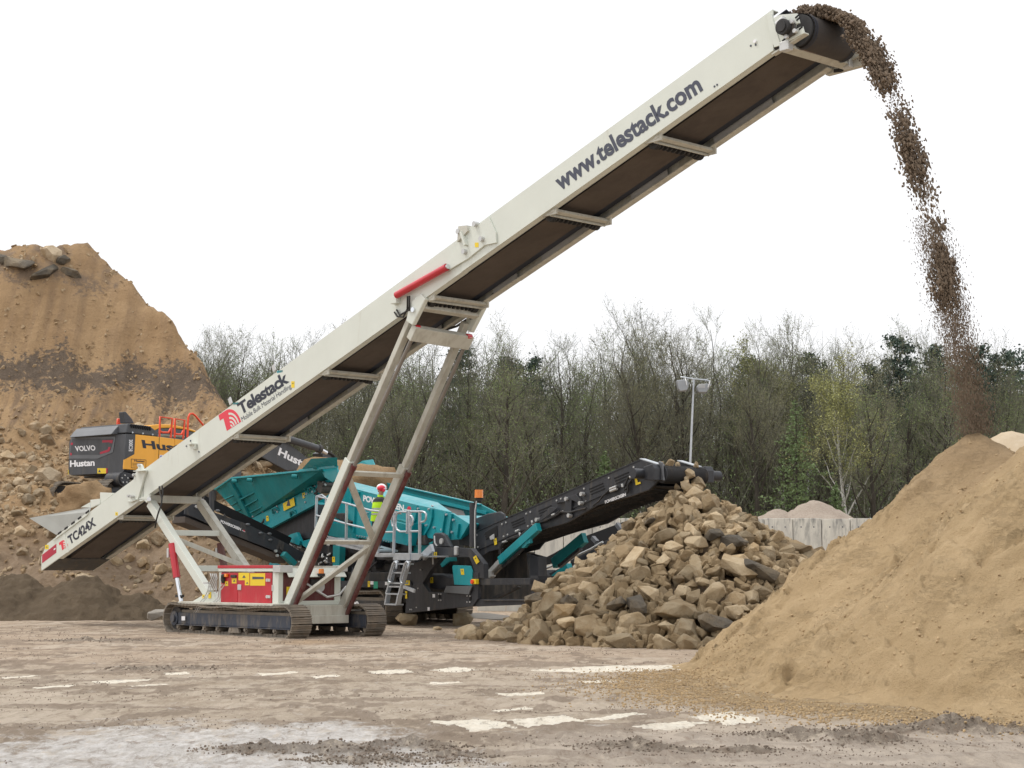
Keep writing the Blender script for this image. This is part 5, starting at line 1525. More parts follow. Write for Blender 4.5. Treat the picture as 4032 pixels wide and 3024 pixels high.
def gz(x, y):
    near = 1 - sstep(14, 40, y)
    z = .012 * fb(x, y, .5, 3, 3.1) + (.007 + .014 * near) * fb(x * .8, y * .8, 3.4, 5, 9.7)
    if 9 < y < 52:
        z += .022 * rut_at(x, y) * (.4 + .8 * fb(x, y, 6, 3, 5)) * (1 if y < 30 else .5)
    if 13 < y < 27:
        z *= 1 - .9 * slab_at(x, y)
    for rx, ry, a, b, h in RIDGES:
        d = ((x - rx) / a) ** 2 + ((y - ry) / b) ** 2
        if d < 5:
            k = math.exp(-d)
            z += 1.15 * h * k * (.75 + 1.0 * fb(x * 1.0, y * 1.6, 5.5, 5, 17) + .22 * math.sin(34 * (y - ry) + 8 * x))
    return z

SLABS = [[(1671, 2841), (1925, 2830), (2058, 2868), (1860, 2882)], [(1960, 2834), (2230, 2816), (2325, 2840), (2075, 2868)], [(2290, 2832), (2500, 2803), (2560, 2812), (2370, 2836)], [(2480, 2862), (2690, 2838), (2800, 2850), (2640, 2876)], [(2700, 2822), (2880, 2798), (3010, 2838), (2860, 2862)],
         [(1665, 2640), (1800, 2626), (1910, 2640), (1780, 2648)], [(1440, 2646), (1600, 2636), (1640, 2648), (1480, 2656)], [(350, 2684), (600, 2672), (620, 2678), (390, 2696)], [(480, 2700), (660, 2690), (680, 2696), (520, 2706)], [(120, 2708), (300, 2694), (310, 2702), (140, 2716)], [(0, 2668), (150, 2656), (165, 2662), (10, 2676)], [(1010, 2652), (1160, 2644), (1180, 2650), (1030, 2660)], [(1210, 2662), (1330, 2654), (1345, 2662), (1240, 2672)],
         [(1940, 2734), (2130, 2724), (2150, 2734), (1990, 2744)], [(1920, 2796), (2080, 2780), (2100, 2788), (1960, 2802)], [(1680, 2688), (1810, 2682), (1820, 2688), (1700, 2694)], [(2270, 2680), (2420, 2674), (2450, 2684), (2300, 2690)], [(640, 2652), (740, 2646), (750, 2652), (650, 2660)], [(2050, 2640), (2400, 2622), (2700, 2618), (2720, 2640), (2300, 2650)]]
SLABW = [[(on_ground(*q).x, on_ground(*q).y) for q in pl] for pl in SLABS]
SLABW = [[(p[0] * .94 + sum(q[0] for q in pl) / len(pl) * .06, p[1] * .94 + sum(q[1] for q in pl) / len(pl) * .06) for p in pl] for pl in SLABW]
SLABB = [(min(p[0] for p in pl) - .2, max(p[0] for p in pl) + .2, min(p[1] for p in pl) - .2, max(p[1] for p in pl) + .2) for pl in SLABW]
def in_poly(x, y, pl):
    c = False
    n = len(pl)
    for i in range(n):
        (a, b), (c2, d) = pl[i], pl[(i + 1) % n]
        if (b > y) != (d > y) and x < (c2 - a) * (y - b) / (d - b) + a:
            c = not c
    return c
def slab_at(x, y):
    x += .008 * fb(x, y, 2.5, 3, 3)
    y += .015 * fb(x, y, 2.5, 3, 9)
    for k, (pl, bb) in enumerate(zip(SLABW, SLABB)):
        if bb[0] < x < bb[1] and bb[2] < y < bb[3] and in_poly(x, y, pl):
            return 1.0 if k < 5 else .85
    return 0.0
def mud_at(x, y):
    m = 0.0
    for rx, ry, a, b, h in RIDGES:
        d = ((x - rx) / (a * 1.25)) ** 2 + ((y - ry) / (b * 1.35)) ** 2
        if d < 4:
            m = max(m, math.exp(-d) * 1.25)
    return m
def rut_at(x, y):
    # churned, darker mud: clods thrown up by the tracks, drawn out along the driving lines
    lo = fb(x * .25, y * .30, 1.0, 3, 41)
    a = fb(x * 1.0, y * .50, 2.1, 4, 51)
    b = fb(x * .22, y * 1.0, 1.5, 4, 61)
    v = max(sstep(.10, .34, a + .55 * lo), .9 * sstep(.16, .34, b + .35 * lo))
    return v
def lite_at(x, y):
    return sstep(.08, .40, fb(x * .55, y * .40, 1.3, 4, 71) + .3 * fb(x, y * .4, 5, 3, 81))
def dust_at(x, y):
    # pale cement dust: the near corner and a tongue towards the middle
    px_ = 2016 + FOC * x / max(y, 1)
    py_ = 2245 + FOC * CAM_H / max(y, 1)
    e = 2835 - .02 * px_ + 40 * fb(x, y, .7, 3, 11) + (0 if px_ < 1350 else (px_ - 1350) * .22)
    if px_ < 380:
        e += 60 * (1 - px_ / 380)
    return sstep(e - 30, e + 70, py_) * sstep(2300, 1500, px_)
rows = [-30, -8, 2]
y = 6.0
while y < 100:
    rows.append(y)
    y *= 1.0055
rows += [110, 130, 170, 260, 500, 1200, 2600]
cols = [-9, -3, -1.2, -.7] + [-.45 + .9 * j / 600 for j in range(601)] + [.7, 1.2, 3, 9]
gp = []
for y in rows:
    for t in cols:
        x = t * (max(y, 0) * .8 + 8)
        gp.append((x, y, gz(x, y) if 5 < y < 60 and abs(t) < .46 else -.004))

def ground_material():
    m, nt, b = _nodes('yard_mud_and_concrete')
    P_ = coords(nt, 'Position')
    st_ = coords(nt, 'Position', (1, .45, 1))
    sp = nt.nodes.new('ShaderNodeSeparateXYZ')
    nt.links.new(P_, sp.inputs[0])
    X, Y = sp.outputs['X'], sp.outputs['Y']
    big = nz(nt, P_, .35, 5, .6)
    med = nz(nt, st_, 1.3, 8, .68, .25)
    fine = nz(nt, st_, 9, 8, .7)
    grit = nz(nt, P_, 38, 5, .7)
    c = mixc(nt, mapr(nt, big, .35, .65), (.365, .294, .218), (.450, .372, .290))
    c = mixc(nt, mapr(nt, med, .45, .66), c, (.515, .437, .348))
    # far band is browner mud
    c = mixc(nt, mth(nt, 'MULTIPLY', mapr(nt, Y, 22, 27), .6), c, (.430, .325, .235))
    # dark damp clods and ruts drawn out along the driving direction
    clod = nz(nt, coords(nt, 'Position', (1.0, .42, 1)), 2.2, 10, .74, .5)
    c = mixc(nt, mapr(nt, clod, .565, .63, 0, .72), c, (.195, .146, .105))
    rut = nz(nt, coords(nt, 'Position', (.12, 1.1, 1)), 1.1, 6, .6, .5)
    c = mixc(nt, mapr(nt, mth(nt, 'MULTIPLY', rut, mapr(nt, fine, .3, .7, .8, 1.1)), .60, .68, 0, .6), c, (.150, .112, .085))
    blot = nz(nt, coords(nt, 'Position', (1.0, .30, 1)), 7.0, 10, .80, .6)
    def attr(nm):
        a_ = nt.nodes.new('ShaderNodeAttribute')
        a_.attribute_name = nm
        return a_.outputs['Fac']
    c = mixc(nt, mth(nt, 'MULTIPLY', attr('lite'), .55), c, (.56, .475, .38))
    r_at = mth(nt, 'ADD', attr('rut'), mth(nt, 'MULTIPLY', mth(nt, 'SUBTRACT', blot, .5), 1.3))
    c = mixc(nt, mapr(nt, r_at, .40, .85, 0, .62), c, (.205, .155, .113))
    # bare concrete where the mud has been scraped off, thin smears elsewhere in the same band
    edge = nz(nt, coords(nt, 'Position', (.6, 1.0, 1)), 2.2, 8, .7, .4)
    streak = nz(nt, coords(nt, 'Position', (.22, 2.2, 1)), 1.7, 8, .66, .2)
    slabc = mixc(nt, mapr(nt, fine, .35, .65), (.78, .71, .58), (.90, .85, .74))
    smear = mth(nt, 'MULTIPLY', mapr(nt, streak, .56, .70, 0, .7), mth(nt, 'MULTIPLY', mapr(nt, Y, 14.5, 16), mapr(nt, Y, 26, 23)))
    c = mixc(nt, smear, c, (.52, .45, .35))
    s_at = mth(nt, 'ADD', attr('slab'), mth(nt, 'MULTIPLY', mth(nt, 'SUBTRACT', edge, .5), .55))
    c = mixc(nt, mapr(nt, s_at, .42, .56, 0, .95), c, slabc)
    # pale cement dust in the near corner
    dn = nz(nt, coords(nt, 'Position', (.9, .5, 1)), 3.4, 10, .78, .5)
    d1 = mapr(nt, mth(nt, 'ADD', attr('dust'), mth(nt, 'MULTIPLY', mth(nt, 'SUBTRACT', dn, .5), 3.6)), .30, .85)
    c = mixc(nt, mth(nt, 'MULTIPLY', d1, .9), c, mixc(nt, mapr(nt, fine, .32, .62), (.42, .385, .345), (.74, .72, .70)))
    # grey near strip on the right
    d2 = mth(nt, 'MULTIPLY', mapr(nt, Y, 15.8, 14.2), mapr(nt, X, -.4, .8))
    c = mixc(nt, mth(nt, 'MULTIPLY', d2, .55), c, mixc(nt, mapr(nt, med, .35, .65), (.41, .35, .295), (.56, .49, .42)))
    # churned dark mud on the pushed-up ridges
    m_at = mth(nt, 'ADD', attr('mud'), mth(nt, 'MULTIPLY', mth(nt, 'SUBTRACT', fine, .5), 1.6))
    c = mixc(nt, mapr(nt, m_at, .38, .75, 0, .85), c, mixc(nt, mapr(nt, blot, .42, .58), (.30, .25, .195), (.135, .108, .084)))
    # sand spilled round the toe of the pile
    ds = nt.nodes.new('ShaderNodeVectorMath')
    ds.operation = 'DISTANCE'
    nt.links.new(P_, ds.inputs[0])
    ds.inputs[1].default_value = (8.0, 20.6, 0)
    sd = mth(nt, 'ADD', ds.outputs['Value'], mth(nt, 'MULTIPLY', mth(nt, 'SUBTRACT', edge, .5), 2.0))
    c = mixc(nt, mapr(nt, sd, 7.0, 6.1), c, mixc(nt, mapr(nt, grit, .35, .65), (.27, .185, .095), (.40, .30, .17)))
    # orange stain by the stacker track
    ds2 = nt.nodes.new('ShaderNodeVectorMath')
    ds2.operation = 'DISTANCE'
    nt.links.new(coords(nt, 'Position', (1, .6, 1)), ds2.inputs[0])
    ds2.inputs[1].default_value = (-3.9, 33.2 * .6, 0)
    c = mixc(nt, mth(nt, 'MULTIPLY', mapr(nt, ds2.outputs['Value'], 1.0, .2), .5), c, (.42, .27, .14))
    c = mixc(nt, mapr(nt, blot, .53, .60, 0, .6), c, (.24, .180, .130))
    c = mixc(nt, mapr(nt, blot, .46, .38, 0, .55), c, (.60, .51, .405))
    c = mixc(nt, mapr(nt, grit, .60, .72, 0, .6), c, (.16, .12, .09))
    c = mixc(nt, mapr(nt, grit, .36, .28, 0, .4), c, (.60, .52, .42))
    nt.links.new(c, b.inputs['Base Color'])
    b.inputs['Roughness'].default_value = .92
    b.inputs['Specular IOR Level'].default_value = .25
    h = mth(nt, 'ADD', mth(nt, 'MULTIPLY', fine, .6), mth(nt, 'ADD', mth(nt, 'MULTIPLY', clod, 1.1), mth(nt, 'MULTIPLY', grit, .25)))
    bump(nt, b, mth(nt, 'ADD', h, mth(nt, 'MULTIPLY', blot, .9)), 1.0, .06)
    return m
gmat = ground_material()
gme = grid_mesh('ground', gp, len(rows), len(cols), gmat)
for nm_, fn_ in (('slab', slab_at), ('mud', mud_at), ('dust', dust_at), ('rut', rut_at), ('lite', lite_at)):
    at_ = gme.attributes.new(nm_, 'FLOAT', 'POINT')
    at_.data.foreach_set('value', [fn_(p[0], p[1]) if 9 < p[1] < 52 and abs(p[0]) < 18 else 0.0 for p in gp])
tag(link('ground', gme), kind='structure')

def earth(name, c1, c2, c3, dark=None, dark_amt=.5, scale=1.2, bmp=.7, bdist=.05, rough=.95):
    m, nt, b = _nodes(name)
    p = coords(nt, 'Position')
    a = nz(nt, p, scale, 8, .65, .2)
    f = nz(nt, p, scale * 9, 8, .7)
    g = nz(nt, p, scale * 40, 4, .7)
    c = mixc(nt, mapr(nt, a, .35, .65), c1, c2)
    c = mixc(nt, mapr(nt, f, .42, .62, 0, .75), c, c3)
    if dark:
        c = mixc(nt, mapr(nt, f, .66, .74, 0, dark_amt), c, dark)
    nt.links.new(c, b.inputs['Base Color'])
    b.inputs['Roughness'].default_value = rough
    b.inputs['Specular IOR Level'].default_value = .2
    h = mth(nt, 'ADD', mth(nt, 'MULTIPLY', f, .8), mth(nt, 'MULTIPLY', g, .35))
    bump(nt, b, h, bmp, bdist)
    return m

# ---------------------------------------------------------------- brown sand pile under the conveyor head
def cone(x, y, cx, cy, h, s, rnd=.18):
    d = math.hypot(x - cx, y - cy)
    return h - s * (math.sqrt(d * d + rnd * rnd) - rnd)

PEAK = (6.66, 23.96, 3.40)
def sand_h(x, y):
    wob = .30 * fb(x, y, .45, 3, 2.2)
    a = cone(x, y, 6.66, 23.96, 3.38, .845)
    b_ = cone(x, y, 8.25, 20.6, 3.98, .83, .5)
    c_ = cone(x, y, 7.7, 22.2, 3.5, .84, .4)
    h = max(a, b_, c_)
    k = .12
    h = math.log(math.exp(a / k) + math.exp(b_ / k) + math.exp(c_ / k)) * k - .02
    h += wob * sstep(0, 1.2, 3.3 - h) * .7
    # slumps: scalloped steps with a sharp lower lip
    env = sstep(3.1, 2.2, h)
    wx = x + .35 * fb(x, y, 1.1, 3, 21)
    wy = y + .35 * fb(x, y, 1.1, 3, 43)
    for fq, am, sd_ in ((1.4, .20, 5.5), (3.2, .10, 15.5)):
        q = (h * fq + 1.5 * fb(wx, wy, .8, 4, sd_)) % 1.0
        saw = q if q < .88 else (1 - q) / .12 * .88
        msk = max(0.0, min(1.0, .55 + 1.6 * fb(x, y, .8, 3, sd_ + 2)))
        h += am * (saw - .4) * env * msk
    h += .040 * fb(wx, wy, 2.6, 5, 1.7) + .034 * fb(x, y, 7, 4, 4.4)
    # flared foot
    if h < .22:
        h = .22 * math.exp((h - .22) / .22) - .03
    return h
x0, x1, y0, y1, stp = 1.0, 11.6, 14.0, 27.4, .04
nx, ny = int((x1 - x0) / stp), int((y1 - y0) / stp)
pts, keep = [], []
for i in range(ny):
    for j in range(nx):
        x, y = x0 + j * stp, y0 + i * stp
        h = sand_h(x, y)
        pts.append((x, y, h))
        keep.append(h > gz(x, y) - .02)
sandm = earth('damp_brown_sand', (.385, .275, .150), (.51, .375, .220), (.44, .318, .178), (.28, .192, .103), .5, 1.3, 1.0, .07)
_nt = sandm.node_tree
_b = _nt.nodes['Principled BSDF']
_src = _b.inputs['Base Color'].links[0].from_socket
_d = _nt.nodes.new('ShaderNodeVectorMath')
_d.operation = 'DISTANCE'
_pv = coords(_nt, 'Position')
_nt.links.new(_pv, _d.inputs[0])
_d.inputs[1].default_value = (6.8, 23.6, 3.2)
_k = mth(_nt, 'ADD', _d.outputs['Value'], mth(_nt, 'MULTIPLY', mth(_nt, 'SUBTRACT', nz(_nt, _pv, 1.6, 6, .7), .5), 2.4))
# thin slip lines along the contours: relief only
_cv = nz(_nt, coords(_nt, 'Position', (1.0, 1.0, 3.2)), 2.3, 8, .66, .5)
_cr = mapr(_nt, mth(_nt, 'ABSOLUTE', mth(_nt, 'SUBTRACT', _cv, .5)), .0, .035, 0, 1)
_cm = mapr(_nt, nz(_nt, _pv, .9, 3, .5), .45, .60)
_bn = _b.inputs['Normal'].links[0].from_node
_b2 = _nt.nodes.new('ShaderNodeBump')
_b2.inputs['Strength'].default_value = .5
_b2.inputs['Distance'].default_value = .055
_stp = mth(_nt, 'ADD', mth(_nt, 'MULTIPLY', mth(_nt, 'ADD', _cr, mapr(_nt, _cv, .47, .53)), _cm), 0.0)
_nt.links.new(_stp, _b2.inputs['Height'])
_nt.links.new(_bn.outputs[0], _b2.inputs['Normal'])
_nt.links.new(_b2.outputs[0], _b.inputs['Normal'])
_nt.links.new(mixc(_nt, mapr(_nt, _k, 2.2, .5, 0, .6), _src, (.30, .21, .125)), _b.inputs['Base Color'])
o = link('sand_pile', grid_mesh('sand_pile', pts, ny, nx, sandm, keep))
tag(o, 'large cone of damp brown sand with slumped flanks under the falling stream', 'sand pile')

# pale dry heap behind it
def pale_h(x, y):
    h = max(cone(x, y, 13.3, 44.5, 5.1, 1.2, .8), cone(x, y, 15.6, 45, 4.6, .9, .8))
    return h + .10 * fb(x, y, 1.2, 5, 6) + .03 * fb(x, y, 6, 3, 2)
x0, x1, y0, y1, stp = 6.5, 22, 38, 52, .12
nx, ny = int((x1 - x0) / stp), int((y1 - y0) / stp)
pts, keep = [], []
for i in range(ny):
    for j in range(nx):
        x, y = x0 + j * stp, y0 + i * stp
        h = pale_h(x, y)
        pts.append((x, y, h))
        keep.append(h > -.1)
o = link('sand_heap', grid_mesh('sand_heap', pts, ny, nx, earth('pale_dry_sand', (.46, .36, .24), (.58, .49, .37), (.50, .40, .28), (.38, .28, .18), .4), keep))
tag(o, 'pale dry sand heap behind the peak of the brown sand pile', 'sand pile')

# ---------------------------------------------------------------- earth bank and rubble slope at the back left
def lerp_tab(tab, v):
    if v <= tab[0][0]:
        return tab[0][1]
    for (a, p), (b, q) in zip(tab, tab[1:]):
        if v <= b:
            return p + (q - p) * (v - a) / (b - a)
    return tab[-1][1]
PROF = [(48.2, -.3), (49.5, .55), (51, 1.7), (52.6, 3.0), (54, 3.35), (57, 3.7), (59, 4.7), (61, 6.2), (62.8, 7.6), (64.2, 9.2), (66, 11.8), (67.6, 14.0), (68.6, 15.0), (71, 15.3), (90, 15.3)]
FLANK = [(-60, 13.6), (-22, 14.3), (-18.5, 14.6), (-16.9, 14.75), (-16.3, 14.2), (-15.7, 13.5), (-14.84, 12.7), (-14.2, 12.1), (-13.65, 11.35), (-13.2, 10.5), (-12.5, 9.7), (-12.1, 8.8), (-11.2, 7.7), (-10.2, 6.2), (-9.2, 5.0), (-8.0, 3.7), (-6.8, 2.8), (-5.2, 1.4), (-3.6, -.4)]
FT = EX.world(e0.x + .5, WE + .3)
def bank_h(x, y):
    w1 = .9 * fb(x, y, .16, 3, 4.0)
    p = lerp_tab(PROF, y + w1 + .35 * math.sin(x * .55))
    q = lerp_tab(FLANK, x * (66.0 / max(66.0, y)) * (1.0 if y > 66 else 1 + (66 - max(y, 60)) * .004) + .12 * fb(0, y, .4, 3, 8) + .14 * fb(x, y, 1.6, 4, 2)) - max(0, y - 69) * .12
    k = .14
    h = -math.log(math.exp(-p / k) + math.exp(-q / k)) * k
    hard = sstep(5.5, 7.5, h)
    # run-off gullies straight down the bank, crumbly ledges, lumps of rubble below
    h += hard * (.35 * fb(x * 1.0, y * .15, .9, 4, 12) + .16 * fb(x, y, 1.5, 5, 3))
    band = math.exp(-((h - 8.9 - .35 * fb(x, 0, .5, 3, 7) + .06 * (x + 16)) / .7) ** 2)
    h += band * (.25 * abs(fb(x, y, 2.2, 4, 21)))
    h += .75 * math.exp(-((x - FT.x) ** 2 + (y - FT.y) ** 2) / 1.6)
    h += (1 - hard) * (.16 * fb(x, y, .9, 5, 1) + .12 * abs(fb(x, y, 2.4, 3, 6)))
    return h
x0, x1, y0, y1 = -40, -2.6, 47.6, 84
sx = .13
nx = int((x1 - x0) / sx)
ys = []
y = y0
while y < y1:
    ys.append(y)
    y += .12 if y < 70 else .5
pts = []
for y in ys:
    for j in range(nx):
        x = x0 + j * sx
        pts.append((x, y, bank_h(x, y)))
def bank_material():
    m, nt, b = _nodes('quarry_bank_earth')
    p = coords(nt, 'Position')
    sp = nt.nodes.new('ShaderNodeSeparateXYZ')
    nt.links.new(p, sp.inputs[0])
    a = nz(nt, p, .5, 7, .62, .2)
    f = nz(nt, p, 4.5, 9, .7, .2)
    g = nz(nt, p, 22, 5, .7)
    run = nz(nt, coords(nt, 'Position', (1.6, .25, .12)), 1.6, 6, .6)
    c = mixc(nt, mapr(nt, a, .35, .65), (.315, .205, .110), (.40, .270, .150))
    c = mixc(nt, mapr(nt, run, .48, .66, 0, .65), c, (.26, .175, .105))
    c = mixc(nt, mapr(nt, f, .56, .68, 0, .7), c, (.22, .145, .085))
    c = mixc(nt, mapr(nt, f, .40, .30, 0, .5), c, (.46, .335, .205))
    # dark peaty stratum in the lower face
    z = mth(nt, 'ADD', sp.outputs['Z'], mth(nt, 'MULTIPLY', mth(nt, 'ADD', sp.outputs['X'], 16), .10))
    z = mth(nt, 'ADD', z, mth(nt, 'MULTIPLY', mth(nt, 'SUBTRACT', a, .5), 3.2))
    z = mth(nt, 'ADD', z, mth(nt, 'MULTIPLY', mth(nt, 'SUBTRACT', f, .5), 4.2))
    s1 = mth(nt, 'MULTIPLY', mapr(nt, z, 8.0, 8.5), mapr(nt, z, 9.75, 9.35))
    c = mixc(nt, mth(nt, 'MULTIPLY', s1, .92), c, mixc(nt, mapr(nt, g, .35, .65), (.078, .062, .050), (.155, .122, .095)))
    s2 = mth(nt, 'MULTIPLY', mapr(nt, z, 12.6, 13.1), mapr(nt, a, .47, .56))
    c = mixc(nt, mth(nt, 'MULTIPLY', s2, .7), c, (.17, .13, .10))
    s3 = mth(nt, 'MULTIPLY', mth(nt, 'MULTIPLY', mapr(nt, z, 5.6, 6.4), mapr(nt, z, 8.3, 7.6)), mapr(nt, run, .45, .58))
    c = mixc(nt, mth(nt, 'MULTIPLY', s3, .6), c, (.16, .115, .082))
    low = mapr(nt, sp.outputs['Z'], 3.4, 1.8)
    c = mixc(nt, mth(nt, 'MULTIPLY', low, .75), c, mixc(nt, mapr(nt, f, .4, .6), (.195, .145, .102), (.29, .225, .165)))
    nt.links.new(c, b.inputs['Base Color'])
    b.inputs['Roughness'].default_value = .95
    b.inputs['Specular IOR Level'].default_value = .2
    bump(nt, b, mth(nt, 'ADD', f, mth(nt, 'MULTIPLY', g, .4)), .9, .12)
    return m
o = link('hill', grid_mesh('hill', pts, len(ys), nx, bank_material()))
tag(o, kind='structure')

# dark loose soil heap at the foot of the bank
def soil_h(x, y):
    h = max(cone(x, y, -14.9, 49.6, 1.30, .55, .5), cone(x, y, -12.6, 49.3, 1.28, .62, .35), cone(x, y, -17.5, 50, 1.0, .5, .5), cone(x, y, -11.2, 49.2, .72, .45, .5), cone(x, y, -21, 50, 1.2, .5, .5))
    return h + .20 * fb(x, y, .9, 5, 13) + .11 * fb(x, y, 3.2, 5, 3) - .06
x0, x1, y0, y1, stp = -25, -8.6, 45.8, 52, .07
nx, ny = int((x1 - x0) / stp), int((y1 - y0) / stp)
pts, keep = [], []
for i in range(ny):
    for j in range(nx):
        x, y = x0 + j * stp, y0 + i * stp
        h = soil_h(x, y)
        pts.append((x, y, h))
        keep.append(h > -.05)
o = link('soil_heap', grid_mesh('soil_heap', pts, ny, nx, earth('dark_loose_soil', (.118, .088, .058), (.175, .132, .087), (.145, .108, .071), (.07, .050, .036), .7, 1.2, 1.0, .12), keep))
tag(o, 'low heap of dark loose soil below the rubble slope and conveyor tail', 'soil heap')

# soil ridge in front of the excavator track, soil in the hopper
brown = earth('brown_subsoil', (.30, .195, .105), (.37, .255, .145), (.33, .22, .12), (.19, .125, .075), .6, 1.4, 1.0, .08)
g = EX.px(Z('c', 300, 1190), -.7)
lump('soil_ridge', (g.x, -.7, g.z - .35), .85, 3.0, brown, (1.1, .7, .85), EX, .35, 'ridge of brown subsoil pushed up in front of the excavator track', 'soil heap')
c = P('4', 1440, 330, 1.3)
lump('soil_load', (c.x - .3, 1.1, c.z - .55), 1.35, 9.0, brown, (1.3, 1.0, .85), PS, .4, 'mound of brown soil heaped in the turquoise feed hopper', 'soil load')

# ---------------------------------------------------------------- stones
def stone_mesh(name, seed, mat, dims=(1, 1, 1), n=22, angular=.55, bev=.045, rough=.05):
    r_ = random.Random(seed)
    bm = bmesh.new()
    for _ in range(n):
        v = Vector((r_.gauss(0, 1), r_.gauss(0, 1), r_.gauss(0, 1))).normalized()
        m_ = max(abs(v.x), abs(v.y), abs(v.z))
        v = v.lerp(v / m_ * .86, angular) * r_.uniform(.86, 1.08)
        bm.verts.new((v.x * dims[0] * .5, v.y * dims[1] * .5, v.z * dims[2] * .5))
    res = bmesh.ops.convex_hull(bm, input=bm.verts)
    bmesh.ops.delete(bm, geom=[e for e in res['geom_interior'] if isinstance(e, bmesh.types.BMVert)], context='VERTS')
    bmesh.ops.dissolve_limit(bm, angle_limit=R(16), verts=bm.verts, edges=bm.edges)
    bmesh.ops.bevel(bm, geom=list(bm.edges), offset=bev, segments=2, profile=.6, affect='EDGES', clamp_overlap=True)
    bmesh.ops.triangulate(bm, faces=bm.faces)
    bmesh.ops.subdivide_edges(bm, edges=[e for e in bm.edges if e.calc_length() > .22], cuts=2)
    for v in bm.verts:
        k = noise.fractal(v.co * 2.6 + Vector((seed, seed * .3, 0)), 1, 2, 4) * rough
        v.co *= 1 + k
    me = bpy.data.meshes.new(name)
    bm.to_mesh(me)
    bm.free()
    me.materials.append(mat)
    me.polygons.foreach_set('use_smooth', [False] * len(me.polygons))
    return me

def stone_material(name, c1, c2, c3, dark, spread=.35, damp=.55):
    m, nt, b = _nodes(name)
    v = coords(nt)
    oi = nt.nodes.new('ShaderNodeObjectInfo')
    rnd = oi.outputs['Random']
    va = nt.nodes.new('ShaderNodeVectorMath')
    va.operation = 'ADD'
    cb_ = nt.nodes.new('ShaderNodeCombineXYZ')
    nt.links.new(mth(nt, 'MULTIPLY', rnd, 37.0), cb_.inputs[0])
    nt.links.new(v, va.inputs[0])
    nt.links.new(cb_.outputs[0], va.inputs[1])
    w = va.outputs[0]
    a = nz(nt, w, 1.3, 6, .6)
    f = nz(nt, w, 6, 8, .7)
    g = nz(nt, w, 28, 4, .7)
    c = mixc(nt, rnd, c1, c2)
    c = mixc(nt, mapr(nt, a, .45, .60, 0, .85), c, c3)
    c = mixc(nt, mapr(nt, a, .40, .30, 0, .4), c, dark)
    c = mixc(nt, mapr(nt, f, .60, .70, 0, damp), c, dark)
    k = mapr(nt, mth(nt, 'FRACT', mth(nt, 'MULTIPLY', rnd, 7.3)), 0, 1, 1 - spread, 1 + spread * .45)
    hv = nt.nodes.new('ShaderNodeHueSaturation')
    nt.links.new(k, hv.inputs['Value'])
    nt.links.new(c, hv.inputs['Color'])
    nt.links.new(hv.outputs[0], b.inputs['Base Color'])
    b.inputs['Roughness'].default_value = .9
    b.inputs['Specular IOR Level'].default_value = .25
    bump(nt, b, mth(nt, 'ADD', f, mth(nt, 'MULTIPLY', g, .5)), 1.0, .06)
    return m
SAND_ST = stone_material('tan_sandstone', (.42, .30, .168), (.52, .40, .25), (.60, .485, .325), (.20, .14, .08), .5, .6)
GREY_ST = stone_material('broken_asphalt', (.12, .104, .083), (.17, .148, .118), (.28, .225, .155), (.03, .028, .027), .3, .8)
PALE_ST = stone_material('rubble_sandstone', (.34, .235, .135), (.47, .355, .22), (.56, .455, .32), (.17, .115, .07), .35)
DIMS = [(1, .8, .7), (1, .9, .8), (1.1, .75, .6), (1, 1, .8), (1.25, .8, .55), (1, .7, .75), (1.3, .9, .5), (1, .85, .95), (1.15, 1.0, .65), (.95, .9, .7), (1.4, .7, .55), (1, .95, .6)]
ST_MESH = [stone_mesh('sandstone_block', 11 + i, SAND_ST, DIMS[i % 12], 14 + (i * 5) % 12, .45 + .06 * (i % 7), .014 + .010 * (i % 3)) for i in range(24)]
AS_MESH = [stone_mesh('asphalt_chunk', 71 + i, GREY_ST, ((1.3, .9, .4), (1.2, .7, .5), (1, .9, .6))[i % 3], 26, .6, .02, .09) for i in range(4)]
RB_MESH = [stone_mesh('rubble_stone', 131 + i, PALE_ST, DIMS[(i * 5) % 12], 16 + (i * 3) % 12, .35, .04) for i in range(16)]

def put(name, me, loc, s, rot, label, cat, group=None):
    o = bpy.data.objects.new(name, me)
    COL.objects.link(o)
    o.location = loc
    o.rotation_euler = rot
    o.scale = (s, s, s) if not isinstance(s, tuple) else s
    tag(o, label, cat, group)
    return o

HX, HY, HH = 3.70, 35.8, 3.22
def heap_h(x, y):
    wx = x + .25 * fb(x, y, .6, 3, 2)
    dx, dy = wx - HX, y - HY
    d = math.hypot(dx, dy) + 1e-6
    cx_, cy_ = dx / d, dy / d
    sl = .84 * max(0, -cx_) ** 2 + .64 * max(0, cx_) ** 2 + (.57 if cy_ < 0 else .9) * cy_ * cy_
    h = HH - sl * (math.sqrt(d * d + .02) - .14)
    h += .10 * fb(x, y, .9, 3, 14)
    h = max(h, .50 - .42 * math.hypot((x - .35) * .75, y - 34.9), .50 - .24 * math.hypot((x - 5.2) * .8, (y - 32.4)))
    return h
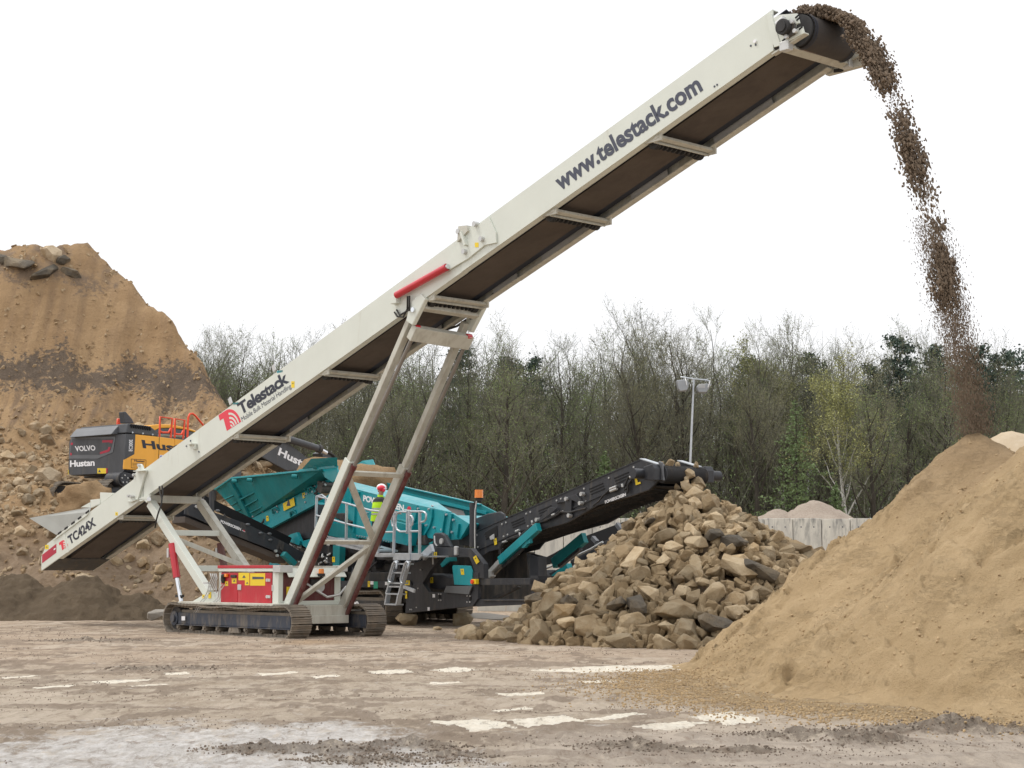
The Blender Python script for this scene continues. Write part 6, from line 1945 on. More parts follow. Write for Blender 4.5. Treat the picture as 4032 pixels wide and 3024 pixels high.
# core of small broken stone
r2 = random.Random(5)
core_v, core_f, core_s = [], [], []
def add_stone(buf, me, loc, s, rot):
    mt = Matrix.Translation(loc) @ rot.to_matrix().to_4x4() @ Matrix.Scale(s, 4)
    o0 = len(buf[0])
    buf[0].extend([tuple(mt @ v.co) for v in me.vertices])
    buf[1].extend([tuple(i + o0 for i in p.vertices) for p in me.polygons])
from mathutils import Euler
def reuler(r_): return Euler((r_.uniform(0, 6.28), r_.uniform(0, 6.28), r_.uniform(0, 6.28)))
LITE = [stone_mesh('small_stone', 400 + i, SAND_ST, DIMS[i], 13, .45, .06) for i in range(6)]
buf = ([], [])
n_ = 0
while n_ < 2600:
    x, y = HX + r2.uniform(-5.6, 5.4), HY + r2.uniform(-6, 1.5)
    h = heap_h(x, y)
    if h < .02:
        continue
    add_stone(buf, LITE[n_ % 6], (x, y, h - .13 + r2.uniform(-.05, .07)), r2.uniform(.14, .42), reuler(r2))
    n_ += 1
me = bpy.data.meshes.new('stone_fill')
me.from_pydata(buf[0], [], buf[1])
me.materials.append(stone_material('tan_stone_fill', (.36, .255, .14), (.44, .335, .205), (.49, .38, .24), (.15, .105, .06), .3, .7))
tag(link('stone_fill', me), 'small broken stone filling the gaps of the big tan stone heap', 'stones', kind='stuff')
# solid core, coloured dark for the shaded gaps, so that no daylight shows through
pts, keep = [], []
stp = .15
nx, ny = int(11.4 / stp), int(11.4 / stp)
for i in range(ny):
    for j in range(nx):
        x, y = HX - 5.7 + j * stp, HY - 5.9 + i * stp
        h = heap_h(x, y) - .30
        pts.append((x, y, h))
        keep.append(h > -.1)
tag(link('dark_heap_core', grid_mesh('dark_heap_core', pts, ny, nx, earth('heap_core_shade', (.10, .07, .045), (.15, .11, .07), (.12, .085, .055)), keep)), 'dark core put inside the tan stone heap for its shaded gaps', 'grit', kind='stuff')

# individual blocks over the visible faces, larger ones towards the foot
placed = []
cand = 0
LBL = 'tan angular sandstone block in the big heap below the black conveyor head'
n_blk = 0
SPECIAL = []
def spot(px_, py_, Y): return at_depth(px_, py_, Y)
def special(name, me, px_, py_, size, label, cat, rot, lift=0.0, sc=None):
    """a stone one can point at: stands on the heap or the ground along that line of sight"""
    d = ray(px_, py_)
    t = 28.0
    while t < 60:
        x, y, z = d[0] * t, d[1] * t, CAM_H + d[2] * t
        if z < max(heap_h(x, y), 0.0):
            break
        t += .05
    o = put(name, me, (x, y, z + size * .12 + lift), sc or size, rot, label, cat)
    placed.append((x, y, z, size * .5))
    return o
special('sandstone_block', ST_MESH[4], 2660, 2425, .78, 'largest flat topped tan block low on the front of the stone heap', 'stone', (.2, .1, .3))
special('sandstone_block', ST_MESH[6], 2920, 2260, .72, 'long slanting slab with a pale top on the shoulder of the stone heap', 'stone', (.5, .35, -.2))
special('sandstone_block', ST_MESH[7], 2705, 2545, .42, 'small square tan block standing clear before the heap foot', 'stone', (0, .1, .5))
special('sandstone_block', ST_MESH[2], 2440, 2545, .60, 'long flat tan block lying clear of the heap foot', 'stone', (.05, .0, .1))
special('sandstone_block', ST_MESH[3], 1820, 2462, .62, 'big rounded tan boulder at the outer tip of the stone heap', 'stone', (.1, 0, .4), .05)
special('sandstone_block', ST_MESH[8], 1602, 2462, .62, 'lone rounded tan boulder on bare mud beside the stacker track', 'stone', (.0, .05, .2), .05)
special('sandstone_block', ST_MESH[0], 1722, 2482, .24, 'small reddish brick sized stone on the bare mud', 'stone', (0, 0, .2))
special('sandstone_block', ST_MESH[11], 1805, 2492, .22, 'tiny pale stone lying alone on the mud near the big boulder', 'stone', (0, .2, .9))
for px_, py_, s_, k, lb in ((2428, 2400, .55, 0, 'grey black asphalt chunk near the foot of the stone heap'), (2510, 2400, .60, 1, 'dark asphalt slab tilted beside another in the heap front'), (2985, 2275, .85, 0, 'broad asphalt slab with a tan crust on the heap shoulder'), (2820, 2480, .65, 1, 'dark asphalt piece low in the heap beside the sand pile'),
                         (2110, 2380, .60, 2, 'dark slab standing on edge at the heap flank below the black frame'), (2240, 2385, .42, 2, 'small upright asphalt lump in the lower heap flank'), (2890, 2150, .55, 1, 'dark asphalt chunk high on the outer shoulder of the heap'), (2810, 2120, .45, 2, 'black broken lump under the heap crest'), (2560, 2065, .34, 0, 'small black flake among stones below the heap crest')):
    special('asphalt_chunk', AS_MESH[k], px_, py_, s_, lb, 'asphalt chunk', (r2.uniform(-.4, .4), r2.uniform(-.4, .4), r2.uniform(0, 6)), .03)
# the crest stones and those coming off the belt
crest = [(2735, 1958, 35.3, .62, 5, 'tall wedge shaped tan stone at the very top of the heap'), (2675, 1955, 35.6, .40, 0, 'tan stone leaning on the wedge at the heap crest'), (2790, 1990, 35.5, .55, 10, 'long tan stone hanging down the far side of the heap crest')]
for px_, py_, Y, s_, k, lb in crest:
    q = at_depth(px_, py_, Y)
    put('sandstone_block', ST_MESH[k], q, s_, (.5, .3, .6), lb, 'stone')
    placed.append((q.x, q.y, q.z, s_ * .4))
for v_q, du, dz, s_, k, lb in ((.14, -.16, .20, .22, 1, 'tan stone riding the black belt next to the near guard'), (.30, -.03, .25, .22, 3, 'tan stone going over the black head drum'), (.52, -.06, .22, .17, 9, 'small pinkish stone on the middle of the black head drum'), (.62, .22, .02, .27, 7, 'blocky stone falling from the front of the head drum'), (.50, .24, -.10, .17, 0, 'small stone dropping beside the blocky one off the drum'), (.95, .05, .22, .20, 5, 'tan stone at the far end of the black head drum'), (.40, -.22, .24, .20, 11, 'flat tan stone on the belt just before the head drum'), (.82, .26, -.16, .40, 5, 'wedge shaped tan stone leaning against the head drum')):
    put('sandstone_block', ST_MESH[k], PS.world(hd.x + du, v_q, hd.z + dz), s_, tuple(reuler(r2)), lb, 'stone')
tries = 0
while n_blk < 278 and tries < 60000:
    tries += 1
    x, y = HX + r2.uniform(-5.9, 5.6), HY + r2.uniform(-6.2, .9)
    h = heap_h(x, y)
    if h < .03:
        continue
    low = 1 - min(1, h / 3)
    s = r2.choice((.28, .32, .38, .44, .50, .58, .66)) * (.80 + .30 * low)
    if tries > 25000:
        s *= .75
    ok = True
    for q in placed:
        rr_ = (q[3] + s * .5) * .60
        if (q[0] - x) ** 2 + (q[1] - y) ** 2 + (q[2] - h) ** 2 < rr_ * rr_:
            ok = False
            break
    if not ok:
        continue
    # hidden behind the sand pile
    if x / y > .185 and y < 37 and h < .8:
        continue
    placed.append((x, y, h, s * .5))
    tilt = Euler((r2.uniform(-.8, .8), r2.uniform(-.8, .8), r2.uniform(0, 6.28)))
    put('sandstone_block', ST_MESH[r2.randrange(24)], (x, y, h - s * .04), s, tilt, LBL, 'stone', 'sandstone blocks in the big heap')
    n_blk += 1

# rubble on the slope by the excavator
r3 = random.Random(21)
placed3 = []
n3 = 0
tries = 0
ex_corner = EX.world(2, 1.4)
while n3 < 210 and tries < 40000:
    tries += 1
    x, y = r3.uniform(-19.5, -7.8), r3.uniform(49.0, 62.5)
    if abs(x / y) > .318:
        continue
    h = bank_h(x, y)
    if h < .9 or h > 6.6:
        continue
    if x > -10.5 and r3.random() < .75:
        continue
    if math.hypot(x - ex_corner.x, y - ex_corner.y) < 2.6 or (h < 2.2 and r3.random() < .6):
        continue
    s = r3.choice((.28, .34, .40, .48, .58, .70)) * (1.1 if h > 3 else .85)
    if any((q[0] - x) ** 2 + (q[1] - y) ** 2 < ((q[2] + s) * .36) ** 2 for q in placed3):
        continue
    placed3.append((x, y, s))
    put('rubble_stone', RB_MESH[r3.randrange(16)], (x, y, h + s * .08), s, Euler((r3.uniform(-.6, .6), r3.uniform(-.6, .6), r3.uniform(0, 6.28))), 'weathered tan rubble stone on the slope around the excavator', 'stone', 'rubble stones on the slope')
    n3 += 1
LITE2 = [stone_mesh('small_stone', 500 + i, PALE_ST, DIMS[i], 12, .4, .06) for i in range(6)]
buf = ([], [])
n_ = 0
while n_ < 4200:
    x, y = r3.uniform(-20, -6.5), r3.uniform(48.8, 64.5)
    if abs(x / y) > .325:
        continue
    h = bank_h(x, y)
    if h < .3 or h > 7.4 or (h > 6.0 and r3.random() < .7) or (h < 2.4 and r3.random() < .55):
        continue
    add_stone(buf, LITE2[n_ % 6], (x, y, h + .01), r3.uniform(.07, .30), reuler(r3))
    n_ += 1
# scattered clods stuck in the steep face and on its rim
while n_ < 4900:
    x, y = r3.uniform(-20.5, -10), r3.uniform(61, 70.5)
    h = bank_h(x, y)
    if h < 6.5 or h > 14.6:
        continue
    add_stone(buf, LITE2[n_ % 6], (x, y, h), r3.choice((.08, .12, .16, .22)) * (1.6 if h > 13.2 and r3.random() < .5 else 1), reuler(r3))
    n_ += 1
me = bpy.data.meshes.new('stone_debris')
me.from_pydata(buf[0], [], buf[1])
me.materials.append(stone_material('rubble_debris', (.30, .205, .115), (.38, .28, .17), (.44, .345, .23), (.16, .11, .065), .3))
tag(link('stone_debris', me), 'small rubble and clods strewn over the bank and slope', 'rubble', kind='stuff')
# dark boulders on the crest
for px_, py_, s_, lb in ((180, 1075, 1.25, 'dark grey boulder jutting from the bank crest'), (285, 1085, .95, 'tilted slate coloured block in the upper bank face'), (75, 1040, 1.3, 'dark boulder nearest the picture edge on the bank crest'), (245, 1030, .8, 'small dark block just under the bank rim'), (20, 1025, .8, 'grey block half buried in the bank crest')):
    d = ray(px_, py_)
    t = 55.0
    while t < 76:
        x, y, z = d[0] * t, d[1] * t, CAM_H + d[2] * t
        if z < bank_h(x, y):
            break
        t += .1
    if t < 76:
        put('bank_boulder', (AS_MESH[int(px_) % 3]), (x, y, z), s_, (r3.uniform(-.5, .5), r3.uniform(-.5, .5), r3.uniform(0, 6)), lb.replace('nearest the picture edge', 'lowest and widest'), 'boulder')
for px_, py_, s_, lb in ((200, 1010, .9, 'pale sandstone boulder lying on the bank crest'), (185, 2095 - 200, 1.0, 'large pale upright block beside the excavator counterweight')):
    d = ray(px_, py_)
    t = 49.0
    while t < 76:
        x, y, z = d[0] * t, d[1] * t, CAM_H + d[2] * t
        if z < bank_h(x, y):
            break
        t += .1
    if t < 76:
        put('bank_boulder', RB_MESH[3], (x, y, z + .1), s_, (.4, .5, .2), lb, 'boulder')

# concrete slab ends lying behind the stacker track and behind the heap
for px_, py_, Y, sc, rz, lb in ((655, 2402, 44.5, (1.3, .6, .22), .25, 'broken grey concrete slab lying behind the stacker track end'), (1960, 2418, 45, (2.6, 1.0, .16), -.15, 'long cracked concrete slab on the mud under the black rear frame'), (610, 2415, 45.5, (.5, .4, .3), .6, 'small rough concrete lump next to the broken slab')):
    q = at_depth(px_, py_, Y)
    me = stone_mesh('concrete_slab', int(px_), paint('old_concrete', (.36, .33, .29), .9, var=.15, dirt=(.2, .17, .13), dirt_amt=.5, streak=False, bmp=.5), (1, 1, 1), 14, .9, .03)
    put('concrete_slab', me, (q.x, q.y, max(q.z - .08, sc[2] * .4)), sc, (.05, .08, rz), lb, 'concrete slab')

# loose pebbles round the toe of the sand pile, mud crumbs over the yard
peb = ([], [])
r4 = random.Random(8)
tet = bmesh.new()
bmesh.ops.create_icosphere(tet, subdivisions=1, radius=.5)
tme = bpy.data.meshes.new('pebble')
for v in tet.verts:
    v.co *= r4.uniform(.75, 1.15)
tet.to_mesh(tme)
tet.free()
n_ = 0
while n_ < 9000:
    a, d = r4.uniform(R(150), R(292)), r4.gauss(6.35, .55)
    x, y = 8.0 + d * math.cos(a), 20.6 + d * math.sin(a)
    if y < 11.5 or d < 5.2:
        continue
    z = max(gz(x, y), sand_h(x, y))
    add_stone(peb, tme, (x, y, z + .004), r4.choice((.014, .018, .024, .032)), reuler(r4))
    n_ += 1
me = bpy.data.meshes.new('gravel')
me.from_pydata(peb[0], [], peb[1])
me.materials.append(paint('tan_pebbles', (.37, .265, .145), .9, var=.35, scale=12))
tag(link('gravel', me), 'tan pebbles rolled out round the foot of the sand pile', 'gravel', kind='stuff')
clod = ([], [])
n_ = 0
while n_ < 900:
    x, y = r4.uniform(2.4, 9.5), r4.uniform(15, 24.6)
    h = sand_h(x, y)
    if h < .25 or x / y > .34 or fb(x, y, .8, 3, 77) < r4.uniform(-.5, .35):
        continue
    add_stone(clod, tme, (x, y, h + .002), r4.choice((.014, .02, .026, .034, .045)), reuler(r4))
    n_ += 1
me = bpy.data.meshes.new('sand_clods')
me.from_pydata(clod[0], [], clod[1])
me.materials.append(paint('sand_clod', (.42, .305, .175), .95, var=.2, scale=5))
tag(link('sand_clods', me), 'small damp clods scattered over the flank of the brown sand pile', 'sand clods', kind='stuff')
crumb = ([], [])
n_ = 0
while n_ < 7000:
    y = 12.2 + 30 * r4.random() ** 1.7
    x = y * r4.uniform(-.32, .32)
    k = fb(x * .6, y * 1.5, .7, 4, 31)
    near_r = any(((x - q[0]) / q[2]) ** 2 + ((y - q[1]) / q[3]) ** 2 < 2.5 for q in RIDGES)
    if (k < .16 or r4.random() < .6) and not near_r:
        continue
    s = r4.uniform(.005, .016) * (1.5 if near_r else 1) * (.7 + .03 * y)
    add_stone(crumb, tme, (x, y, gz(x, y) + s * .2), s, reuler(r4))
    n_ += 1
me = bpy.data.meshes.new('mud_crumbs')
me.from_pydata(crumb[0], [], crumb[1])
me.materials.append(paint('mud_crumb', (.19, .15, .115), .95, var=.35, scale=6))
tag(link('mud_crumbs', me), 'dark crumbs of mud strewn over the yard', 'mud', kind='stuff')

# ---------------------------------------------------------------- falling sand
r5 = random.Random(4)
fall = ([], [])
blob = bmesh.new()
bmesh.ops.create_icosphere(blob, subdivisions=1, radius=.5)
bme = bpy.data.meshes.new('clump')
for v in blob.verts:
    v.co *= r5.uniform(.6, 1.25)
blob.to_mesh(bme)
blob.free()
grain = bpy.data.meshes.new('grain')
grain.from_pydata([(.5, 0, -.3), (-.3, .45, -.3), (-.3, -.45, -.3), (0, 0, .5)], [], [(0, 2, 1), (0, 1, 3), (1, 2, 3), (2, 0, 3)])
S0 = Vector((24.74, W / 2, 10.08))
pk = Vector((0, 0, 0))
dx_, dy_ = PEAK[0] - ST.O[0], PEAK[1] - ST.O[1]
pu, pv_ = ST.a[0] * dx_ + ST.a[1] * dy_, ST.n[0] * dx_ + ST.n[1] * dy_
VZ = .75
tf = (VZ + math.sqrt(VZ * VZ + 2 * 9.81 * (S0.z - PEAK[2]))) / 9.81
VU = (pu - S0.x) / tf
def traj(t):
    return Vector((S0.x + VU * t, S0.y + (pv_ - S0.y) * (t / tf) ** 1.5, S0.z + VZ * t - 4.905 * t * t))
def aspect_stone(buf_, me_, loc, s, d, k, r_):
    z = d.normalized()
    x = z.orthogonal().normalized()
    y = z.cross(x)
    rot = Matrix((x, y, z)).transposed().to_4x4() @ Euler((0, 0, r_.uniform(0, 6.28))).to_matrix().to_4x4()
    mt = Matrix.Translation(loc) @ rot @ Matrix.Diagonal((s * r_.uniform(.7, 1.3), s, s * k, 1))
    o0 = len(buf_[0])
    buf_[0].extend([tuple(mt @ v.co) for v in me_.vertices])
    buf_[1].extend([tuple(i + o0 for i in p.vertices) for p in me_.polygons])
def fall_pt(t, w, h, r_):
    p = traj(t)
    d = traj(t + .01) - traj(t)
    n = Vector((-d.z, 0, d.x)).normalized()
    if n.z < 0 and t < tf * .35:
        n = -n
    return p + Vector((0, 1, 0)) * r_.uniform(-1, 1) * w + n * h, d
# layer on the belt and the unbroken arc
for i in range(4200):
    t = r5.uniform(-.28, .36)
    if t < 0:
        u = S0.x + t * 3.2
        p, d = Vector((u, S0.y + r5.uniform(-.36, .5), zb(u) + .60 + r5.uniform(0, .12))), tdir
    else:
        k = t / .36
        p, d = fall_pt(t, .40 - .17 * k, r5.uniform(-.02, .18) * (1 - .25 * k), r5)
    wp = ST.world(p.x, p.y, p.z)
    aspect_stone(fall, bme, wp, r5.choice((.03, .045, .065)), ST.world(*(p + d)) - wp, r5.uniform(.8, 1.3), r5)
# strings and lumps, thinning out
for i in range(1900):
    t = .30 + (tf * .86 - .30) * (i / 1900)
    k = (t - .30) / (tf - .30)
    lat = r5.uniform(-1, 1)
    den = fb(t * 7, lat * 1.3, 1.0, 3, 3)
    if den < .0 + .10 * k and r5.random() < .93:
        continue
    c, d = fall_pt(t, .0, max(-.12, min(.2, r5.gauss(.03, .06 + .04 * k))), r5)
    c = c + Vector((0, lat * (.17 + .06 * k), 0))
    # a cluster that holds together, ragged along the fall
    for q in range(r5.choice((3, 4, 6, 9, 12))):
        p = c + Vector((r5.gauss(0, .035), r5.gauss(0, .055), r5.gauss(0, .06)))
        wp = ST.world(p.x, p.y, p.z)
        aspect_stone(fall, bme if r5.random() < .6 else grain, wp, r5.uniform(.018, .052), ST.world(*(p + d)) - wp, r5.uniform(1.0, 2.6), r5)
for i in range(2600):
    t = .34 + (tf * .9 - .34) * r5.random()
    p, d = fall_pt(t, .23, r5.gauss(.02, .07), r5)
    wp = ST.world(p.x, p.y, p.z)
    aspect_stone(fall, grain, wp, r5.uniform(.008, .02), ST.world(*(p + d)) - wp, r5.uniform(1.5, 4), r5)
# the lower end breaks into a dense spray of grains
for i in range(15000):
    t = tf * (.74 + .265 * r5.random() ** .75)
    p, d = fall_pt(t, .30, r5.gauss(.0, .11), r5)
    wp = ST.world(p.x, p.y, p.z)
    if wp.z < sand_h(wp.x, wp.y) - .05:
        continue
    aspect_stone(fall, grain, wp, r5.uniform(.006, .019), ST.world(*(p + d)) - wp, r5.uniform(1.5, 3.5), r5)
me = bpy.data.meshes.new('falling_sand')
me.from_pydata(fall[0], [], fall[1])
me.materials.append(earth('wet_falling_sand', (.155, .116, .085), (.225, .172, .125), (.18, .138, .10), (.105, .080, .06), .6, 3.0, .5, .02))
tag(link('falling_sand', me), 'stream of dark wet sand arching off the conveyor head down to the sand pile', 'falling sand', kind='stuff')

# ---------------------------------------------------------------- concrete wall and gravel behind
WL = Frame(-1.2, 58.0, 0)
wt = at_depth(2950, 2043, 58).z
wall = Thing('concrete_wall', 'pale stained concrete retaining wall of upright panels behind the stone heap', 'wall', WL, 0, 0)
def wall_mat():
    m, nt, b = _nodes('stained_concrete')
    p = coords(nt, 'Position')
    v = coords(nt, 'Position', (1.6, 1, .35))
    a = nz(nt, v, 1.1, 8, .65)
    f = nz(nt, coords(nt, 'Position', (2.5, 1, .5)), 2.6, 8, .7, .3)
    g = nz(nt, p, 14, 5, .7)
    sp = nt.nodes.new('ShaderNodeSeparateXYZ')
    nt.links.new(p, sp.inputs[0])
    c = mixc(nt, mapr(nt, a, .35, .62), (.52, .51, .47), (.68, .66, .585))
    top = mapr(nt, sp.outputs['Z'], wt - 1.3, wt)
    c = mixc(nt, mth(nt, 'MULTIPLY', mapr(nt, f, .48, .62), mth(nt, 'ADD', mth(nt, 'MULTIPLY', top, .7), .12)), c, (.20, .205, .20))
    c = mixc(nt, mapr(nt, g, .6, .75, 0, .4), c, (.27, .25, .22))
    nt.links.new(c, b.inputs['Base Color'])
    b.inputs['Roughness'].default_value = .85
    bump(nt, b, g, .3, .02)
    return m
wm = wall_mat()
pw = .99
for i in range(20):
    u = i * pw
    po_ = wall.part(MB().box(u + .012, u + pw - .012, 0, .35, 0, wt + (.02 if i % 3 else 0)), 'wall_panel', wm, bevel=.012)
    hb2 = MB()
    for x_ in (.28, .72):
        hb2.tube((u + x_, -.006, wt - .28), (u + x_, .01, wt - .28), .025, n=8)
    wall.part(hb2, 'tie_hole', 'ink_grey', po_)
def grav_h(x, y):
    h = max(cone(x, y, 11.75, 65, 4.05, .62, .5), cone(x, y, 10.3, 65, 3.75, .62, .4), cone(x, y, 8.2, 64.5, 3.25, .35, .6), cone(x, y, 14.2, 64.5, 3.3, .3, .8), cone(x, y, 16.2, 64.5, 3.6, .45, .6), cone(x, y, 5.5, 64, 3.0, .35, .6))
    return h + .12 * fb(x, y, 1.2, 5, 2) + .06 * fb(x, y, 5, 4, 1)
x0, x1, y0, y1, stp = 0, 24, 58.6, 70, .16
nx, ny = int((x1 - x0) / stp), int((y1 - y0) / stp)
pts = [(x0 + j * stp, y0 + i * stp, max(grav_h(x0 + j * stp, y0 + i * stp), .2)) for i in range(ny) for j in range(nx)]
o = link('gravel_heap', grid_mesh('gravel_heap', pts, ny, nx, earth('pinkish_gravel', (.33, .265, .215), (.40, .335, .275), (.45, .385, .32), (.22, .17, .135), .6, 2.0, 1.0, .06)))
tag(o, 'pinkish grey gravel heap showing above the concrete wall', 'gravel heap')

# ---------------------------------------------------------------- floodlight mast
LD = 80
a0, a1 = at_depth(2733, 1492, LD), at_depth(2718, 1832, LD)
base = a1 + (a1 - a0) * (a1.z / (a0.z - a1.z))
LF = Frame(base.x, base.y, 0)
lm = Thing('floodlight_mast', 'slim grey lamp mast with two floodlights on a crossarm before the wood', 'lamp post', LF)
def L(x, y, v=0.0): return LF.px(Z('e', x, y), v)
top = L(1040, 350)
lm.part(MB().tube((0, 0, -.1), top, .075, .045, n=14), 'mast', 'galv')
arm = lm.part(MB().pipe([L(640, 270, .2), L(760, 285), top + Vector((0, 0, .02)), L(1420, 360), L(1540, 400)], .035), 'crossarm', 'galv')
alu = paint('lamp_aluminium', (.30, .315, .33), .4, metal=.4, var=.1)
for pts, nm in (([(500, 375), (760, 345), (850, 420), (885, 480), (870, 600), (835, 690), (610, 725), (555, 640)], 'l'), ([(1130, 590), (1190, 500), (1420, 475), (1580, 490), (1510, 640), (1430, 760), (1190, 755), (1150, 680)], 'r')):
    q = [(L(x, y, -.2).x, L(x, y, -.2).z) for x, y in pts]
    fl_ = lm.part(MB().prism(q, -.25, .25), 'floodlight', alu, bevel=.04)
    hd_ = pts[1] if nm == 'l' else pts[3]
    lm.part(MB().pipe([L(770, 290) if nm == 'l' else L(1540, 400), L(800, 400, -.3) if nm == 'l' else L(1530, 470, -.3), L(820, 530, -.3) if nm == 'l' else L(1480, 600, -.3)], .025, 6), 'lamp_bracket', 'clamp', fl_)
    if nm == 'r':
        fin = MB()
        for i in range(6):
            x = 1210 + i * 35
            fin.bar(L(x, 490 - i * 2, -.27), L(x - 10, 610, -.27), .03, .04, (0, 1, 0))
        lm.part(fin, 'cooling_rib', 'clamp', fl_)
# ================================================================ wood behind the yard
def branch_tube(buf, pts, rad, n=5):
    o0 = len(buf[0])
    prev = None
    rings = 0
    for i, p in enumerate(pts):
        d = (pts[min(i + 1, len(pts) - 1)] - pts[max(i - 1, 0)]).normalized()
        x = d.orthogonal().normalized() if prev is None else (prev - d * prev.dot(d)).normalized()
        prev = x
        y = d.cross(x)
        for k in range(n):
            a = 2 * math.pi * k / n
            buf[0].append(p + (x * math.cos(a) + y * math.sin(a)) * rad[i])
        rings += 1
    for i in range(rings - 1):
        for k in range(n):
            buf[1].append((o0 + i * n + k, o0 + i * n + (k + 1) % n, o0 + (i + 1) * n + (k + 1) % n, o0 + (i + 1) * n + k))

def grow(buf, p, d, ln, r, r_, steps=4, wob=.18, up=.12):
    pts, rad = [p.copy()], [r]
    for i in range(steps):
        d = (d + Vector((r_.gauss(0, wob), r_.gauss(0, wob), r_.gauss(0, wob) + up))).normalized()
        p = p + d * (ln / steps)
        pts.append(p.copy())
        rad.append(r * (1 - .75 * (i + 1) / steps))
    return pts, rad, d

def twig_strip(buf, a, b, w, r_):
    d = (b - a)
    x = d.cross(Vector((r_.uniform(-1, 1), r_.uniform(-1, 1), r_.uniform(-.3, .3)))).normalized() * w
    o0 = len(buf[0])
    buf[0].extend([a - x, a + x, b + x * .3, b - x * .3])
    buf[1].append((o0, o0 + 1, o0 + 2, o0 + 3))

def leaf(buf, p, s, r_):
    n = Vector((r_.gauss(0, 1), r_.gauss(0, 1), r_.gauss(0, 1))).normalized()
    x = n.orthogonal().normalized()
    y = n.cross(x)
    a = r_.uniform(0, 6.28)
    u = x * math.cos(a) + y * math.sin(a)
    w = n.cross(u)
    o0 = len(buf[0])
    buf[0].extend([p - u * s, p + w * s * .6, p + u * s, p - w * s * .6])
    buf[1].append((o0, o0 + 1, o0 + 2, o0 + 3))

def bare_tree(seed, H=16.0, buds=.5, spread=.5, lowest=.28, forks=1, tr=.17):
    r_ = random.Random(seed)
    tb, wb, lb = ([], []), ([], []), ([], [])
    def sub(p, d, ln, r, lev):
        pts, rad, dd = grow(tb if lev < 2 else wb, p, d, ln, r, r_, 4 if lev < 2 else 3, .15 if lev < 2 else .17, .15)
        if lev < 2:
            branch_tube(tb, pts, rad, 5 if lev == 0 else 4)
        else:
            for a, b, q in zip(pts, pts[1:], rad):
                twig_strip(wb, a, b, max(q * 1.0, .008), r_)
        if lev >= 4:
            for q in pts[1:]:
                if r_.random() < buds:
                    leaf(lb, q + Vector((r_.gauss(0, .10), r_.gauss(0, .10), r_.gauss(0, .10))), r_.uniform(.02, .045), r_)
            return
        nb = (7, 6, 5, 4)[lev]
        for i in range(nb):
            t = .25 + .75 * (i + r_.random()) / nb
            j = min(len(pts) - 2, int(t * (len(pts) - 1)))
            f = t * (len(pts) - 1) - j
            q = pts[j].lerp(pts[j + 1], min(1, f))
            axis = (pts[j + 1] - pts[j]).normalized()
            side = axis.orthogonal().normalized()
            side.rotate(Matrix.Rotation(r_.uniform(0, 6.28), 3, axis))
            nd = (axis * r_.uniform(.55, .9) + side * spread * r_.uniform(.8, 1.4)).normalized()
            sub(q, nd, ln * r_.uniform(.42, .62), max(rad[j] * .55, .012), lev + 1)
    # trunk
    tops = []
    base = Vector((0, 0, -.3))
    d = Vector((r_.gauss(0, .05), r_.gauss(0, .05), 1)).normalized()
    pts, rad = [base], [tr * 1.25]
    n = 9
    for i in range(n):
        d = (d + Vector((r_.gauss(0, .05), r_.gauss(0, .05), .05))).normalized()
        pts.append(pts[-1] + d * (H * .82 / n))
        rad.append(tr * (1 - .85 * (i + 1) / n) + .012)
    branch_tube(tb, pts, rad, 7)
    nl = 15
    for i in range(nl):
        t = lowest + (1 - lowest) * (i + r_.random() * .6) / nl
        j = min(n - 1, int(t * n))
        q = pts[j].lerp(pts[j + 1], t * n - j)
        a = i * 2.4 + r_.uniform(-.4, .4)
        nd = Vector((math.cos(a) * spread * 1.2, math.sin(a) * spread * 1.2, r_.uniform(.45, .95))).normalized()
        ln = H * .30 * (1.15 - .75 * t) * r_.uniform(.8, 1.25)
        sub(q, nd, ln, max(rad[j] * .5, .03), 1)
    sub(pts[-1], d, H * .18, rad[-1], 1)
    return tb, wb, lb

def to_mesh(name, bufs, mats, smooth=False):
    vs, fs, mi = [], [], []
    for k, b in enumerate(bufs):
        o0 = len(vs)
        vs += [tuple(v) for v in b[0]]
        fs += [tuple(i + o0 for i in f) for f in b[1]]
        mi += [k] * len(b[1])
    me = bpy.data.meshes.new(name)
    me.from_pydata(vs, [], fs)
    for m_ in mats:
        me.materials.append(m_)
    me.polygons.foreach_set('material_index', mi)
    me.update()
    return me

def leafmat(name, c1, c2, trans=.0):
    m, nt, b = _nodes(name)
    oi = nt.nodes.new('ShaderNodeObjectInfo')
    p = coords(nt, 'Position')
    a = nz(nt, p, .6, 4, .6)
    c = mixc(nt, mapr(nt, a, .3, .7), c1, c2)
    hv = nt.nodes.new('ShaderNodeHueSaturation')
    nt.links.new(mapr(nt, oi.outputs['Random'], 0, 1, .75, 1.25), hv.inputs['Value'])
    nt.links.new(c, hv.inputs['Color'])
    nt.links.new(hv.outputs[0], b.inputs['Base Color'])
    b.inputs['Roughness'].default_value = .8
    b.inputs['Specular IOR Level'].default_value = .2
    return m
BARK = leafmat('grey_brown_bark', (.040, .035, .029), (.080, .071, .059))
TWIG = leafmat('grey_twigs', (.115, .114, .086), (.168, .165, .126))
BUD = leafmat('olive_buds', (.20, .20, .105), (.26, .255, .14))
BUDG = leafmat('fresh_green_buds', (.17, .235, .08), (.225, .28, .11))
BIRCH = leafmat('white_birch_bark', (.48, .47, .44), (.62, .60, .56))
NEED = leafmat('spruce_needles', (.11, .165, .07), (.175, .235, .105))
PINE = leafmat('pine_needles', (.050, .075, .060), (.078, .108, .082))
UND = leafmat('young_leaf_green', (.11, .155, .065), (.165, .205, .095))
BRUSH = leafmat('brushwood', (.10, .105, .075), (.15, .15, .11))

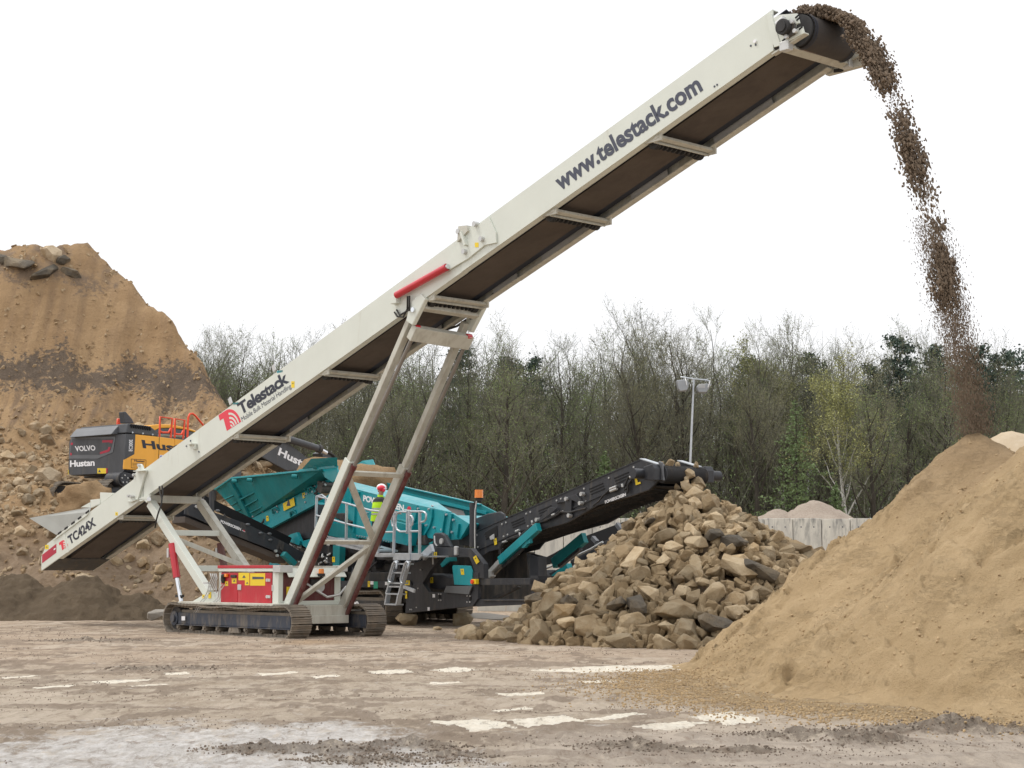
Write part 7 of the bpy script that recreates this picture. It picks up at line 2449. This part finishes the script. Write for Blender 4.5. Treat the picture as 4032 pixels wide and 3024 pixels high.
VAR = []
for i in range(9):
    H = (16.5, 15, 17.5, 14, 16, 15.5, 18, 13.5, 16.5)[i]
    tb, wb, lb = bare_tree(50 + i, H, (.6, .9, .5, .95, .7, .8, .45, .95, .7)[i], (.42, .5, .38, .55, .45, .5, .36, .55, .48)[i], (.22, .18, .30, .2, .34, .25, .35, .15, .28)[i], tr=(.24, .20, .27, .18, .23, .2, .28, .18, .23)[i])
    VAR.append((to_mesh('trunk', [tb], [BARK]), to_mesh('crown', [wb, lb], [TWIG, BUD if i % 3 else BUDG]), H))

TALL = []
for i in range(4):
    H = (16, 15, 17, 14.5)[i]
    tb, wb, lb = bare_tree(80 + i, H, (.8, .6, .9, .7)[i], (.45, .5, .4, .52)[i], (.50, .44, .55, .40)[i], tr=(.33, .28, .36, .30)[i])
    TALL.append((to_mesh('trunk', [tb], [BARK]), to_mesh('crown', [wb, lb], [TWIG, BUDG if i % 2 else BUD]), H))

def tree(name, tm, cm, loc, s, rz, label, group=None, cat='tree'):
    o = bpy.data.objects.new(name, None)
    COL.objects.link(o)
    o.location = loc
    o.rotation_euler = (0, 0, rz)
    o.scale = (s, s, s)
    tag(o, label, cat, group)
    for nm, me in (('trunk', tm), ('crown', cm)):
        c_ = bpy.data.objects.new(nm, me)
        COL.objects.link(c_)
        c_.parent = o
    return o

r6 = random.Random(77)
# skyline of the wood: photo x -> photo y of the tree tops
SKY = [(0, 1320), (700, 1310), (850, 1300), (960, 1330), (1080, 1340), (1200, 1300), (1330, 1400), (1750, 1340), (1900, 1330), (2000, 1370), (2100, 1370), (2250, 1360), (2450, 1320), (2560, 1260), (2660, 1240), (2760, 1300), (2860, 1350), (2950, 1380), (3050, 1280), (3150, 1310), (3280, 1330), (3400, 1370), (3550, 1340), (3700, 1360), (3900, 1380), (4100, 1380)]
nt_ = 0
for row, (Y, stepx) in enumerate(((95, 2.7), (100, 2.9), (106, 3.0), (113, 3.1), (121, 3.2), (131, 3.3))):
    x = -.335 * Y + r6.uniform(0, 2)
    while x < .335 * Y:
        xx, yy = x + r6.uniform(-.9, .9), Y + r6.uniform(-2.4, 2.4)
        px_ = 2016 + FOC * xx / yy
        zt_ = at_depth(px_, lerp_tab(SKY, px_), yy).z
        tm, cm, H = TALL[r6.randrange(4)] if row == 0 or (row == 1 and r6.random() < .5) else VAR[r6.randrange(9)]
        tall = zt_ * (r6.uniform(.86, 1.02) if row < 2 else r6.uniform(.9, 1.03))
        if row == 0:
            tall *= r6.uniform(.80, 1.0)
        s = tall / (H * 1.02)
        hidden = px_ < 640
        if not hidden:
            lab = 'bare grey brown tree with thin twigs and olive buds in the wood behind the yard'
            tree('bare_tree', tm, cm, (xx, yy, 0), s, r6.uniform(0, 6.28), lab, 'bare trees of the wood')
            nt_ += 1
        x += stepx * r6.uniform(.75, 1.3)

# outstanding trees
def pick(label, px_, ptop, Y, k, name='bare_tree', mat=None):
    q = at_depth(px_, ptop, Y)
    tm, cm, H = VAR[k]
    tree(name, tm, cm, (q.x, Y, 0), q.z / (H * 1.02), .7 * k, label)
pick('tallest bare tree with a wide open crown standing behind the floodlight mast', 2640, 1232, 98, 2)
pick('tall thin bare tree reaching above its neighbours between mast and birch', 3040, 1272, 99, 6)
# yellow-green birch
tb, wb, lb = bare_tree(309, 15, .98, .42, .42, tr=.17)
r7 = random.Random(9)
for v in [q_ for q_ in wb[0] if q_.z > 7.5][::4]:
    leaf(lb, Vector(v) + Vector((r7.gauss(0, .15), r7.gauss(0, .15), r7.gauss(0, .15))), r7.uniform(.04, .08), r7)
BUDY = leafmat('yellow_green_leaf', (.24, .25, .095), (.32, .32, .14))
bt, bc = to_mesh('trunk', [tb], [BIRCH]), to_mesh('crown', [wb, lb], [TWIG, BUDY])
q = at_depth(3350, 1385, 93)
tree('birch_tree', bt, bc, (q.x, 93, 0), q.z / 15.4, 1.0, 'yellow green birch with forking white trunk behind the gravel heap', None, 'tree')
q = at_depth(3120, 1600, 97)
tree('birch_tree', bt, bc, (q.x + 1.2, 104, 0), 1.02, 2.5, 'second yellowish birch half hidden among the bare trees', None, 'tree')
# young spruce
def conifer(seed, H, rad, n, mat_leaf, droop=-.05, dens=60, tr=.10, size=.11, low=.04):
    r_ = random.Random(seed)
    tb, lb = ([], []), ([], [])
    branch_tube(tb, [Vector((0, 0, -.2)), Vector((0, 0, H * .5)), Vector((.05, 0, H))], [tr, tr * .6, .02], 6)
    for i in range(n):
        t = low + (1 - low) * (i / n)
        z = H * t
        L_ = rad * (1 - t) ** .85 * r_.uniform(.45, 1.2) * (1 + .25 * math.sin(t * 23 + i * 2.4)) + .12
        a = i * 2.4 + r_.uniform(-.3, .3)
        d = Vector((math.cos(a), math.sin(a), r_.uniform(-.05, .18)))
        p0 = Vector((0, 0, z))
        p1 = p0 + d * L_ + Vector((0, 0, droop * L_))
        branch_tube(tb, [p0, p1], [.03 * (1 - t) + .008, .006], 3)
        m_ = int(dens * L_ / rad) + 4
        for k in range(m_):
            f = r_.uniform(.12, 1.05)
            q = p0.lerp(p1, f)
            sp_ = .30 * (1 - f * .55) * min(1, L_)
            leaf(lb, q + Vector((r_.gauss(0, sp_), r_.gauss(0, sp_), r_.gauss(0, .07) - .06)), r_.uniform(.6, 1.2) * size, r_)
    return tb, lb
tb, lb = conifer(5, 11, 3.4, 120, NEED, -.12, 110, size=.08)
q = at_depth(3130, 1570, 90)
tree('spruce_tree', to_mesh('trunk', [tb], [BARK]), to_mesh('crown', [lb], [NEED]), (q.x, 90, 0), q.z / 11, 0, 'bright green young spruce in front of the grey wood', None, 'tree')
tb, lb = conifer(6, 8, 2.6, 120, NEED, -.12, 110, size=.085)
sm_, sc_ = to_mesh('trunk', [tb], [BARK]), to_mesh('crown', [lb], [NEED])
for px_, ptop, Y, lb_ in ((3290, 1900, 91, 'low green spruce at the foot of the taller spruce'), (1250, 1740, 92, 'green young spruce showing between the stacker legs'), (2380, 1780, 93, 'small green conifer among trunks above the black conveyor')):
    q = at_depth(px_, ptop, Y)
    tree('spruce_tree', sm_, sc_, (q.x, Y, 0), q.z / 8, px_, lb_, None, 'tree')
# dark pines in the skyline
def pine(seed, H):
    r_ = random.Random(seed)
    tb, lb = ([], []), ([], [])
    branch_tube(tb, [Vector((0, 0, -.2)), Vector((.1, 0, H * .5)), Vector((0, .1, H * .97))], [.2, .14, .03], 6)
    for i in range(26):
        t = .45 + .55 * i / 26
        a = i * 2.4
        L_ = 2.6 * (1.12 - t) * r_.uniform(.6, 1.2) + .3
        p0 = Vector((0, 0, H * t))
        p1 = p0 + Vector((math.cos(a) * L_, math.sin(a) * L_, L_ * r_.uniform(.05, .4)))
        branch_tube(tb, [p0, p1], [.05, .015], 4)
        for c_ in range(4):
            cc_ = p0.lerp(p1, r_.uniform(.45, 1.05)) + Vector((r_.gauss(0, .25), r_.gauss(0, .25), r_.gauss(.1, .15)))
            for k in range(46):
                leaf(lb, cc_ + Vector((r_.gauss(0, .26), r_.gauss(0, .26), r_.gauss(0, .18))), r_.uniform(.07, .15), r_)
    return to_mesh('trunk', [tb], [BARK]), to_mesh('crown', [lb], [PINE])
PI1, PI2 = pine(3, 17), pine(8, 16)
for k, (px_, ptop, Y, lb_) in enumerate(((3540, 1305, 118, 'dark pine rising above the skyline beside the falling sand'), (3690, 1335, 119, 'dark pine just behind the stream of falling sand'), (3840, 1345, 117, 'dark blue green pine on the outer side of the falling sand'), (3905, 1370, 121, 'slender dark pine between two broader ones'), (3985, 1360, 118, 'broad dark pine at the picture end of the wood'), (3200, 1365, 122, 'dark pine crown among bare tops behind the spruce'),
                                        (2960, 1395, 122, 'dark pine top between bare crowns beyond the mast'), (1815, 1345, 124, 'dark pine top above the far stacker leg'), (2090, 1395, 124, 'dark pine crown below the conveyor middle'), (1995, 1380, 126, 'small dark pine top next to a brighter bare crown'), (3440, 1420, 123, 'dark pine half hidden by the yellow green birch'))):
    q = at_depth(px_, ptop, Y)
    p_ = PI1 if k % 2 else PI2
    tree('pine_tree', p_[0], p_[1], (q.x, Y, 0), q.z / (17 if k % 2 else 16) * .97, k * 1.3, lb_, None, 'tree')

# brushwood and young leaves between the trunks
r8 = random.Random(12)
bw, bl_ = ([], []), ([], [])
for i in range(26000):
    Y = r8.uniform(91, 128)
    x = Y * r8.uniform(-.24, .34)
    h0 = 6.5 * r8.random() ** 1.3
    p = Vector((x, Y, h0))
    d = Vector((r8.gauss(0, .35), r8.gauss(0, .35), r8.uniform(.5, 1.2))).normalized()
    twig_strip(bw, p, p + d * r8.uniform(.8, 2.6), r8.uniform(.007, .018), r8)
for i in range(150000):
    Y = 93 + 32 * r8.random() ** 1.4
    x = Y * r8.uniform(-.24, .34)
    k = fb(x, Y, .13, 3, 5)
    if k < -.18 + .22 * r8.random():
        continue
    z = min(abs(r8.gauss(0, 4.2)), 9 * r8.random() + 1) + .2
    leaf(bl_, Vector((x, Y, z)), r8.uniform(.045, .095), r8)
o = link('undergrowth', to_mesh('undergrowth', [bw, bl_], [BRUSH, UND]))
tag(o, 'grey brushwood and young green leaves between the trunks of the wood', 'undergrowth', kind='stuff')
# deep wood behind: closely set stems and twigs that read as one mass
dw, dl = ([], []), ([], [])
for i in range(900):
    Y = r8.uniform(134, 165)
    x = Y * r8.uniform(-.30, .36)
    H = r8.uniform(10, 19)
    p = Vector((x, Y, 0))
    twig_strip(dw, p, p + Vector((r8.gauss(0, .5), r8.gauss(0, .5), H)), r8.uniform(.10, .2), r8)
for i in range(70000):
    Y = r8.uniform(134, 168)
    x = Y * r8.uniform(-.30, .36)
    z = 20.5 * r8.random() ** .8
    if z > 17.5 + 2.5 * fb(x, 0, .25, 3, 2):
        continue
    p = Vector((x, Y, z))
    d = Vector((r8.gauss(0, .5), r8.gauss(0, .5), r8.uniform(.2, 1.2))).normalized()
    twig_strip(dw, p, p + d * r8.uniform(1.0, 3.4), r8.uniform(.012, .045), r8)
o = link('forest', to_mesh('forest', [dw], [leafmat('far_wood', (.115, .118, .095), (.165, .166, .135))]))
tag(o, 'deep wood behind the front trees seen as one grey brown mass', 'wood', kind='stuff')
# ================================================================ camera, sky, sun
cam = bpy.data.cameras.new('camera')
cam.sensor_width = 36
cam.lens = FOC / 4032 * 36
cam.clip_end = 3000
cam.clip_start = .1
co = bpy.data.objects.new('camera', cam)
COL.objects.link(co)
co.location = (0, 0, CAM_H)
co.rotation_euler = (R(90) + PIT, 0, 0)
scene.camera = co

w = bpy.data.worlds.new('World')
scene.world = w
w.use_nodes = True
nt = w.node_tree
bg = nt.nodes['Background']
SUN_EL, SUN_AZ = 60, 282      # degrees; azimuth clockwise from +Y
sky = nt.nodes.new('ShaderNodeTexSky')
sky.sky_type = 'NISHITA'
sky.sun_disc = False
sky.sun_elevation = R(SUN_EL)
sky.sun_rotation = R(SUN_AZ)
sky.altitude = 100
sky.air_density = 1.0
sky.dust_density = 4.0
# the clear sky is veiled by an even, bright cloud deck: brighter overhead than at the horizon
tc = nt.nodes.new('ShaderNodeTexCoord')
sp = nt.nodes.new('ShaderNodeSeparateXYZ')
nt.links.new(tc.outputs['Generated'], sp.inputs[0])
grad = mapr(nt, sp.outputs['Z'], -.1, .9, 10.4, 13.2)
cl = nz(nt, tc.outputs['Generated'], 2.2, 6, .55)
cl = mth(nt, 'MULTIPLY', grad, mapr(nt, cl, .3, .7, .93, 1.07))
deck = nt.nodes.new('ShaderNodeCombineColor')
for i, k in enumerate((1.0, 1.0, 1.01)):
    nt.links.new(mth(nt, 'MULTIPLY', cl, k), deck.inputs[i])
mx = mixc(nt, .90, sky.outputs[0], deck.outputs[0])
nt.links.new(mx, bg.inputs['Color'])
bg.inputs['Strength'].default_value = .1

sun = bpy.data.lights.new('sun', 'SUN')
sun.energy = 1.7
sun.angle = R(18)
sun.color = (1, .96, .9)
so = bpy.data.objects.new('sun', sun)
COL.objects.link(so)
az, el = R(SUN_AZ), R(SUN_EL)
dvec = Vector((math.sin(az) * math.cos(el), math.cos(az) * math.cos(el), math.sin(el)))
so.rotation_euler = dvec.to_track_quat('Z', 'Y').to_euler()
so.location = dvec * 60

scene.view_settings.view_transform = 'Standard'
scene.view_settings.look = 'None'
scene.view_settings.exposure = 0.08
scene.view_settings.gamma = 1
scene.render.engine = 'CYCLES'
scene.cycles.max_bounces = 6
scene.cycles.diffuse_bounces = 3
scene.cycles.glossy_bounces = 3
scene.cycles.use_denoising = True
